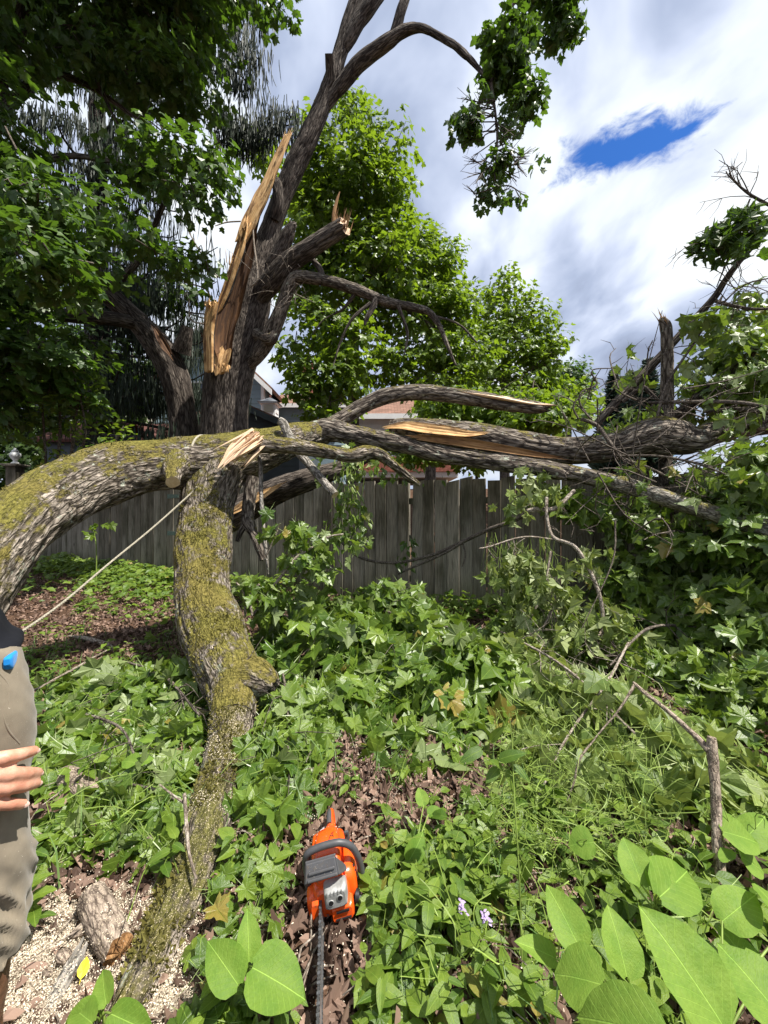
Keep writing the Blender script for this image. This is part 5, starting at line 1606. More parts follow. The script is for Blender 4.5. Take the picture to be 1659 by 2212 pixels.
def twiggy(acc, rows, rng, n, ln, r, lvl=2, droop=.0, nseg=4):
    """side twigs along a rows path; returns tips"""
    tips = []
    S = spline(rows, max(12, n))
    for _ in range(n):
        i = rng.integers(len(S) // 6, len(S) - 1)
        T = unit(S[min(i + 1, len(S) - 1), :3] - S[i - 1, :3])
        d = unit(T * .6 + unit(rng.normal(size=3)) * .9 + [0, 0, -droop])
        l = ln * rng.uniform(.4, 1.2)
        p = S[i, :3]
        m = p + d * l * .5 + rng.normal(size=3) * l * .08
        e = p + d * l + rng.normal(size=3) * l * .1 + [0, 0, -droop * l * .4]
        rr = np.array([[*p, r], [*m, r * .75], [*e, r * .35]])
        tube(acc, rr, nseg, .12, cap=False)
        tips.append(e)
        if lvl > 1:
            tips += twiggy(acc, rr, rng, 3, ln * .45, r * .55, lvl - 1, droop, 3)
    return tips


def leaf_set(t, rng, Pn, tip, nrm, size, mat, tm, nobj, rest_tm=None, name='leaf'):
    """leaves of one thing: the nobj that show largest as leaf objects, the rest joined"""
    n = len(Pn)
    dist = np.linalg.norm(Pn - np.array([0, 0, CAM_H]), axis=1)
    u = (Pn[:, 0] / np.maximum(Pn[:, 1], .05)); v = (Pn[:, 2] - CAM_H) / np.maximum(Pn[:, 1], .05)
    infr = (np.abs(u) < .99) & (np.abs(v) < 1.32)
    score = size / dist * (1 + .5 * rng.uniform(size=n)) * np.where(infr, 1, .01)
    order = np.argsort(-score)
    me = []
    for i, (V, T, co) in enumerate(tm):
        me.append(Acc().add(V, T=T, co=co).mesh(name, M[mat], smooth=False))
    for i in order[:nobj]:
        link(name, me[rng.integers(len(me))], t, leaf_matrix(Pn[i], tip[i], nrm[i], size[i]))
    r = order[nobj:]
    if len(r):
        a = Acc(); leaf_cloud(a, Pn[r], tip[r], nrm[r], size[r], rest_tm or tm, rng)
        a.build('leaves', M[mat], t, False, kind='stuff')


def heap_leaves(rng, regs, n, size, lift=.02, tilt=.5):
    A = np.array([r[2] * r[3] for r in regs]); idx = rng.choice(len(regs), n, p=A / A.sum())
    E = np.array(regs)[idx]
    a = rng.uniform(0, 6.283, n); q = np.sqrt(rng.uniform(0, 1, n))
    ox, oy = np.cos(a) * q, np.sin(a) * q
    x = E[:, 0] + ox * E[:, 2]; y = E[:, 1] + oy * E[:, 3]
    bump = .25 + 1.6 * vnoise(np.stack([x * 3.2, y * 3.2, np.zeros(n)], -1))
    z = gz(x, y) + lift + E[:, 4] * (1 - q ** 2 * .85) * bump * rng.uniform(.15, 1, n) ** .6
    out = np.stack([ox, oy, np.zeros(n)], 1)
    th = rng.uniform(0, 6.283, n)
    tip = np.stack([np.cos(th), np.sin(th), np.full(n, -.45)], 1) + out * .4 + rng.normal(size=(n, 3)) * .25 + np.array([0, -.25, 0])
    nrm = np.array([0.05, -.15, 1.0]) + out * .35 + rng.normal(size=(n, 3)) * tilt
    return np.stack([x, y, z], 1), tip, nrm, rng.uniform(size[0], size[1], n)


def brush(name, label, regs, n, nobj, size, mat, stems, seed, tm=T_HI, wilt=0.0, tilt=.72, group='leafy broken branches heaped on the ground', smat='twig', ntw=10, gstems=40):
    rng = np.random.default_rng(seed)
    c = regs[0]
    t = thing(name, label, 'leafy branch', (c[0], c[1], gz(c[0], c[1])), group)
    Pn, tip, nrm, sz = heap_leaves(rng, regs, n, size, tilt=tilt)
    leaf_set(t, rng, Pn, tip, nrm, sz, mat, tm, nobj, T_MID)
    for s in stems:
        a = Acc(); rows = np.array(s, float)
        rows[:, 2] += gz(rows[:, 0], rows[:, 1])
        tube(a, rows, 10, .04, amp=.002, freq=40, seed=seed)
        a.build('stem', M[smat], t)
        if ntw:
            w = Acc(); twiggy(w, rows, rng, ntw, .5, rows[:, 3].mean() * .5, 2, .1); w.build('twigs', M[smat], t, kind='stuff')
    # green leaf stalks
    w = Acc()
    sel = rng.choice(n, min(n, gstems), False)
    for i in sel:
        p = Pn[i]; e = p + rng.normal(size=3) * [.14, .14, .05]
        tube(w, [[*p, .0016], [*((p + e) / 2 + [0, 0, .03]), .0018], [*e, .002]], 3, .06, cap=False)
    w.build('leaf_stalks', M['stem_green'], t, False, kind='stuff')
    return t


build_mossy_limb()
build_right_timber()


def build_fallen_crown():
    rng = np.random.default_rng(61)
    t = thing('fallen_crown', 'tangled fallen maple crown with dark leaning limb piled against the fence at right', 'fallen tree top', P(1560, 1106, 3.9) * [1, 1, 0])
    main = [[(1290, 915, 4.9, 26), (1320, 880, 4.85, 27), (1370, 830, 4.8, 28), (1440, 755, 4.7, 26), (1500, 690, 4.6, 24), (1545, 640, 4.5, 23), (1570, 600, 4.4, 19), (1610, 550, 4.3, 18), (1665, 490, 4.2, 17), (1760, 400, 4.0, 16)],
            [(1345, 868, 4.8, 14), (1385, 838, 4.7, 18), (1400, 845, 4.65, 14), (1425, 868, 4.6, 10)],
            [(1545, 650, 4.5, 12), (1590, 662, 4.4, 11), (1640, 668, 4.3, 9), (1720, 660, 4.2, 7)],
            [(1640, 740, 4.4, 24), (1590, 800, 4.6, 30), (1520, 850, 4.8, 34), (1470, 890, 4.9, 34), (1420, 920, 5.0, 28)],
            [(1700, 800, 4.3, 26), (1620, 815, 4.5, 28), (1570, 840, 4.6, 24)],
            [(1400, 870, 4.4, 9), (1500, 868, 4.1, 11), (1600, 870, 3.9, 13), (1700, 890, 3.7, 14)],
            [(1520, 890, 4.2, 10), (1600, 884, 4.0, 15), (1700, 900, 3.8, 16)],
            [(1255, 905, 4.2, 12), (1290, 920, 4.15, 13), (1320, 960, 4.05, 13), (1345, 990, 4.0, 12), (1400, 1010, 3.9, 9), (1480, 1050, 3.75, 6), (1540, 1090, 3.7, 4)],
            [(1340, 985, 4.0, 8), (1420, 985, 3.8, 8), (1500, 1000, 3.6, 8), (1580, 1030, 3.4, 7), (1650, 1060, 3.3, 5)],
            [(1345, 990, 4.0, 8), (1370, 1040, 3.9, 9), (1430, 1075, 3.8, 9), (1500, 1110, 3.7, 8), (1560, 1150, 3.6, 6)],
            [(1560, 640, 4.3, 7), (1500, 740, 4.2, 8), (1440, 830, 4.2, 9), (1420, 900, 4.2, 9)],
            [(1530, 690, 4.3, 7), (1600, 620, 4.2, 5), (1665, 600, 4.1, 4)],
            [(1665, 445, 3.9, 9), (1620, 420, 3.9, 8), (1590, 395, 3.9, 5), (1575, 375, 3.9, 3)],
            [(1640, 460, 4.0, 7), (1570, 480, 4.0, 5), (1530, 500, 4.0, 4), (1508, 540, 4.0, 2)],
            [(1620, 430, 4.0, 6), (1580, 540, 4.1, 6), (1560, 590, 4.2, 4), (1548, 620, 4.3, 3)]]
    tips = []
    tw = Acc()
    for i, p in enumerate(main):
        a = Acc(); rows = limb(p); rows[:, 3] *= .64; tube(a, rows, 26 if p[0][3] > 15 else 12, .035, amp=.006 if p[0][3] > 15 else .002, freq=26, lump=.003, seed=i * 3.1)
        a.build('limb', M['bark_trunk' if i in (0, 1, 3) else 'twig'], t)
        tips += twiggy(tw, rows, rng, 9, .42, .006, 2, .1)
    for i in range(60):
        p = P(rng.uniform(1260, 1700), rng.uniform(820, 1150), rng.uniform(3.3, 4.4))
        d_ = rng.normal(size=3) * .28
        rr = [[*p, .008], [*(p + d_ + rng.normal(size=3) * .06), .006], [*(p + 2 * d_ + [0, 0, -.06]), .003]]
        tube(tw, rr, 4, .1, cap=False)
        twiggy(tw, np.array(rr), rng, 3, .25, .004, 1)
    # thin arching bare twigs standing against the sky
    for p in ([(1275, 905, 4.2, 5), (1252, 870, 4.2, 4), (1258, 845, 4.2, 4), (1290, 830, 4.2, 4), (1278, 800, 4.2, 3), (1330, 795, 4.2, 2)], [(1250, 905, 4.2, 4), (1238, 880, 4.2, 4), (1250, 860, 4.2, 3), (1275, 840, 4.2, 3)],
              [(1398, 810, 4.4, 3), (1400, 760, 4.4, 3), (1410, 735, 4.4, 2)], [(1575, 375, 3.9, 3), (1590, 362, 3.9, 2), (1604, 350, 3.9, 1.5)], [(1590, 395, 3.9, 3), (1572, 378, 3.9, 2.5), (1568, 370, 3.9, 2)]):
        rr = limb(p); tube(tw, rr, 5, .04, cap=False); twiggy(tw, rr, rng, 4, .12, .003, 1)
    tw.build('twigs', M['twig'], t, kind='stuff')
    E = [(1528, 668, 26, 12, 4.2, .2), (1504, 688, 12, 8, 4.1, .1), (1535, 712, 26, 10, 4.2, .2), (1630, 670, 30, 30, 4.6, .4), (1575, 745, 40, 20, 4.6, .3), (1655, 610, 16, 16, 4.6, .3), (1635, 735, 34, 34, 4.6, .4), (1505, 812, 40, 20, 5.1, .35), (1570, 805, 60, 30, 4.9, .45), (1640, 790, 60, 70, 4.4, .6), (1700, 720, 40, 80, 4.6, .6),
         (1390, 880, 40, 20, 5.6, .4), (1470, 862, 44, 24, 5.5, .4), (1550, 870, 90, 40, 5.0, .5), (1640, 880, 60, 40, 4.6, .5), (1330, 905, 50, 20, 5.6, .4), (1625, 965, 45, 40, 3.6, .35), (1640, 1010, 60, 50, 3.4, .4), (1560, 1050, 60, 30, 4.1, .3), (1480, 1060, 40, 20, 4.3, .2),
         (1600, 1090, 60, 40, 3.6, .4), (1650, 1100, 40, 60, 3.3, .3), (1600, 1170, 70, 50, 3.5, .4), (1650, 1200, 50, 70, 3.2, .35), (1560, 1210, 60, 50, 3.7, .35), (1620, 1290, 60, 60, 3.2, .35), (1550, 1310, 60, 50, 3.5, .3), (1650, 1380, 50, 60, 2.9, .3), (1590, 1400, 60, 50, 3.1, .3), (1640, 1470, 50, 50, 2.7, .3), (1480, 1170, 50, 60, 4.0, .25), (1500, 1260, 50, 50, 3.9, .25), (1480, 1360, 60, 40, 3.6, .25), (1540, 1440, 60, 40, 3.1, .25), (1440, 1125, 36, 30, 4.1, .2), (1395, 1210, 34, 40, 4.2, .15), (1380, 1300, 40, 34, 3.9, .2), (1455, 1290, 40, 40, 3.8, .2), (1320, 1240, 24, 40, 4.3, .12), (1255, 1105, 34, 24, 4.3, .15), (1310, 1085, 40, 22, 4.2, .2), (1200, 1060, 40, 22, 4.4, .15), (1360, 1120, 34, 30, 4.2, .15), (1270, 890, 50, 20, 5.6, .4), (1240, 920, 40, 16, 5.6, .4)]
    cen, core = clumps(E, 290, rng, .15)
    Pn, tip, nrm, sz = clump_leaves(cen, core, 12, rng, .13, .7, (.10, .165), .45, .5)
    tp = np.array(tips)
    tp = tp[rng.choice(len(tp), 110, False)]
    P2, t2, n2, s2 = clump_leaves(tp, tp + [0, 0, .3], 3, rng, .07, .8, (.09, .15), .7, .5)
    ok = (P2[:, 2] < CAM_H + .50 * P2[:, 1])
    Pn, tip, nrm, sz = np.r_[Pn, P2[ok]], np.r_[tip, t2[ok]], np.r_[nrm, n2[ok]], np.r_[sz, s2[ok]]
    qx, qy = 829.5 + Pn[:, 0] / Pn[:, 1] * F, 1106 - (Pn[:, 2] - CAM_H) / Pn[:, 1] * F
    ok = Pn[:, 2] > gz(Pn[:, 0], Pn[:, 1]) + .05
    # the storm stripped the snag and the swollen limb bare
    ok &= ~((qx > 1395) & (qx < 1478) & (qy > 620) & (qy < 870) & (Pn[:, 1] < 4.7))
    ok &= ~((qx > 1330) & (qx < 1530) & (qy > 880) & (qy < 1000) & (Pn[:, 1] < 4.3))
    leaf_set(t, rng, Pn[ok], tip[ok], nrm[ok], sz[ok], 'leaf_fallen', T_HI, 300, T_MID)
    # limp grey-green spray high at the right edge
    E = [(1570, 500, 30, 34, 4.0, .15), (1600, 470, 26, 30, 4.0, .15), (1590, 540, 26, 20, 4.0, .15), (1540, 520, 20, 30, 4.0, .12), (1655, 470, 14, 14, 4, .1)]
    cen, core = clumps(E, 26, rng, .1)
    Pn, tip, nrm, sz = clump_leaves(cen, core, 5, rng, .07, 1.0, (.09, .14), 1.6, .5)
    nrm = rng.normal(size=nrm.shape)
    a = Acc(); leaf_cloud(a, Pn, tip, nrm, sz, T_WILT, rng); a.build('wilted_leaves', M['leaf_shade'], t, False, kind='stuff')


build_fallen_crown()

HB = 'leafy broken branches heaped on the ground'
brush('leafy_branch', 'dense heap of fresh maple leaves between the bent limb and the fence', [(-.45, 3.5, .85, .95, .46), (.25, 3.4, .75, .9, .42), (-.15, 4.5, 1.0, .5, .52), (.55, 2.8, .6, .5, .30), (.15, 2.15, .34, .22, .08)], 2000, 300, (.095, .20), 'leaf_fallen',
      [[(-1.2, 4.4, .2, .012), (-.6, 3.7, .26, .014), (.1, 3.2, .2, .011), (.6, 2.7, .1, .006)], [(-.8, 4.8, .25, .012), (.0, 4.2, .3, .011), (.7, 3.7, .2, .007)]], 71)
brush('leafy_branch', 'fallen maple spray right beside the bent limb above the chainsaw', [(-.62, 2.35, .34, .5, .2), (-.3, 2.6, .4, .36, .16), (-.50, 1.85, .16, .32, .09)], 520, 280, (.08, .155), 'leaf_fallen',
      [[(-.8, 3.0, .15, .009), (-.6, 2.4, .16, .008), (-.45, 1.8, .08, .004)]], 72)
brush('leafy_branch', 'leafy maple branch lying left of the bent limb', [(-1.55, 2.75, .62, .55, .20), (-1.2, 2.3, .35, .35, .15), (-1.7, 2.2, .5, .35, .14), (-1.05, 3.0, .3, .5, .25), (-2.1, 3.0, .5, .4, .12)], 820, 300, (.085, .18), 'leaf_fallen',
      [[(-2.2, 3.3, .1, .010), (-1.6, 2.8, .18, .011), (-1.1, 2.3, .15, .007)], [(-2.0, 2.5, .08, .008), (-1.5, 2.2, .14, .007), (-1.2, 1.9, .06, .004)]], 73)
brush('leafy_branch', 'smaller maple sprig fallen near the person and the cut log', [(-1.05, 1.75, .34, .28, .10), (-.85, 1.65, .2, .2, .08), (-1.25, 1.65, .2, .22, .08)], 230, 200, (.085, .135), 'leaf_fallen',
      [[(-1.4, 1.9, .06, .006), (-1.0, 1.75, .09, .006), (-.75, 1.6, .04, .003)]], 74, ntw=5)
brush('wilted_branch', 'pale wilted maple branch sprawling on the right beneath the fallen crown', [(1.25, 2.35, .55, .42, .28), (1.55, 1.95, .45, .35, .26), (.95, 2.0, .4, .35, .16), (1.0, 3.0, .5, .5, .22)], 470, 300, (.13, .215), 'leaf_wilt',
      [[(1.9, 3.0, .35, .009), (1.4, 2.4, .32, .008), (.95, 2.0, .2, .006), (.7, 1.75, .06, .004)], [(1.0, 3.3, .3, .010), (1.2, 2.6, .32, .009), (1.3, 2.0, .22, .006)]], 75, T_HI + T_WILT, tilt=.8, smat='twig_pale')
brush('leafy_branch', 'dark leaf heap in the shade under the crown at the right fence', [(2.3, 3.5, .8, .6, .40), (2.9, 3.0, .7, .8, .5), (1.7, 3.9, .7, .45, .3), (2.6, 2.4, .6, .5, .35)], 900, 260, (.10, .16), 'leaf_fallen', [[(2.9, 3.6, .3, .014), (2.2, 3.2, .4, .012), (1.7, 2.9, .2, .007)]], 76)


def build_hanging_twigs():
    rng = np.random.default_rng(81)
    # bare brown branch hanging in front of the fence, right of centre
    t = thing('bare_branch', 'pale bare forked branch hanging in front of the fence with limp leaves', 'branch', P(1300, 1450, 3.2))
    rowsets = [[(1180, 1075, 3.7, 11), (1182, 1120, 3.6, 9), (1195, 1160, 3.5, 10), (1240, 1180, 3.4, 11), (1270, 1225, 3.32, 12), (1296, 1290, 3.25, 12), (1302, 1350, 3.2, 11), (1292, 1420, 3.15, 8), (1285, 1470, 3.1, 4)],
               [(1300, 1340, 3.2, 8), (1325, 1390, 3.15, 7), (1335, 1440, 3.1, 5)], [(1302, 1360, 3.2, 7), (1270, 1400, 3.1, 6), (1240, 1420, 3.05, 4)],
               [(1195, 1165, 3.5, 6), (1130, 1160, 3.45, 5), (1060, 1180, 3.4, 5), (1035, 1185, 3.4, 4)], [(1190, 1190, 3.4, 7), (1175, 1270, 3.3, 6), (1140, 1350, 3.25, 6)], [(1215, 1270, 3.3, 7), (1190, 1320, 3.25, 7), (1168, 1370, 3.2, 6)], [(1175, 1265, 3.3, 5), (1195, 1320, 3.25, 5), (1215, 1370, 3.2, 4)],
               [(1140, 1105, 3.75, 16), (1160, 1100, 3.72, 17), (1200, 1098, 3.75, 14), (1240, 1060, 3.85, 12)]]
    tw = Acc(); tips = []
    for p in rowsets:
        a = Acc(); r = limb(p); r[:, 3] *= .72; tube(a, r, 9, .03, amp=.001, freq=40); a.build('limb', M['twig_pale'], t)
        tips += twiggy(tw, r, rng, 6, .2, .003, 2, .3)
    tw.build('twigs', M['twig_pale'], t, kind='stuff')
    E = [(1070, 1200, 34, 16, 3.4, .12), (1110, 1230, 50, 40, 3.4, .15), (1050, 1190, 20, 16, 3.4, .1), (1150, 1200, 40, 30, 3.4, .15), (1270, 1185, 30, 20, 3.5, .15), (1190, 1250, 20, 24, 3.2, .1), (1220, 1290, 24, 16, 3.2, .1), (1300, 1300, 40, 50, 3.2, .2), (1240, 1330, 40, 40, 3.2, .2), (1130, 1080, 34, 30, 3.7, .2), (1160, 1040, 50, 30, 4.0, .2), (1110, 1310, 40, 30, 3.3, .15), (1160, 1350, 50, 40, 3.2, .15), (1330, 1370, 50, 40, 3.2, .2)]
    cen, core = clumps(E, 84, rng, .1)
    Pn, tip, nrm, sz = clump_leaves(cen, core, 4, rng, .08, 1.0, (.07, .13), 1.4, .5)
    nrm = nrm * .4 + rng.normal(size=nrm.shape) * .8
    leaf_set(t, rng, Pn, tip, nrm, sz, 'leaf_wilt', T_WILT + T_HI[:2], 190, T_WILT)
    w = Acc()
    for i in range(120):     # hanging stalks of wilted vine
        p = P(rng.uniform(1050, 1200), rng.uniform(1150, 1230), rng.uniform(3.4, 4.2)); l = rng.uniform(.12, .5)
        tube(w, [[*p, .002], [*(p + [rng.normal() * .03, rng.normal() * .03, -l * .6]), .002], [*(p + [rng.normal() * .05, rng.normal() * .05, -l]), .0015]], 3, .1, cap=False)
    w.build('leaf_stalks', M['stem_green'], t, False, kind='stuff')
    # bright maple sprig standing out against the fence next to the bent limb
    t = thing('maple_sprig', 'bright green maple sprig against the fence next to the bent limb', 'branch', P(600, 1300, 3.4))
    a = Acc()
    for p in ([(545, 1330, 3.35, 6), (600, 1255, 3.4, 7), (640, 1205, 3.45, 7), (680, 1180, 3.5, 6), (715, 1158, 3.5, 4)], [(680, 1170, 3.5, 4), (715, 1158, 3.5, 4), (742, 1154, 3.5, 4)], [(530, 1330, 3.3, 5), (525, 1280, 3.3, 5), (508, 1255, 3.3, 4)], [(545, 1330, 3.3, 6), (540, 1290, 3.3, 6), (560, 1262, 3.3, 5)], [(570, 1210, 3.5, 4), (590, 1170, 3.5, 4), (605, 1130, 3.5, 3)]):
        tube(a, limb(p), 8, .03)
    a.build('stem', M['twig_pale'], t)
    E = [(600, 1135, 34, 26, 3.5, .12), (655, 1155, 34, 20, 3.5, .12), (690, 1195, 34, 22, 3.5, .12), (640, 1200, 34, 20, 3.45, .12), (735, 1165, 14, 12, 3.5, .06), (560, 1265, 34, 24, 3.35, .12), (520, 1245, 24, 18, 3.35, .1), (600, 1270, 30, 20, 3.4, .12), (665, 1230, 16, 22, 3.5, .08), (700, 1160, 20, 14, 3.5, .08), (590, 1300, 40, 24, 3.4, .12)]
    cen, core = clumps(E, 46, rng, .1)
    leaf_set(t, rng, *clump_leaves(cen, core, 4, rng, .075, .8, (.085, .135), .8, .5), 'leaf_fallen', T_HI, 184)
    # vine hanging over the fence below the mossy branch
    t = thing('hanging_vine', 'light green leafy vine hanging over the fence under the sawn branch', 'vine', P(755, 1130, 4.2))
    a = Acc()
    for i in range(9):
        x = rng.uniform(722, 790); y1 = rng.uniform(1060, 1200)
        tube(a, limb([(x, 990, 4.5, 2.5), (x + rng.normal() * 10, 1030, 4.4, 2.2), (x + rng.normal() * 14, (1030 + y1) / 2, 4.35, 2), (x + rng.normal() * 16, y1, 4.35, 1.4)]), 4, .05, cap=False)
    a.build('stem', M['stem_green'], t, False)
    E = [(760, 1000, 40, 20, 4.4, .15), (720, 1000, 24, 20, 4.4, .15), (800, 1000, 30, 16, 4.5, .15), (755, 1050, 26, 30, 4.35, .1), (760, 1090, 24, 30, 4.3, .1), (740, 1140, 20, 40, 4.3, .1), (770, 1130, 14, 40, 4.3, .08), (900, 1020, 40, 12, 5.0, .15), (850, 1000, 30, 14, 4.9, .15)]
    cen, core = clumps(E, 60, rng, .1)
    Pn, tip, nrm, sz = clump_leaves(cen, core, 5, rng, .09, 1.0, (.05, .10), 1.0, .6)
    leaf_set(t, rng, Pn, tip, nrm, sz, 'leaf_fallen', T_HI[:3] + T_OV, 200, T_OV)
    # long dark vine stem sagging along the fence
    t = thing('sagging_twig', 'long thin dark twig sagging across the middle fence boards', 'branch', P(900, 1230, 4.9))
    a = Acc()
    for p in ([(735, 1170, 4.95, 5), (780, 1205, 4.9, 6), (850, 1216, 4.85, 6), (930, 1200, 4.75, 7), (1000, 1170, 4.6, 8), (1060, 1142, 4.4, 9), (1110, 1125, 4.2, 9), (1150, 1100, 4.0, 9)], [(860, 1240, 4.8, 4), (900, 1222, 4.78, 5), (960, 1195, 4.68, 6), (1010, 1165, 4.55, 6)], [(1000, 1175, 4.6, 4), (1005, 1200, 4.58, 3), (998, 1225, 4.56, 2)]):
        tube(a, limb(p), 8, .03, cap=False)
    a.build('stem', M['twig'], t)
    E = [(880, 1170, 16, 20, 4.85, .05), (875, 1210, 26, 12, 4.85, .05), (850, 1235, 12, 10, 4.85, .05), (925, 1215, 10, 8, 4.8, .04)]
    cen, core = clumps(E, 12, rng, .1)
    leaf_set(t, rng, *clump_leaves(cen, core, 3, rng, .05, 1.0, (.06, .10), .6, .6), 'leaf_shade', T_OV, 36)
    # dead stick standing at the right, its top branch leaning left
    t, rows, r2 = simple_limb('dead_stick', 'upright dead bark-covered stick at the right with forked twig leaning left', [(1537, 1592, 1.46, 16), (1538, 1625, 1.45, 20), (1545, 1700, 1.41, 19), (1549, 1790, 1.36, 20), (1556, 1880, 1.31, 22), (1572, 1950, 1.26, 21), (1596, 2030, 1.22, 18)], 'bark_cut', 26, .008, .005, 45, seed=13.3, lump=.004,
                               parts=([(1533, 1622, 1.45, 17), (1505, 1592, 1.5, 12), (1470, 1560, 1.56, 11), (1430, 1525, 1.64, 9), (1385, 1490, 1.72, 8), (1368, 1474, 1.76, 6)], [(1372, 1478, 1.75, 6), (1340, 1530, 1.72, 5), (1290, 1590, 1.7, 5), (1252, 1640, 1.68, 6), (1240, 1690, 1.66, 6), (1225, 1730, 1.64, 3)], [(1556, 1935, 1.27, 9), (1575, 1928, 1.26, 7)]))
    # sticks lying about
    def stick(label, pts, mat='twig', parts=()):
        simple_limb('stick', label, pts, mat, 10, .03, .002, 40, seed=rng.uniform(1, 9), lump=.003, group='sticks lying on the ground', parts=parts, cat='stick')
    stick('forked grey stick lying on leaf litter at the left', [(150, 1374, 4.1, 5), (190, 1380, 4.05, 9), (230, 1392, 3.95, 10), (250, 1404, 3.85, 9), (300, 1408, 3.75, 5)], 'twig_pale', ([(248, 1402, 3.86, 8), (240, 1425, 3.7, 6), (238, 1445, 3.6, 3)],))
    stick('long straight twig rising from beside the person toward the limb', [(20, 1520, 2.6, 4), (80, 1488, 2.75, 5), (150, 1450, 2.95, 5), (230, 1405, 3.3, 4)], 'twig_pale')
    stick('thin pale stick leaning on the lower mossy limb', [(398, 1716, 1.62, 8), (402, 1770, 1.52, 8), (408, 1840, 1.4, 7), (424, 1900, 1.32, 5)], 'twig_pale', ([(398, 1735, 1.6, 5), (370, 1715, 1.62, 4), (345, 1695, 1.66, 3)],))
    stick('brown dry stalk on the ground right of the saw bar', [(818, 1990, 1.26, 11), (812, 2040, 1.19, 14), (806, 2100, 1.13, 13), (800, 2150, 1.08, 9)], 'twig_pale')
    stick('slender reddish twig lying at bottom right of the saw bar', [(740, 2150, 1.07, 5), (790, 2115, 1.10, 6), (850, 2105, 1.12, 6), (940, 2112, 1.11, 6), (1000, 2100, 1.12, 4)], 'twig')
    stick('pale snapped stick leaning in the wilted leaves', [(1225, 1700, 1.85, 9), (1235, 1740, 1.8, 10), (1248, 1790, 1.72, 9)], 'twig_pale')
    stick('yellowish peeled stick by the lower limb', [(420, 2085, 1.15, 6), (440, 2040, 1.2, 11), (465, 2000, 1.26, 13), (490, 1965, 1.31, 8)], 'twig_pale')


build_hanging_twigs()


def build_logs():
    rng = np.random.default_rng(91)
    # cut log with bark, lying in the sawdust
    t = thing('cut_log', 'short cut log with pale bark lying in sawdust beside the person', 'log', G(230, 2040).tolist() + [0.0])
    a = Acc()
    tube(a, limb([(198, 1938, 1.325, 52), (210, 1962, 1.29, 58), (226, 1995, 1.25, 60), (242, 2026, 1.21, 60), (256, 2052, 1.18, 58)]), 56, .008, amp=.0035, freq=46, lump=.003, jag0=.012, jag1=.018, capmi=1, seed=3)
    a.build('log', [M['bark_cut'], M['wood_rot']], t)
    a = Acc(); tube(a, limb([(208, 1990, 1.26, 34), (186, 2002, 1.25, 26), (166, 2014, 1.235, 19), (156, 2020, 1.23, 10)]), 24, .01, amp=.005, freq=40, jag1=.02, seed=4); a.build('stub', M['bark_cut'], t)
    chips_on(t, spline(limb([(198, 1938, 1.325, 54), (226, 1995, 1.25, 62), (256, 2052, 1.18, 60)]), 30), rng, 260, .6)
    t = thing('dark_stick_log', 'dark bark log half buried in leaves left of the lower limb', 'log', G(190, 1730).tolist() + [0.0])
    a = Acc(); tube(a, limb([(138, 1678, 1.96, 40), (160, 1688, 1.92, 48), (200, 1712, 1.86, 46), (240, 1738, 1.80, 44), (270, 1760, 1.75, 40)]), 40, .012, amp=.008, freq=32, lump=.008, jag0=.02, jag1=.03, seed=6); a.build('log', M['bark_cut'], t)
    t = thing('stub_log', 'small brown log end poking from leaves against the lower limb', 'log', G(340, 1840).tolist() + [0.0])
    a = Acc(); tube(a, limb([(296, 1785, 1.66, 26), (315, 1800, 1.62, 36), (340, 1825, 1.56, 40), (368, 1855, 1.51, 38)]), 36, .01, amp=.005, freq=36, lump=.005, jag1=.02, seed=8); a.build('log', M['bark_cut'], t)
    # slab of bark in the sawdust
    t = thing('bark_slab', 'flat grey green slab of bark dusted with sawdust', 'bark', G(165, 2090).tolist() + [0.0])
    a = Acc()
    wood_strip(a, strip_rows([(176, 2046, 1.185, 22, .008), (160, 2080, 1.155, 34, .01), (138, 2120, 1.115, 36, .01), (112, 2165, 1.075, 26, .008)]), (0, -.5, 1), -.2, .03, 9, 1.0, endjag=.02, front=0, back=0)
    a.build('slab', M['bark_pale'], t)
    chips_on(t, spline(limb([(176, 2046, 1.18, 14), (138, 2120, 1.11, 20), (112, 2165, 1.07, 14)]), 30), rng, 160, .7)
    for lab, p in (('rounded brown bark chunk in the sawdust by the slab', [(128, 2060, 1.18, 16), (140, 2066, 1.17, 26), (150, 2072, 1.165, 16)]), ('small tan bark chip in the sawdust', [(94, 2098, 1.14, 8), (102, 2102, 1.135, 14), (110, 2104, 1.13, 8)])):
        simple_limb('bark_chunk', lab, p, 'bark_cut', 18, .008, .004, 40, 'bark', 'bark chunks in the sawdust', seed=rng.uniform(1, 9), lump=.004)
    t = thing('yellow_leaf', 'single yellow leaf beside the bark slab', 'leaf', G(180, 2095).tolist() + [0.02])
    V, T, co = T_OV[0]
    me = Acc().add(V, T=T, co=co).mesh('blade', M['yellow'], smooth=False)
    link('blade', me, t, leaf_matrix(P(174, 2116, 1.11), P(184, 2078, 1.14) - P(174, 2116, 1.11), [.3, -.3, 1], .05))


build_logs()
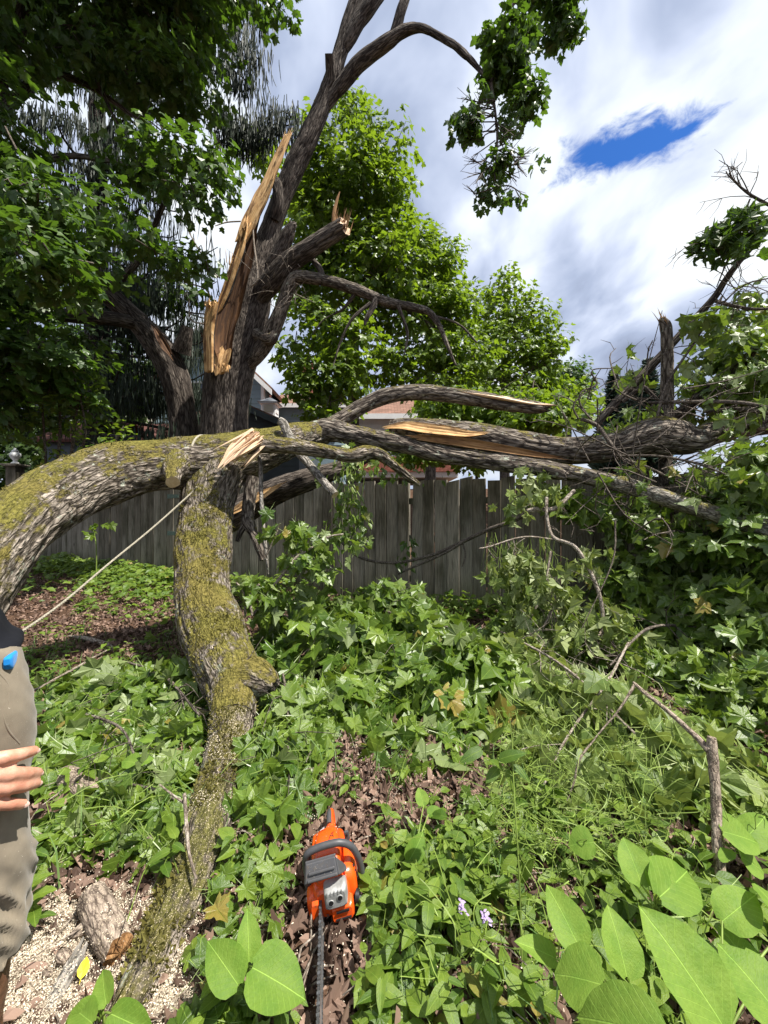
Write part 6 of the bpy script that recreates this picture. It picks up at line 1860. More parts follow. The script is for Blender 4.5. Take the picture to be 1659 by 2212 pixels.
# ------------------------------------------------------------------ chainsaw
def loft(acc, secs, axis='y', n=40, mi=0):
    """superellipse sections (t, cu, cw, hu, hw, exponent) along an axis; u,w are the other two axes in order"""
    th = np.linspace(0, 2 * math.pi, n, endpoint=False)
    V = []
    for t, cu, cw, hu, hw, e in secs:
        c, s = np.cos(th), np.sin(th)
        u = cu + hu * np.sign(c) * np.abs(c) ** (2 / e); w = cw + hw * np.sign(s) * np.abs(s) ** (2 / e)
        tt = np.full(n, t)
        V.append({'y': np.stack([u, tt, w], 1), 'x': np.stack([tt, u, w], 1), 'z': np.stack([u, w, tt], 1)}[axis])
    V = np.array(V); m = len(V)
    i = np.arange(m - 1)[:, None] * n; k = np.arange(n)[None]; k2 = (k + 1) % n
    Q = np.stack([i + k, i + k2, i + n + k2, i + n + k], -1).reshape(-1, 4)
    if axis == 'y': Q = Q[:, ::-1]
    acc.add(V.reshape(-1, 3), Q=Q, mi=mi)
    for r, fl in ((0, True), (m - 1, False)):
        VV = np.vstack([V[r], V[r].mean(0)[None]])
        kk = np.arange(n)
        T = np.stack([kk, (kk + 1) % n, np.full(n, n)], 1)
        if fl != (axis == 'y'): T = T[:, ::-1]
        acc.add(VV, T=T, mi=mi)
    return acc


def build_chainsaw():
    ang = math.radians(8.3)
    o = np.array([-.160, 1.285, 0.0]); o[2] = float(gz(o[0], o[1])) + .012
    t = thing('chainsaw', 'orange chainsaw with grey handles lying upright in the weeds, bar towards the viewer', 'chainsaw', o)
    t.rotation_euler = (math.radians(-2), math.radians(-9), ang)
    t.scale = (.84, .84, .84)

    def put(acc, name, mat, smooth=True, par=None, label=None):
        ob = bpy.data.objects.new(name, acc.mesh(name, M[mat] if isinstance(mat, str) else mat, smooth=smooth))
        COL.objects.link(ob); ob.parent = par or t
        if label: ob['label'] = label
        return ob

    def bev(ob, w=.004):
        m = ob.modifiers.new('bevel', 'BEVEL'); m.width = w; m.segments = 2; m.limit_method = 'ANGLE'
        return ob

    a = Acc()
    loft(a, [(-.012, 0.0, .075, .060, .045, 5), (0.0, .0, .078, .070, .055, 5), (.02, .0, .080, .074, .06, 6), (.20, .0, .085, .072, .062, 6), (.262, .0, .09, .06, .055, 5), (.272, .0, .09, .05, .045, 5)])
    body = put(a, 'engine_housing', 'orange')
    # rounded top cover with a flatter left shoulder
    a = Acc()
    loft(a, [(.004, -.006, .150, .040, .022, 4), (.010, -.006, .158, .052, .036, 4.5), (.03, -.006, .165, .056, .046, 4.5), (.075, -.005, .172, .056, .056, 4), (.12, -.004, .176, .055, .060, 3.2), (.17, -.004, .172, .053, .056, 2.8), (.21, -.004, .160, .048, .046, 2.6), (.24, -.004, .145, .038, .034, 2.4), (.256, -.004, .135, .020, .018, 2.2)])
    cover = put(a, 'top_cover', 'orange')
    a = Acc()
    loft(a, [(.06, -.046, .150, .022, .040, 4), (.10, -.048, .162, .026, .048, 4), (.18, -.046, .160, .026, .046, 4), (.225, -.04, .145, .022, .034, 3.5), (.24, -.036, .138, .012, .02, 3)])
    put(a, 'side_shoulder', 'orange', par=cover)
    # starter housing on the right with cooling slits
    a = Acc()
    loft(a, [(.060, .105, .095, .098, .070, 4), (.082, .105, .095, .096, .068, 3.6), (.094, .104, .094, .088, .060, 3.2), (.101, .102, .092, .070, .046, 3)], 'x', 44)
    st = put(a, 'starter_housing', 'orange')
    for i in range(8):
        a = Acc().box((0, 0, 0), (.005, .046, .0042))
        ob = put(a, 'cooling_slit', 'saw_black', False, st); ob.location = (.0995, .055 + i * .006, .118 - i * .009); ob.rotation_euler = (math.radians(-38), 0, 0)
    a = Acc(); tube(a, [[.095, .01, .04, .017], [.118, .0, .036, .015]], 18, .01); put(a, 'knob', 'saw_grey')
    a = Acc(); tube(a, [[.09, .012, .052, .024], [.104, .008, .05, .022]], 20, .01); put(a, 'rubber_mount', 'saw_black')
    # muffler with two ports
    a = Acc()
    loft(a, [(-.052, .018, .118, .036, .028, 5), (-.047, .018, .118, .043, .034, 6), (-.012, .018, .118, .046, .037, 6), (.005, .018, .118, .046, .037, 6)])
    mu = put(a, 'muffler', 'saw_alu')
    for x, z in ((-.002, .112), (.034, .122)):
        a = Acc(); tube(a, [[x, -.055, z, .0085], [x, -.04, z, .0085]], 16, .004); put(a, 'exhaust_port', 'saw_black', par=mu)
        a = Acc(); th = np.linspace(0, 6.283, 17)[:-1]
        tube(a, [[x + .0105 * math.cos(q), -.0525, z + .0105 * math.sin(q), .0022] for q in np.r_[th, th[:1]]], 6, .004, cap=False); put(a, 'port_rim', 'saw_alu', par=mu)
    for i in range(5):
        a = Acc().box((.0, 0, 0), (.0035, .006, .012)); ob = put(a, 'rib', 'saw_alu', False, mu); ob.location = (-.012 + i * .014, -.051, .145)
    # lower front orange chin and clutch cover beside the bar
    a = Acc()
    loft(a, [(-.040, .034, .046, .038, .024, 5), (-.030, .034, .048, .044, .030, 6), (.0, .034, .05, .046, .034, 6)]); put(a, 'front_bumper', 'orange')
    a = Acc().box((.036, -.044, .062), (.05, .006, .006)); a.box((.036, -.044, .034), (.06, .006, .005)); put(a, 'bumper_slot', 'saw_black', False)
    a = Acc()
    loft(a, [(-.102, .075, .062, .066, .034, 4), (-.096, .075, .063, .082, .044, 5), (-.072, .075, .064, .086, .050, 5)], 'x', 40); cc = put(a, 'clutch_cover', 'orange')
    for y in (.05, .11):
        a = Acc(); tube(a, [[-.098, y, .06, .009], [-.108, y, .06, .009]], 6, .01); put(a, 'nut', 'steel', False, cc)
    a = Acc(); loft(a, [(-.03, -.066, .06, .016, .040, 5), (.0, -.066, .062, .018, .046, 5)]); put(a, 'bar_clamp', 'orange')
    # guide bar and chain
    bx, L, hz, zc = -.046, .44, .030, .062
    prof = [(.02, -hz), (-L + .05, -hz * .86)] + [(-L + .05 - .032 * math.sin(q), -hz * .86 * math.cos(q)) for q in np.linspace(.15, math.pi - .15, 12)] + [(-L + .05, hz * .86), (.02, hz)]
    pr = np.array(prof); m = len(pr)
    V = np.vstack([np.column_stack([np.full(m, bx - .0024), pr[:, 0], pr[:, 1] + zc]), np.column_stack([np.full(m, bx + .0024), pr[:, 0], pr[:, 1] + zc])])
    c0, c1 = np.array([[bx - .0024, -L / 2, zc]]), np.array([[bx + .0024, -L / 2, zc]])
    V = np.vstack([V, c0, c1]); k = np.arange(m); k2 = (k + 1) % m
    T = np.vstack([np.stack([k2, k, np.full(m, 2 * m)], 1), np.stack([m + k, m + k2, np.full(m, 2 * m + 1)], 1)])
    a = Acc().add(V, T=T, Q=np.stack([k, k2, m + k2, m + k], 1)); bar = put(a, 'guide_bar', 'steel', False)
    a = Acc()
    loop = spline(np.column_stack([pr * 1.0, np.zeros(m)])[:, :2].repeat(1, 0), 150)
    ctr = np.array([-L / 2, 0])
    for i in range(149):
        p0, p1 = loop[i], loop[i + 1]
        d_ = unit(p1 - p0); nn = np.array([d_[1], -d_[0]])
        if np.dot(nn, p0 - ctr) < 0: nn = -nn
        h = .0075 if i % 4 in (0, 1) else .0045
        tw = .0052 if i % 2 == 0 else .0036
        q = [p0, p1, p1 + nn * h, p0 + nn * h * (.75 if i % 4 == 0 else 1)]
        VV = np.array([[bx + s * tw, y, z + zc] for s in (-1, 1) for y, z in q])
        a.add(VV, Q=[(0, 1, 2, 3), (7, 6, 5, 4), (0, 4, 5, 1), (1, 5, 6, 2), (2, 6, 7, 3), (3, 7, 4, 0)])
    put(a, 'chain', 'chain', False)
    # front handle, hand guard, rear handle
    a = Acc()
    tube(a, [[-.088, .075, .06, .0125], [-.092, .06, .13, .0130], [-.090, .046, .205, .0135], [-.076, .038, .246, .0138], [-.035, .036, .260, .0138], [.02, .036, .262, .0138], [.062, .038, .254, .0138], [.098, .046, .222, .0138], [.118, .056, .165, .0136], [.124, .066, .10, .0134], [.114, .074, .05, .013], [.085, .08, .03, .012]], 22, .008)
    put(a, 'front_handle', 'saw_grey')
    a = Acc()
    def plate(p, th):
        p = np.array(p, float); n_ = unit(np.cross(p[1] - p[0], p[3] - p[0]))
        a.add(np.vstack([p - n_ * th / 2, p + n_ * th / 2]), Q=[(3, 2, 1, 0), (4, 5, 6, 7), (0, 1, 5, 4), (1, 2, 6, 5), (2, 3, 7, 6), (3, 0, 4, 7)])
    plate([(-.088, -.040, .196), (.040, -.040, .196), (.034, -.008, .246), (-.080, -.008, .246)], .008)
    plate([(.0405, -.0395, .197), (.070, .004, .168), (.066, .016, .182), (.0345, -.0085, .245)], .009)
    plate([(-.088, -.0405, .1955), (-.088, -.030, .168), (-.080, .005, .200), (-.0805, -.0085, .2455)], .008)
    g = bev(put(a, 'hand_guard', 'saw_grey', False), .0035)
    for i, (w0, w1) in enumerate(((-.072, .030), (-.078, .036))):
        a = Acc().box((0, 0, 0), (w1 - w0, .010, .010)); ob = put(a, 'rib', 'saw_grey', False, g)
        ob.location = ((w0 + w1) / 2, -.034 - .010 * i + .002, .224 - .018 * i); ob.rotation_euler = (math.radians(-32), 0, 0); bev(ob, .003)
    a = Acc().box((0, 0, 0), (.120, .008, .012)); ob = put(a, 'rim', 'saw_grey', False, g); ob.location = (-.022, -.006, .247); ob.rotation_euler = (math.radians(-32), 0, 0); bev(ob, .003)
    a = Acc()
    tube(a, [[0, .245, .105, .026], [0, .29, .128, .020], [0, .345, .138, .017], [0, .40, .128, .016], [0, .425, .10, .016], [0, .42, .06, .014], [0, .37, .038, .013], [0, .30, .032, .014], [0, .25, .04, .018]], 18, .01)
    rh = put(a, 'rear_handle', 'orange')
    a = Acc(); tube(a, [[-.004, .30, .146, .013], [-.004, .35, .152, .012], [-.004, .395, .140, .010]], 14, .01); put(a, 'grip', 'saw_grey', par=rh)
    a = Acc().box((0, .33, .112), (.010, .045, .016)); bev(put(a, 'trigger', 'saw_black', False, rh), .003)
    for x, y, z in ((.103, .03, .055), (.103, .18, .055), (.103, .17, .135), (.098, .045, .145)):
        a = Acc(); tube(a, [[x - .006, y, z, .0055], [x + .001, y, z, .0055]], 10, .004); put(a, 'screw', 'saw_black', False, st)
    # filter clip, stop switch
    a = Acc().box((.082, .120, .205), (.020, .012, .055)); cl = bev(put(a, 'filter_clip', 'saw_grey', False), .004)
    for z in (.192, .218):
        a = Acc(); tube(a, [[.082, .1125, z, .005], [.082, .118, z, .005]], 10, .004); put(a, 'clip_hole', 'saw_black', False, cl)
    # printed marks: dark label with light print, yellow sticker, small dark emblem strokes
    def mark(name, pts, mat, zoff=.0012):
        """flat patch laid on the cover: pts (x,y) in local metres"""
        P2 = np.array(pts, float)
        zz = []
        for x, y in P2:
            ys = np.array([.004, .010, .03, .075, .12, .17, .21, .24, .256]); cw = np.interp(y, ys, [.150, .158, .165, .172, .176, .172, .160, .145, .135]); hw = np.interp(y, ys, [.022, .036, .046, .056, .060, .056, .046, .034, .018]); hu = np.interp(y, ys, [.040, .052, .056, .056, .055, .053, .048, .038, .020]); ee = np.interp(y, ys, [4, 4.5, 4.5, 4, 3.2, 2.8, 2.6, 2.4, 2.2])
            q = min(.98, abs((x + .0045) / hu))
            zz.append(cw + hw * (1 - q ** ee) ** (1 / ee) + zoff)
        V = np.column_stack([P2, zz]); V = np.vstack([V, V.mean(0)[None] + [[0, 0, .0006]]])
        n_ = len(P2); kk = np.arange(n_)
        return put(Acc().add(V, T=np.stack([kk, (kk + 1) % n_, np.full(n_, n_)], 1)), name, mat, False, cover)
    mark('label', [(-.036, .160), (-.022, .160), (-.008, .163), (-.006, .185), (-.009, .205), (-.022, .207), (-.031, .200), (-.035, .180)], 'saw_black')
    for i in range(4):
        y = .172 + i * .0105
        mark('print', [(-.032 + i * .003, y - .005), (-.022, y - .005), (-.013, y - .004), (-.013, y), (-.022, y - .0005), (-.031 + i * .003, y - .001)], 'pink' if i % 2 else 'white', .0022)
    mark('sticker', [(-.024, .014), (-.008, .014), (.010, .013), (.012, .022), (-.008, .024), (-.023, .025)], 'yellow')
    for seg in ([(.010, .105), (.022, .128)], [(.022, .128), (.028, .108)], [(.013, .113), (.026, .112)], [(.022, .128), (.030, .138)], [(.012, .104), (.006, .092)]):
        (xa, ya), (xb, yb) = seg
        d_ = unit(np.array([xb - xa, yb - ya])); s_ = np.array([-d_[1], d_[0]]) * .0013
        mark('emblem', [(xa - s_[0], ya - s_[1]), (xb - s_[0], yb - s_[1]), (xb + s_[0], yb + s_[1]), (xa + s_[0], ya + s_[1])], 'saw_black', .002)

    # sawdust stuck to the cover, guard and housing
    rr = np.random.default_rng(5)
    n_ = 420
    y_ = rr.uniform(.0, .24, n_); x_ = rr.uniform(-.05, .09, n_)
    ys = np.array([.004, .03, .075, .12, .17, .21, .24]); zc_ = np.interp(y_, ys, [.172, .211, .228, .236, .228, .206, .179])
    z_ = np.where(x_ < .045, zc_ - .22 * np.abs(x_ + .004) ** 1.2 * 2.2, .12 + .035 * rr.uniform(size=n_))
    keep = (x_ < .045) | (rr.uniform(size=n_) < .4)
    a = Acc(); flakes(a, np.stack([x_, y_, z_], 1)[keep], rr, .0016)
    x2, y2 = rr.uniform(-.075, .03, 60), rr.uniform(-.035, -.012, 60)
    flakes(a, np.stack([x2, y2, .246 + (y2 + .008) * 1.5 + .006], 1), rr, .0016)
    sd_ = put(a, 'sawdust', 'sawdust', False); sd_['kind'] = 'stuff'


build_chainsaw()


# ------------------------------------------------------------------ rope
def build_rope():
    rows = np.array([P(425, 1052, 3.62), P(408, 1070, 3.60), P(330, 1140, 3.28), P(235, 1218, 2.92), P(135, 1302, 2.60), P(35, 1372, 2.34), P(-60, 1428, 2.15)])
    t = thing('rope', 'pale twisted rope pulled taut from the horizontal limb down to the left', 'rope', rows[-1])
    S = spline(rows, 420)
    T, N, B = frames(S)
    L = np.r_[0, np.cumsum(np.linalg.norm(np.diff(S, axis=0), axis=1))]
    for s in range(3):
        ph = L / .045 * 2 * math.pi + s * 2.094
        C = S + (N * np.cos(ph)[:, None] + B * np.sin(ph)[:, None]) * .0042
        a = Acc(); tube(a, np.column_stack([C, np.full(len(C), .0047)]), 8, .011, cap=True); a.build('strand', M['rope'], t)
    # a turn round the limb
    c = P(440, 1000, 3.93); 
    ring = [[*(c + np.array([.0, math.cos(q) * .270, math.sin(q) * .274])), .011] for q in np.linspace(0, 6.283, 26)]
    a = Acc(); tube(a, ring, 8, .02, cap=False); a.build('loop', M['rope'], t)


build_rope()


# ------------------------------------------------------------------ person at the left edge
def build_person():
    C = np.array([-.91, .86]); nv = np.array([.727, -.687])
    root = C - nv * .10
    g = float(gz(root[0], root[1]))
    ang = math.radians(46.6)
    t = thing('person', 'person in dark top and grey work trousers at left edge, hand resting on thigh', 'person', (root[0], root[1], g))
    t.rotation_euler = (0, 0, ang)

    def put(acc, name, mat, par=None, smooth=True):
        # he leans back from the hips, pulling away
        for v in acc.V:
            v[:, 0] -= .95 * np.maximum(0, v[:, 2] - 1.055) * sstep(v[:, 2], 1.055, 1.09)
        ob = bpy.data.objects.new(name, acc.mesh(name, M[mat], smooth=smooth)); COL.objects.link(ob); ob.parent = par or t
        return ob

    def cap(a, pts, n=20):
        pts = [list(p) for p in pts]
        p0, p1 = np.array(pts[0]), np.array(pts[1]); q1, q0 = np.array(pts[-1]), np.array(pts[-2])
        d0 = unit(p0[:3] - p1[:3]); d1 = unit(q1[:3] - q0[:3])
        s = [[*(p0[:3] + d0 * p0[3] * k), p0[3] * math.sqrt(max(0.0, 1 - k * k))] for k in (.98, .8, .45)]
        e = [[*(q1[:3] + d1 * q1[3] * k), q1[3] * math.sqrt(max(0.0, 1 - k * k))] for k in (.45, .8, .98)]
        # straight segments keep the taper exact
        rows = s + pts + e
        rows = np.array(rows)
        nn = len(rows); th = np.linspace(0, 2 * math.pi, n, endpoint=False)
        T, N, B = frames(rows[:, :3])
        V = rows[:, None, :3] + N[:, None] * (np.cos(th)[None] * rows[:, 3:4])[..., None] + B[:, None] * (np.sin(th)[None] * rows[:, 3:4])[..., None]
        i = np.arange(nn - 1)[:, None] * n; k = np.arange(n)[None]; k2 = (k + 1) % n
        a.add(V.reshape(-1, 3), Q=np.stack([i + k, i + k2, i + n + k2, i + n + k], -1).reshape(-1, 4))
        for r, rev in ((0, True), (nn - 1, False)):
            kk = np.arange(n); T_ = np.stack([kk, (kk + 1) % n, np.full(n, n)], 1)
            a.add(np.vstack([V[r], V[r].mean(0)[None]]), T=T_[:, ::-1] if rev else T_)

    lx = lambda s, z: -.30 * max(0.0, 1 - z / .95) if s > 0 else 0.0     # left leg set back
    a = Acc()
    for s in (-1, 1):
        cap(a, [(-.05 + lx(s, .05), s * .10, .055, .034), (.05 + lx(s, .05), s * .105, .05, .034), (.12 + lx(s, .04), s * .105, .042, .026)])
        cap(a, [(-.02 + lx(s, .08), s * .10, .08, .042), (-.02 + lx(s, .28), s * .10, .28, .055), (lx(s, .5), s * .10, .50, .056), (lx(s, .7), s * .10, .70, .072), (-.01, s * .09, .92, .078)])
    cap(a, [(-.02, -.07, .95, .082), (-.02, .07, .95, .082)]); cap(a, [(-.02, -.05, .97, .080), (-.02, -.05, 1.15, .088), (-.015, -.06, 1.33, .10)]); cap(a, [(-.02, .05, .97, .080), (-.02, .05, 1.15, .088), (-.015, .06, 1.33, .10)])
    cap(a, [(-.01, -.13, 1.36, .085), (-.01, .13, 1.36, .085)]); cap(a, [(-.01, 0, 1.42, .062), (.01, 0, 1.56, .056)])
    cap(a, [(.015, 0, 1.615, .074), (.01, 0, 1.69, .088)]); cap(a, [(.055, 0, 1.585, .045), (.05, 0, 1.62, .06)])
    cap(a, [(.098, 0, 1.655, .009), (.116, 0, 1.628, .014)]); cap(a, [(.085, -.022, 1.592, .010), (.085, .022, 1.592, .010)])
    for s in (-1, 1): cap(a, [(.0, s * .085, 1.62, .012), (-.008, s * .092, 1.66, .018)])
    # left arm hanging, right arm bent with the hand on the thigh
    cap(a, [(-.01, .19, 1.38, .055), (-.10, .24, 1.12, .042), (-.16, .24, .90, .028), (-.16, .235, .82, .034), (-.15, .23, .74, .022)])
    cap(a, [(-.01, -.19, 1.38, .055), (-.06, -.262, 1.12, .043), (-.05, -.258, 1.02, .041), (-.055, -.246, .90, .030), (-.052, -.243, .868, .029)])
    # right hand: palm then four fingers lying forward round the thigh, thumb tucked up
    HZ = .036
    mcp = [(.008, -.2245, .838 + HZ), (.012, -.2295, .812 + HZ), (.010, -.2285, .787 + HZ), (.000, -.2215, .760 + HZ)]
    for m, r in zip(mcp, (.0145, .0152, .0147, .0135)):
        cap(a, [(-.050, -.240, .890 - (.878 - m[2]) * .35, .0175), (-.018, -.2345, .872 - (.878 - m[2]) * .85, .0155), (*m, r)], 16)
    cap(a, [(-.03, -.233, .875, .015), (-.03, -.229, .835, .015)], 16)
    fing = [[(.046, -.2275, .846, 0.0144), (.072, -.2135, .852, 0.0129), (.0915, -.192, .8575, 0.0112)],
            [(.054, -.2275, .811, 0.0151), (.080, -.2085, .809, 0.0137), (.0985, -.182, .807, 0.0117)],
            [(.052, -.2275, .7845, 0.0146), (.077, -.2105, .784, 0.0132), (.0960, -.186, .785, 0.0115)],
            [(.034, -.2235, .7535, 0.0132), (.056, -.2180, .749, 0.0120), (.0735, -.207, .7455, 0.0102)]]
    fing = [[(x - .004, y, z + HZ - .42 * (x - m[0]) - .40 * (y - m[1]), r) for x, y, z, r in f] for m, f in zip(mcp, fing)]
    for m, f, r in zip(mcp, fing, (.0145, .0152, .0147, .0135)):
        mid = [(m[k] + f[0][k]) / 2 for k in range(3)]
        cap(a, [(*m, r), (*mid, f[0][3] * .97), f[0], (*[(f[0][k] + f[1][k]) / 2 for k in range(3)], f[1][3] * 1.02), f[1], f[2]], 18)
    cap(a, [(-.048, -.234, .900, .014), (-.034, -.224, .915, .0125), (-.020, -.216, .925, .0105), (-.010, -.208, .93, .0085)], 16)
    body = put(a, 'body', 'skin')
    md = body.modifiers.new('r', 'REMESH'); md.mode = 'VOXEL'; md.voxel_size = .0042
    sm = body.modifiers.new('s', 'SMOOTH'); sm.iterations = 2; sm.factor = .5
    de = body.modifiers.new('d', 'DECIMATE'); de.ratio = .4
    dg = bpy.context.evaluated_depsgraph_get()
    me = bpy.data.meshes.new_from_object(body.evaluated_get(dg))
    body.modifiers.clear(); body.data = me
    for p in me.polygons: p.use_smooth = True
    # nails
    for f in fing:
        d_ = unit(np.array(f[2][:3]) - np.array(f[1][:3]))
        out = np.array([.55, -.83, 0]); out = unit(out - d_ * out.dot(d_)); s_ = np.cross(d_, out)
        c = np.array(f[2][:3]) + d_ * .002 + out * (f[2][3] * .80)
        th = np.linspace(0, 6.283, 19)[:-1]
        V = [c + d_ * math.cos(q) * .0066 + s_ * math.sin(q) * .0058 + out * (.0012 - .002 * math.sin(q) ** 2) for q in th] + [c + out * .0022]
        kk = np.arange(18); put(Acc().add(np.array(V), T=np.stack([kk, (kk + 1) % 18, np.full(18, 18)], 1)), 'fingernail', 'nail')
    # trousers
    def sleeve(name, rows, mat, n=72, fold=.0, thick=.004, seed=0., hem=None, step=.006, ff=19):
        rows = np.array(rows, float)     # x,y,z,rx,ry
        L = np.linalg.norm(np.diff(rows[:, :3], axis=0), axis=1).sum()
        S = spline(rows, int(L / step)); th = np.linspace(0, 2 * math.pi, n, endpoint=False)
        m = len(S)
        V = np.zeros((m, n, 3))
        V[..., 0] = S[:, :1] + np.cos(th) * S[:, 3:4]; V[..., 1] = S[:, 1:2] + np.sin(th) * S[:, 4:5]; V[..., 2] = S[:, 2:3]
        if fold:
            f = np.array([fold(z) for z in S[:, 2]])[:, None]
            q = np.stack([np.cos(th)[None] * 1.6 + 0 * f, np.sin(th)[None] * 1.6 + 0 * f, S[:, 2:3] * ff + (np.cos(th)[None] * 2.2 + np.sin(th)[None] * 1.4)], -1) + seed
            r = 1 - np.abs(2 * vnoise(q) - 1); r = r + .4 * vnoise(q * 2.3)
            dr = f * (r - .75)
            V[..., 0] += np.cos(th) * dr; V[..., 1] += np.sin(th) * dr
        if hem: V[-1, :, 2] += hem(th); V[-2, :, 2] += hem(th) * .6; V[-3, :, 2] += hem(th) * .3
        cen = S[:, None, :3]
        W = V - (V - cen) * (thick / np.maximum(np.linalg.norm(V - cen, axis=-1, keepdims=True), .01))
        i = np.arange(m - 1)[:, None] * n; k = np.arange(n)[None]; k2 = (k + 1) % n
        Q = np.stack([i + k, i + k2, i + n + k2, i + n + k], -1).reshape(-1, 4)
        if rows[0, 2] > rows[-1, 2]: Q = Q[:, ::-1]
        a = Acc().add(V.reshape(-1, 3), Q=Q); a.add(W.reshape(-1, 3), Q=Q[:, ::-1])
        for r_ in (0, m - 1):
            k = np.arange(n); k2 = (k + 1) % n
            a.add(np.vstack([V[r_], W[r_]]), Q=np.stack([k, k2, n + k2, n + k], 1))
        return put(a, name, mat)
    fz = lambda z: .004 + .021 * float(sstep(np.array(.68 - z), 0, .16))
    for s in (-1, 1):
        sleeve('trouser_leg', [(-.02 + lx(s, 1.08), s * .085, 1.08, .088, .105), (-.012 + lx(s, 1.02), s * .09, 1.02, .094, .110), (-.004 + lx(s, .93), s * .098, .93, .101, .108), (.0 + lx(s, .85), s * .10, .85, .100, .104), (-.004 + lx(s, .74), s * .10, .74, .092, .096), (-.002 + lx(s, .66), s * .10, .66, .088, .092), (.002 + lx(s, .58), s * .10, .58, .092, .094), (.0 + lx(s, .50), s * .10, .50, .092, .094), (-.004 + lx(s, .43), s * .10, .43, .090, .092), (-.010 + lx(s, .375), s * .10, .375, .088, .090)], 'pants', 84, fz, seed=s * 7.7, hem=lambda th: .035 * np.cos(th) + .008 * np.sin(th * 7))
    sleeve('waistband', [(-.02, 0, 1.00, .100, .185), (-.02, 0, 1.05, .095, .180), (-.02, 0, 1.10, .09, .172)], 'pants')
    # slant pocket seam on the thigh
    zz = [.74, .85, .93, 1.02, 1.08]
    for path in ([(1.045, -62), (1.0, -52), (.955, -56), (.90, -38)], [(1.03, -78), (.97, -66), (.91, -60), (.865, -48)]):
        pts = []
        for z, ph in path:
            cx, cy = np.interp(z, zz, [-.004, 0, -.004, -.012, -.02]), np.interp(z, zz, [-.1, -.1, -.098, -.09, -.085])
            rx, ry = np.interp(z, zz, [.092, .1, .101, .094, .088]), np.interp(z, zz, [.096, .104, .108, .11, .105])
            pts.append([cx + rx * .995 * math.cos(math.radians(ph)), cy + ry * .995 * math.sin(math.radians(ph)), z, .0022])
        a = Acc(); tube(a, pts, 6, .008); put(a, 'pocket_seam', 'pants')
    # blue cloth at the waistband, dark top with sleeve
    a = Acc(); loft(a, [(-.180, .046, 1.052, .005, .006, 4), (-.176, .048, 1.049, .008, .013, 4), (-.164, .052, 1.046, .006, .017, 4), (-.150, .058, 1.050, .005, .013, 4), (-.138, .060, 1.048, .006, .015, 4), (-.130, .058, 1.052, .004, .008, 4)]); put(a, 'blue_cloth', 'blue')
    fs = lambda z: .010
    sleeve('top', [(0, 0, 1.46, .06, .08), (-.005, 0, 1.43, .10, .17), (-.005, 0, 1.36, .135, .215), (-.005, 0, 1.25, .138, .195), (-.008, 0, 1.15, .130, .190), (-.014, 0, 1.10, .112, .192), (-.018, 0, 1.07, .106, .194), (-.022, 0, 1.045, .100, .194)], 'shirt', 90, fs, .006, 3.3, ff=14)
    sleeve('sleeve', [(-.01, -.16, 1.42, .07, .07), (-.03, -.225, 1.27, .066, .062), (-.055, -.262, 1.13, .060, .056), (-.045, -.258, 1.02, .058, .052), (-.042, -.250, .96, .052, .046), (-.050, -.246, .915, .044, .040)], 'shirt', 60, fs, .004, 5.1, ff=22)
    sleeve('sleeve', [(-.01, .16, 1.42, .07, .07), (-.06, .225, 1.27, .064, .06), (-.10, .24, 1.13, .056, .054), (-.14, .24, 1.0, .046, .044), (-.155, .24, .92, .04, .038)], 'shirt', 60, fs, .004, 9.1, ff=22)
    # tall boots
    for s in (-1, 1):
        sleeve('boot', [(-.015 + lx(s, .44), s * .10, .44, .078, .078), (-.018 + lx(s, .34), s * .10, .34, .074, .074), (-.02 + lx(s, .22), s * .10, .22, .064, .062), (-.015 + lx(s, .12), s * .10, .12, .066, .056), (.0 + lx(s, .07), s * .10, .07, .085, .054)], 'leather', 56, lambda z: .005, .006, s * 2.2, ff=14)
        a = Acc(); loft(a, [(.0, .045 + lx(s, .05), s * .105, .135, .050, 3), (.028, .045 + lx(s, .05), s * .105, .137, .052, 3), (.032, .043 + lx(s, .05), s * .105, .130, .047, 3), (.07, .03 + lx(s, .05), s * .104, .118, .046, 2.6), (.10, .01 + lx(s, .05), s * .102, .085, .042, 2.4)], 'z', 40); put(a, 'boot_foot', 'leather')
    a = Acc(); loft(a, [(1.64, -.012, 0, .090, .088, 2.2), (1.69, -.006, 0, .098, .092, 2.1), (1.74, -.004, 0, .09, .084, 2.0), (1.78, -.004, 0, .05, .046, 2.0)], 'z', 40); put(a, 'hair', 'hair')


build_person()
# ------------------------------------------------------------------ ground cover
def saw_mask(x, y):
    """where the sawdust lies thick: round the cut log, near the person"""
    q = np.stack([x * 5, y * 5, np.zeros_like(x)], -1)
    w = (fbm(q, 3) - .5) * .9
    d1 = np.sqrt(((x + .92) / .46) ** 2 + ((y - 1.12) / .36) ** 2)
    d2 = np.sqrt(((x + .74) / .42) ** 2 + ((y - 1.42) / .26) ** 2)
    return np.clip(1.42 - np.minimum(d1, d2 + .35) + w, 0, 1)


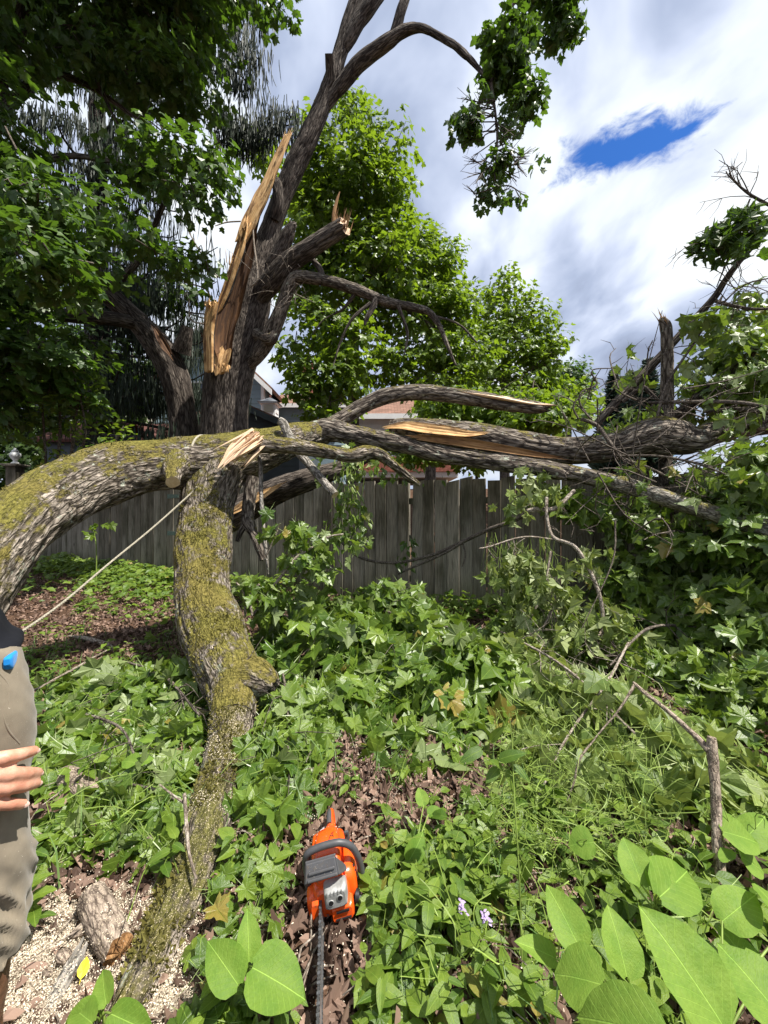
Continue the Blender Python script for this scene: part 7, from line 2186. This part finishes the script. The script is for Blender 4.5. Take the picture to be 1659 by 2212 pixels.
def build_cover():
    rng = np.random.default_rng(101)
    # dry leaf litter
    r1 = [leaf_template(OVATE_LO, c, rng, 0, .09) for c in [(2, .8, .3, .5), (-1.5, .5, .4, -.5), (1, -1, .2, .8), (2.5, 1.2, -.4, 0)]] + [leaf_template(MAPLE_LO, c, rng, 0, .08) for c in [(1.5, .8, .2, .4), (-1.2, .9, .4, 0)]]
    n = 24000
    x = rng.uniform(-4.2, 3.2, n); y = .55 + 6.2 * rng.uniform(0, 1, n) ** 1.4
    x = np.r_[x, rng.uniform(-9.0, -2.0, 14000)]; y = np.r_[y, rng.uniform(3.2, 9.3, 14000)]
    x = np.r_[x, rng.uniform(-1.2, 1.4, 9000)]; y = np.r_[y, .55 + 1.7 * rng.uniform(0, 1, 9000)]; n = len(x)
    ok = np.abs(x) < y * 1.15 + .9
    ok &= y < fence_y(x) - .06
    ok &= rng.uniform(size=n) > saw_mask(x, y) * .8
    x, y = x[ok], y[ok]; k = len(x)
    th = rng.uniform(0, 6.283, k)
    Pn = np.stack([x, y, gz(x, y) + rng.uniform(.002, .03, k)], 1)
    tip = np.stack([np.cos(th), np.sin(th), rng.normal(size=k) * .3], 1)
    nrm = np.array([0, 0, 1.]) + rng.normal(size=(k, 3)) * .45
    a = Acc(); leaf_cloud(a, Pn, tip, nrm, rng.uniform(.022, .060, k), r1, rng)
    o = a.build('leaf_litter', M['litter'], None, False)
    tag(o, 'brown dry leaf litter covering the ground', 'leaf litter', kind='stuff')
    # fallen twigs and bits of stalk
    a = Acc()
    for i in range(520):
        cx = rng.uniform(-2.4, 2.0); cy = .7 + 3.8 * rng.uniform() ** 1.4
        l = rng.uniform(.04, .28); aa = rng.uniform(0, 6.283); b = np.array([cx, cy, float(gz(cx, cy)) + rng.uniform(.012, .05)])
        e = b + np.array([math.cos(aa) * l, math.sin(aa) * l, rng.normal() * .02]); r = rng.uniform(.0012, .0035)
        tube(a, [[*b, r], [*((b + e) / 2 + rng.normal(size=3) * l * .08), r], [*e, r * .5]], 4, .08, cap=False)
    o = a.build('twig_litter', M['twig_pale'], None, False); tag(o, 'small dead twigs scattered over the ground', 'twigs', kind='stuff')
    # sawdust
    n = 330000
    x = rng.uniform(-1.6, .1, n); y = rng.uniform(.62, 2.0, n)
    m = saw_mask(x, y)
    ok = rng.uniform(size=n) < m ** 1.6
    x, y, m = x[ok], y[ok], m[ok]
    Pn = np.stack([x, y, gz(x, y) + rng.uniform(.003, .010, len(x)) + .022 * m * rng.uniform(size=len(x))], 1)
    a = Acc()
    gx_, gy_ = np.meshgrid(np.arange(-1.6, .05, .008), np.arange(.62, 2.0, .008))
    mm = saw_mask(gx_, gy_) + (vnoise(np.stack([gx_ * 60, gy_ * 60, np.zeros_like(gx_)], -1)) - .5) * .5
    zz_ = gz(gx_, gy_) + np.clip(mm - .45, -.5, 1) * .020 + .006 * vnoise(np.stack([gx_ * 110, gy_ * 110, np.zeros_like(gx_)], -1))
    ny_, nx_ = gx_.shape
    ii = np.arange(ny_ - 1)[:, None] * nx_; jj = np.arange(nx_ - 1)[None]
    Qb = np.stack([ii + jj, ii + jj + 1, ii + nx_ + jj + 1, ii + nx_ + jj], -1)[(mm > .46)[:-1, :-1]]
    a.add(np.stack([gx_, gy_, zz_], -1).reshape(-1, 3), Q=Qb, mi=1)
    flakes(a, Pn, rng, .0023)
    n = 9000
    x = rng.uniform(-1.3, .9, n); y = rng.uniform(.9, 2.2, n)
    flakes(a, np.stack([x, y, gz(x, y) + rng.uniform(.012, .05, n)], 1), rng, .0024)
    o = a.build('sawdust', [M['sawdust'], M['sawdust_bed']], None, False)
    tag(o, 'pale sawdust scattered round the cut log', 'sawdust', kind='stuff')
    # low weeds: ovate leaves in loose rosettes
    n = 2100
    x = rng.uniform(-4.2, 2.6, n); y = .62 + 5.6 * rng.uniform(0, 1, n) ** 1.7
    dens = .25 + .75 * (fbm(np.stack([x * 1.8, y * 1.8, np.zeros(n)], -1), 3) > .47)
    lit = (np.abs(x - .05) < .45) & (np.abs(y - 1.95) < .28)
    ok = (np.abs(x) < y * 1.08 + np.where(x > 0, .8, .1)) & (rng.uniform(size=n) < dens) & (rng.uniform(size=n) > saw_mask(x, y) * 1.15) & ~(lit & (rng.uniform(size=n) < .6)) & (y < fence_y(x) - .15)
    ok &= ~((x > -.34) & (x < -.04) & (y > .60) & (y < 1.70))
    x, y = x[ok], y[ok]
    xa = rng.uniform(-.02, 1.7, 1000); ya = rng.uniform(.62, 1.75, 1000); oka = (np.abs(xa) < ya * 1.1 + .5) & (rng.uniform(size=1000) < .10 + .75 * (fbm(np.stack([xa * 3, ya * 3, np.full(1000, 6.)], -1), 2) > .50))
    x, y = np.r_[x, xa[oka]], np.r_[y, ya[oka]]
    P_, t_, n_, s_ = [], [], [], []
    st = Acc()
    for cx, cy in zip(x, y):
        h = rng.uniform(.03, .15); k = rng.integers(4, 10)
        c = np.array([cx, cy, float(gz(cx, cy))]); ln = rng.normal(size=2) * .04
        for j in range(k):
            f = (j + .6) / k; aa = j * 2.4 + rng.uniform(0, 1)
            p = c + np.array([ln[0] * f, ln[1] * f, h * f]); d_ = np.array([math.cos(aa), math.sin(aa), rng.uniform(-.15, .35)])
            P_.append(p + d_ * .012); t_.append(d_); n_.append(np.array([0, 0, 1.]) - d_ * .25 + rng.normal(size=3) * .25); s_.append(rng.uniform(.035, .085))
        if cy < 2.2: tube(st, [[*c, .0022], [*(c + [ln[0], ln[1], h]), .0012]], 3, .05, cap=False)
    a = Acc(); leaf_cloud(a, np.array(P_), np.array(t_), np.array(n_), np.array(s_), T_OV, rng)
    o = a.build('ground_weeds', M['leaf_weed'], None, False); tag(o, 'low green weeds growing over the ground', 'weeds', kind='stuff')
    o = st.build('weed_stems', M['stem_green'], None, False); tag(o, 'thin green stems of the low weeds', 'weeds', kind='stuff')
    # ivy-like and seedling leaves round the saw and down the front
    n = 1500
    x = rng.uniform(-.75, .75, n); y = rng.uniform(.72, 1.75, n)
    ok = (fbm(np.stack([x * 3.1, y * 3.1, np.full(n, 4.)], -1), 3) > .44) & (rng.uniform(size=n) > saw_mask(x, y) * 1.3) & ~((x > -.34) & (x < -.04) & (y > .9) & (y < 1.66)) & ~((np.abs(x - .05) < .3) & (y > 1.55))
    ok &= ~((x > -.30) & (x < -.10) & (y < 1.3))
    x, y = x[ok], y[ok]; k = len(x)
    th = rng.uniform(0, 6.283, k)
    a = Acc(); leaf_cloud(a, np.stack([x, y, gz(x, y) + rng.uniform(.015, .085, k)], 1), np.stack([np.cos(th), np.sin(th) - .3, rng.normal(size=k) * .25 - .1], 1), np.array([0, -.1, 1.]) + rng.normal(size=(k, 3)) * .35, rng.uniform(.045, .095, k), T_HI[:4], rng)
    o = a.build('maple_seedlings', M['leaf_fallen'], None, False); tag(o, 'carpet of small maple leaves round the chainsaw', 'leaves', kind='stuff')
    # grass blades
    n = 2600
    x = np.r_[rng.uniform(-3.6, -1.2, n // 2), rng.uniform(-1.3, 1.6, n // 2)]; y = np.r_[rng.uniform(2.2, 4.4, n // 2), .65 + 2.2 * rng.uniform(0, 1, n // 2) ** 1.5]
    ok = (fbm(np.stack([x * 2.2, y * 2.2, np.full(n, 9.)], -1), 3) > .50) & (rng.uniform(size=n) > saw_mask(x, y) * 1.3) & ~((x > -.30) & (x < -.05) & (y < 1.7) & (y > .7))
    a = Acc()
    for cx, cy in zip(x[ok], y[ok]):
        b = np.array([cx, cy, float(gz(cx, cy))]); aa = rng.uniform(0, 6.283); h = rng.uniform(.06, .22); w = rng.uniform(.0015, .004)
        d_ = np.array([math.cos(aa), math.sin(aa), 0]); s_ = np.array([-d_[1], d_[0], 0]) * w
        p1 = b + d_ * h * .25 + [0, 0, h * .6]; p2 = b + d_ * h * .8 + [0, 0, h * rng.uniform(.5, 1.0)]
        a.add(np.array([b - s_, b + s_, p1 + s_ * .8, p1 - s_ * .8, p2]), Q=[(0, 1, 2, 3)], T=[(3, 2, 4)])
    o = a.build('grass', M['grass'], None, False); tag(o, 'thin grass blades among the weeds', 'grass', kind='stuff')
    # tangle of pale green bare stems in front of the wilted branch
    a = Acc()
    for i in range(520):
        px, py = rng.uniform(1060, 1440), rng.uniform(1500, 1830)
        if rng.uniform() < .25: px, py = rng.uniform(950, 1600), rng.uniform(1450, 2080)
        d = CAM_H * F / (py - 1106) * rng.uniform(.80, .97)
        p = P(px, py, d); l = rng.uniform(.04, .13)
        aa = rng.uniform(0, 6.283); d_ = np.array([math.cos(aa), .6 * math.sin(aa), rng.normal() * .7])
        q = [p, p + d_ * l * .5 + rng.normal(size=3) * .018, p + d_ * l + rng.normal(size=3) * .03, p + d_ * l * 1.5 + rng.normal(size=3) * .05 + [0, 0, -.02]]
        tube(a, [[*v, r] for v, r in zip(q, (.0016, .0017, .0014, .0008))], 3, .018, cap=False)
    o = a.build('stem_tangle', M['stem_green'], None, False); tag(o, 'tangle of bare pale green stems over the wilted leaves', 'stems', kind='stuff')


build_cover()


def broad_leaf(width, curl, seed, nu=7, nv=13):
    """heart-based pointed leaf, unit length along y"""
    rng = np.random.default_rng(seed)
    v = np.linspace(0, 1, nv); u = np.linspace(-1, 1, nu)
    prof = np.interp(v, [0, .04, .12, .25, .40, .55, .70, .84, .94, 1], [.10, .30, .42, .49, .50, .46, .37, .22, .09, .0]) * width
    X = u[None] * prof[:, None]; Y = np.repeat(v[:, None], nu, 1)
    Y = Y - (np.abs(u)[None] ** 2) * .05 * (1 - v[:, None]) ** 3
    Z = curl[0] * np.abs(u)[None] * prof[:, None] - curl[1] * v[:, None] ** 2 + .016 * np.sin(v[:, None] * 21 + u[None] * 3 + seed) * np.abs(u)[None] ** 1.5 + curl[2] * X * Y + rng.normal(size=X.shape) * .004
    V = np.stack([X, Y, Z], -1).reshape(-1, 3)
    i = np.arange(nv - 1)[:, None] * nu; k = np.arange(nu - 1)[None]
    Q = np.stack([i + k, i + k + 1, i + nu + k + 1, i + nu + k], -1).reshape(-1, 4)
    co = np.stack([X, Y, np.zeros_like(X)], -1).reshape(-1, 3)
    return V, Q, co


def build_broad_plants():
    rng = np.random.default_rng(111)
    tm = [Acc().add(V, Q=Q, co=co).mesh('leaf', M['leaf_knot']) for V, Q, co in (broad_leaf(w, c, i) for i, (w, c) in enumerate([(.62, (.34, .22, .1)), (.70, (.28, .28, .25)), (.55, (.40, .20, -.25)), (.80, (.26, .18, .2))]))]

    def plant(label, root, leaves, stemtop):
        r = P(*root); r[2] = float(gz(r[0], r[1]))
        t = thing('broadleaf_plant', label, 'plant', r, 'broad-leaved plants in the foreground')
        a = Acc(); top = P(*stemtop)
        tube(a, [[*r, .006], [*((r + top) / 2 + [.02, 0, .02]), .005], [*top, .003]], 8, .03); a.build('stem', M['stem_green'], t)
        for bx, by, bd, tx, ty, td, w, tilt in leaves:
            b, e = P(bx, by, bd), P(tx, ty, td)
            L = np.linalg.norm(e - b)
            wr = (w / F * bd) / L
            k = int(np.argmin([abs(wr - q) for q in (.62, .70, .55, .80)]))
            sx = wr / (.62, .70, .55, .80)[k]
            nrm = np.array([.15, -.55, .8]) + np.array(tilt) + rng.normal(size=3) * .08
            Mx = leaf_matrix(b, e - b, nrm, L); Mx[:3, 0] *= sx
            link('leaf', tm[k], t, Mx)
            a = Acc(); s = top + (r - top) * rng.uniform(.0, .35)
            tube(a, [[*s, .003], [*((s + b) / 2 + [0, 0, .012]), .0026], [*b, .0022]], 6, .02, cap=False); a.build('leaf_stalk', M['stem_green'], t)

    plant('large broad-leaved plant with huge pale green leaves in the bottom right corner', (1560, 2212, .86),
          [(1562, 2216, .70, 1400, 1954, .80, 165, (.1, 0, .1)), (1700, 2215, .74, 1560, 2028, .84, 150, (0, 0, .1)), (1440, 2250, .66, 1232, 2168, .74, 135, (-.1, .1, .3)), (1640, 2120, .92, 1560, 1990, 1.02, 90, (.2, 0, 0)), (1700, 2000, .95, 1640, 1900, 1.05, 90, (.2, 0, 0)), (1560, 1990, 1.0, 1640, 1925, 1.02, 80, (-.2, 0, .2))], (1560, 2190, .84))
    plant('broad-leaved plant with upright pointed leaves left of the biggest leaves', (1330, 2212, .98),
          [(1254, 2052, .88, 1189, 1908, .96, 80, (0, -.2, -.3)), (1200, 2070, .92, 1120, 2028, .92, 48, (.2, 0, .3)), (1354, 2110, .84, 1322, 1953, .92, 88, (0, -.3, -.3)), (1302, 2128, .80, 1190, 2090, .86, 118, (0, .1, .3))], (1310, 2150, .88))
    plant('broad-leaved plant behind the bottom right leaves, beside the dead stick', (1420, 2090, 1.20),
          [(1424, 1938, 1.10, 1506, 1868, 1.18, 100, (-.1, -.1, .1)), (1386, 1912, 1.14, 1352, 1806, 1.22, 74, (0, -.2, -.2)), (1282, 1820, 1.24, 1226, 1822, 1.26, 62, (.2, 0, .3)), (1420, 1930, 1.12, 1430, 1840, 1.2, 60, (0, 0, 0))], (1410, 1950, 1.12))
    plant('broad-leaved sprout at the right edge behind the dead stick', (1620, 1920, 1.36),
          [(1560, 1796, 1.34, 1648, 1816, 1.34, 74, (0, -.1, .2)), (1580, 1780, 1.4, 1545, 1760, 1.42, 40, (0, 0, .3)), (1600, 1850, 1.32, 1655, 1880, 1.3, 66, (0, 0, .1)), (1575, 1860, 1.3, 1560, 1830, 1.32, 50, (0, 0, .1)), (1600, 1820, 1.38, 1665, 1760, 1.42, 60, (0, 0, .1))], (1585, 1820, 1.34))
    plant('three-leaved broadleaf sprout at bottom left of the saw bar', (535, 2110, 1.10),
          [(515, 2128, .98, 449, 2030, 1.02, 78, (-.2, 0, .2)), (538, 2078, 1.02, 536, 1964, 1.08, 52, (.2, -.2, -.1)), (545, 2090, .98, 662, 2150, .95, 110, (.2, 0, .3))], (532, 2095, 1.03))
    plant('low broadleaf sprout cut by the bottom edge at left', (200, 2212, 1.0),
          [(210, 2180, .99, 120, 2240, .96, 60, (0, 0, .2)), (230, 2170, 1.0, 215, 2090, 1.06, 44, (0, -.2, 0)), (240, 2190, .98, 330, 2230, .96, 56, (0, 0, .3)), (200, 2210, .96, 150, 2170, 1.0, 50, (0, 0, .2))], (222, 2185, 1.0))
    plant('single broad leaf standing right of the chainsaw', (900, 1860, 1.46), [(882, 1862, 1.40, 918, 1802, 1.44, 42, (.2, -.2, 0)), (915, 1740, 1.6, 905, 1700, 1.64, 30, (0, -.2, 0)), (925, 1760, 1.58, 955, 1745, 1.6, 26, (0, 0, .2))], (895, 1850, 1.42))
    plant('pair of round bright leaves above the dark log at left', (290, 1680, 1.90), [(295, 1648, 1.86, 262, 1640, 1.88, 34, (0, 0, .2)), (298, 1648, 1.86, 334, 1634, 1.9, 28, (0, 0, .3)), (330, 1600, 1.95, 300, 1590, 2.0, 24, (0, 0, .3))], (297, 1650, 1.86))
    # medium weeds with toothed leaves
    tw = [Acc().add(V, Q=Q, co=co).mesh('leaf', M['leaf_weed']) for V, Q, co in (broad_leaf(w, c, 20 + i, 5, 9) for i, (w, c) in enumerate([(.55, (.2, .2, 0)), (.45, (.15, .3, .2)), (.38, (.25, .15, -.2))]))]
    spots = [(585, 1880), (860, 1960), (930, 1900), (985, 2010), (880, 2080), (820, 2150), (950, 2170), (1050, 2100), (1080, 1950), (1010, 1840), (1120, 1880), (1160, 2160), (590, 2170), (480, 2190), (1180, 1760), (1480, 1760), (1620, 1680), (1540, 2130), (1060, 2190), (930, 2050), (90, 1850), (120, 1960), (340, 1900), (150, 1600), (260, 1560), (90, 1700)]
    WHERE = ['left of the saw above the three-leaved sprout', 'just right of the saw handle', 'further right of the saw handle', 'below the lilac flower heads', 'right of the saw bar', 'at the bottom edge right of the saw bar', 'at the bottom edge in the middle', 'below right of the lilac flowers', 'right of the upper lilac flower', 'above the lilac flowers', 'left of the tall thin weed', 'at the bottom edge under the pointed broad leaves', 'at the bottom edge left of the saw bar', 'in the lowest row near the lower mossy limb', 'under the stem tangle', 'left of the upright dead stick', 'near the right edge above the broadleaf sprout', 'among the biggest broad leaves', 'at the bottom edge under the tall weed', 'midway between saw bar and flowers', 'beside the trouser leg at left', 'by the cut log near the person', 'between the cut log and the lower limb', 'in the maple leaves left of the limb', 'uphill of the dark log at left', 'beside the hand of the person']
    for i, (px, py) in enumerate(spots):
        gx, gy = G(px, py); gx += rng.normal() * .01; gy *= .97
        g = float(gz(gx, gy)); h = rng.uniform(.08, .2); k = int(rng.integers(6, 11))
        t = thing('weed_plant', 'small leafy green weed ' + WHERE[i], 'weed', (gx, gy, g), 'small leafy weeds in the foreground')
        top = np.array([gx + rng.normal() * .03, gy + rng.normal() * .03, g + h])
        a = Acc(); tube(a, [[gx, gy, g, .003], [*top, .0015]], 5, .03, cap=False); a.build('stem', M['stem_green'], t)
        for j in range(k):
            f = .2 + .8 * (j + 1) / k; aa = j * 2.4 + rng.uniform(0, .8)
            d_ = np.array([math.cos(aa), math.sin(aa), rng.uniform(-.2, .45)])
            p = np.array([gx, gy, g]) + (top - [gx, gy, g]) * f
            link('leaf', tw[rng.integers(3)], t, leaf_matrix(p, d_, np.array([0, -.1, 1.]) - d_ * .3, rng.uniform(.05, .10) * (1.15 - .35 * f)))
    # tall thin weed with toothed leaves in front of the wilted branch
    r = P(1128, 2100, 1.13); r[2] = float(gz(r[0], r[1]))
    t = thing('tall_weed', 'tall thin-stemmed weed with toothed leaves rising before the wilted branch', 'weed', r)
    a = Acc(); rows = np.array([[*r, .003], [*P(1122, 1900, 1.20), .0028], [*P(1110, 1700, 1.30), .0024], [*P(1106, 1600, 1.36), .0018], [*P(1100, 1540, 1.40), .0012]]); tube(a, rows, 6, .03, cap=False)
    for i in range(26):
        f = rng.uniform(.2, 1); S = spline(rows, 40)[int(f * 39), :3]; e = S + rng.normal(size=3) * [.06, .03, .04]
        tube(a, [[*S, .001], [*((S + e) / 2 + [0, 0, .015]), .001], [*e, .0007]], 3, .02, cap=False)
    a.build('stem', M['stem_green'], t)
    for bx, by, tx, ty, s in ((1075, 1660, 1050, 1690, 0), (1080, 1640, 1130, 1620, 1), (1110, 1655, 1150, 1685, 1), (1095, 1665, 1118, 1712, 0), (1085, 1660, 1062, 1640, 2), (1040, 1620, 995, 1640, 1), (1060, 1600, 1085, 1570, 2), (1112, 1850, 1080, 1900, 1), (1120, 1900, 1150, 1860, 2)):
        b, e = P(bx, by, 1.33), P(tx, ty, 1.30)
        link('leaf', tw[s], t, leaf_matrix(b, e - b, np.array([.1, -.5, .8]), np.linalg.norm(e - b)))
    # two small lilac flower heads
    for lab, px, py in (('upper lilac flower head among the weeds', 998, 1958), ('lower lilac flower head among the weeds', 1048, 1980)):
        c = P(px, py, 1.18); r = np.array([c[0] + .01, c[1] + .02, float(gz(c[0], c[1]))])
        t = thing('lilac_flower', lab, 'flower', r, 'lilac flower heads')
        a = Acc(); tube(a, [[*r, .002], [*((r + c) / 2 + [.01, 0, 0]), .0018], [*c, .0012]], 5, .02, cap=False); a.build('stem', M['stem_green'], t, False)
        V, T, co = T_OV[0]
        me = Acc().add(V[:-5], T=T[:-3], co=co[:-5]).mesh('petal', M['flower'], smooth=False)
        for j in range(16):
            aa = j * 2.4; d_ = np.array([math.cos(aa), math.sin(aa) - .2, rng.uniform(-.3, .8)])
            link('petal', me, t, leaf_matrix(c + rng.normal(size=3) * .006, d_, np.array([0, -.4, 1.]), rng.uniform(.010, .017)))
    # a leafy shrub standing lighter against the dark at the left
    t = thing('young_shrub', 'young shrub with lighter oval leaves in the dark at left above the mossy limb', 'bush', P(150, 1106, 6.0) * [1, 1, 0])
    a = Acc(); tips = []
    for p in ([(230, 1060, 6.3, 8), (262, 900, 6.1, 6), (285, 830, 6.0, 4), (300, 790, 5.9, 3)], [(180, 1060, 6.2, 8), (200, 930, 6.1, 6), (190, 850, 6.0, 4), (160, 790, 5.9, 3)], [(240, 1000, 6.2, 6), (300, 930, 6.0, 4), (230, 760, 5.9, 3)], [(150, 1060, 6.2, 6), (130, 880, 6.0, 4), (110, 800, 5.9, 3)], [(300, 1060, 6.4, 6), (420, 950, 6.2, 4), (450, 920, 6.2, 3)]):
        p = [(x * .55 + 20, y, d, w) for x, y, d, w in p]
        r_ = limb(p); tube(a, r_, 6, .06, cap=False); tips += twiggy(a, r_, rng, 12, .35, .004, 1, -.2); tips += list(r_[1:, :3])
    a.build('stem', M['twig'], t)
    tp = np.array(tips)
    Pn, tip, nrm, sz = clump_leaves(tp, tp - [0, 0, .3], 8, rng, .09, .8, (.07, .12), -.1, .5)
    leaf_set(t, rng, Pn, tip, nrm, sz, 'leaf_back', T_OV, 240)
    # sapling shoot in front of the left fence and undergrowth along its foot
    t = thing('fence_seedling', 'small maple seedling with pale leaves in front of the left fence', 'plant', P(205, 1240, 5.6) * [1, 1, 0])
    a = Acc(); tube(a, limb([(208, 1250, 5.6, 3), (208, 1180, 5.6, 2.5), (200, 1140, 5.6, 2)]), 5, .05, cap=False); a.build('stem', M['stem_green'], t)
    c = np.array([P(x, y, 5.6) for x, y in ((205, 1140), (190, 1145), (222, 1135), (208, 1155), (232, 1130), (212, 1132))])
    leaf_set(t, rng, *clump_leaves(c, c - [0, 0, .2], 2, rng, .03, .6, (.08, .12), .2, .3), 'leaf_back', T_HI, 12)


def build_undergrowth():
    rng = np.random.default_rng(121)
    n = 5200
    x = np.r_[rng.uniform(-7.5, 5.0, n // 2), rng.uniform(-8.0, -2.2, n // 2)]; y = fence_y(x) - .12 - np.abs(rng.normal(size=n)) * np.r_[np.full(n // 2, .45), np.full(n // 2, .9)]
    dens = fbm(np.stack([x * 1.3, y * 1.3, np.full(n, 2.)], -1), 3)
    ok = (dens > .45) & (y > 1)
    x, y = x[ok], y[ok]; k = len(x)
    z = gz(x, y) + rng.uniform(.02, .32, k) * (dens[ok] * 1.5)
    th = rng.uniform(0, 6.283, k)
    a = Acc(); leaf_cloud(a, np.stack([x, y, z], 1), np.stack([np.cos(th), np.sin(th) - .3, rng.normal(size=k) * .3], 1), np.array([0, -.2, 1.]) + rng.normal(size=(k, 3)) * .4, rng.uniform(.06, .13, k), T_OV + T_MID[:2], rng)
    o = a.build('fence_undergrowth', M['leaf_weed'], None, False); tag(o, 'green undergrowth along the foot of the fence', 'weeds', kind='stuff')


build_broad_plants()
build_undergrowth()
print('TRIS', sum(len(m.loops) - 2 * len(m.polygons) for m in bpy.data.meshes))
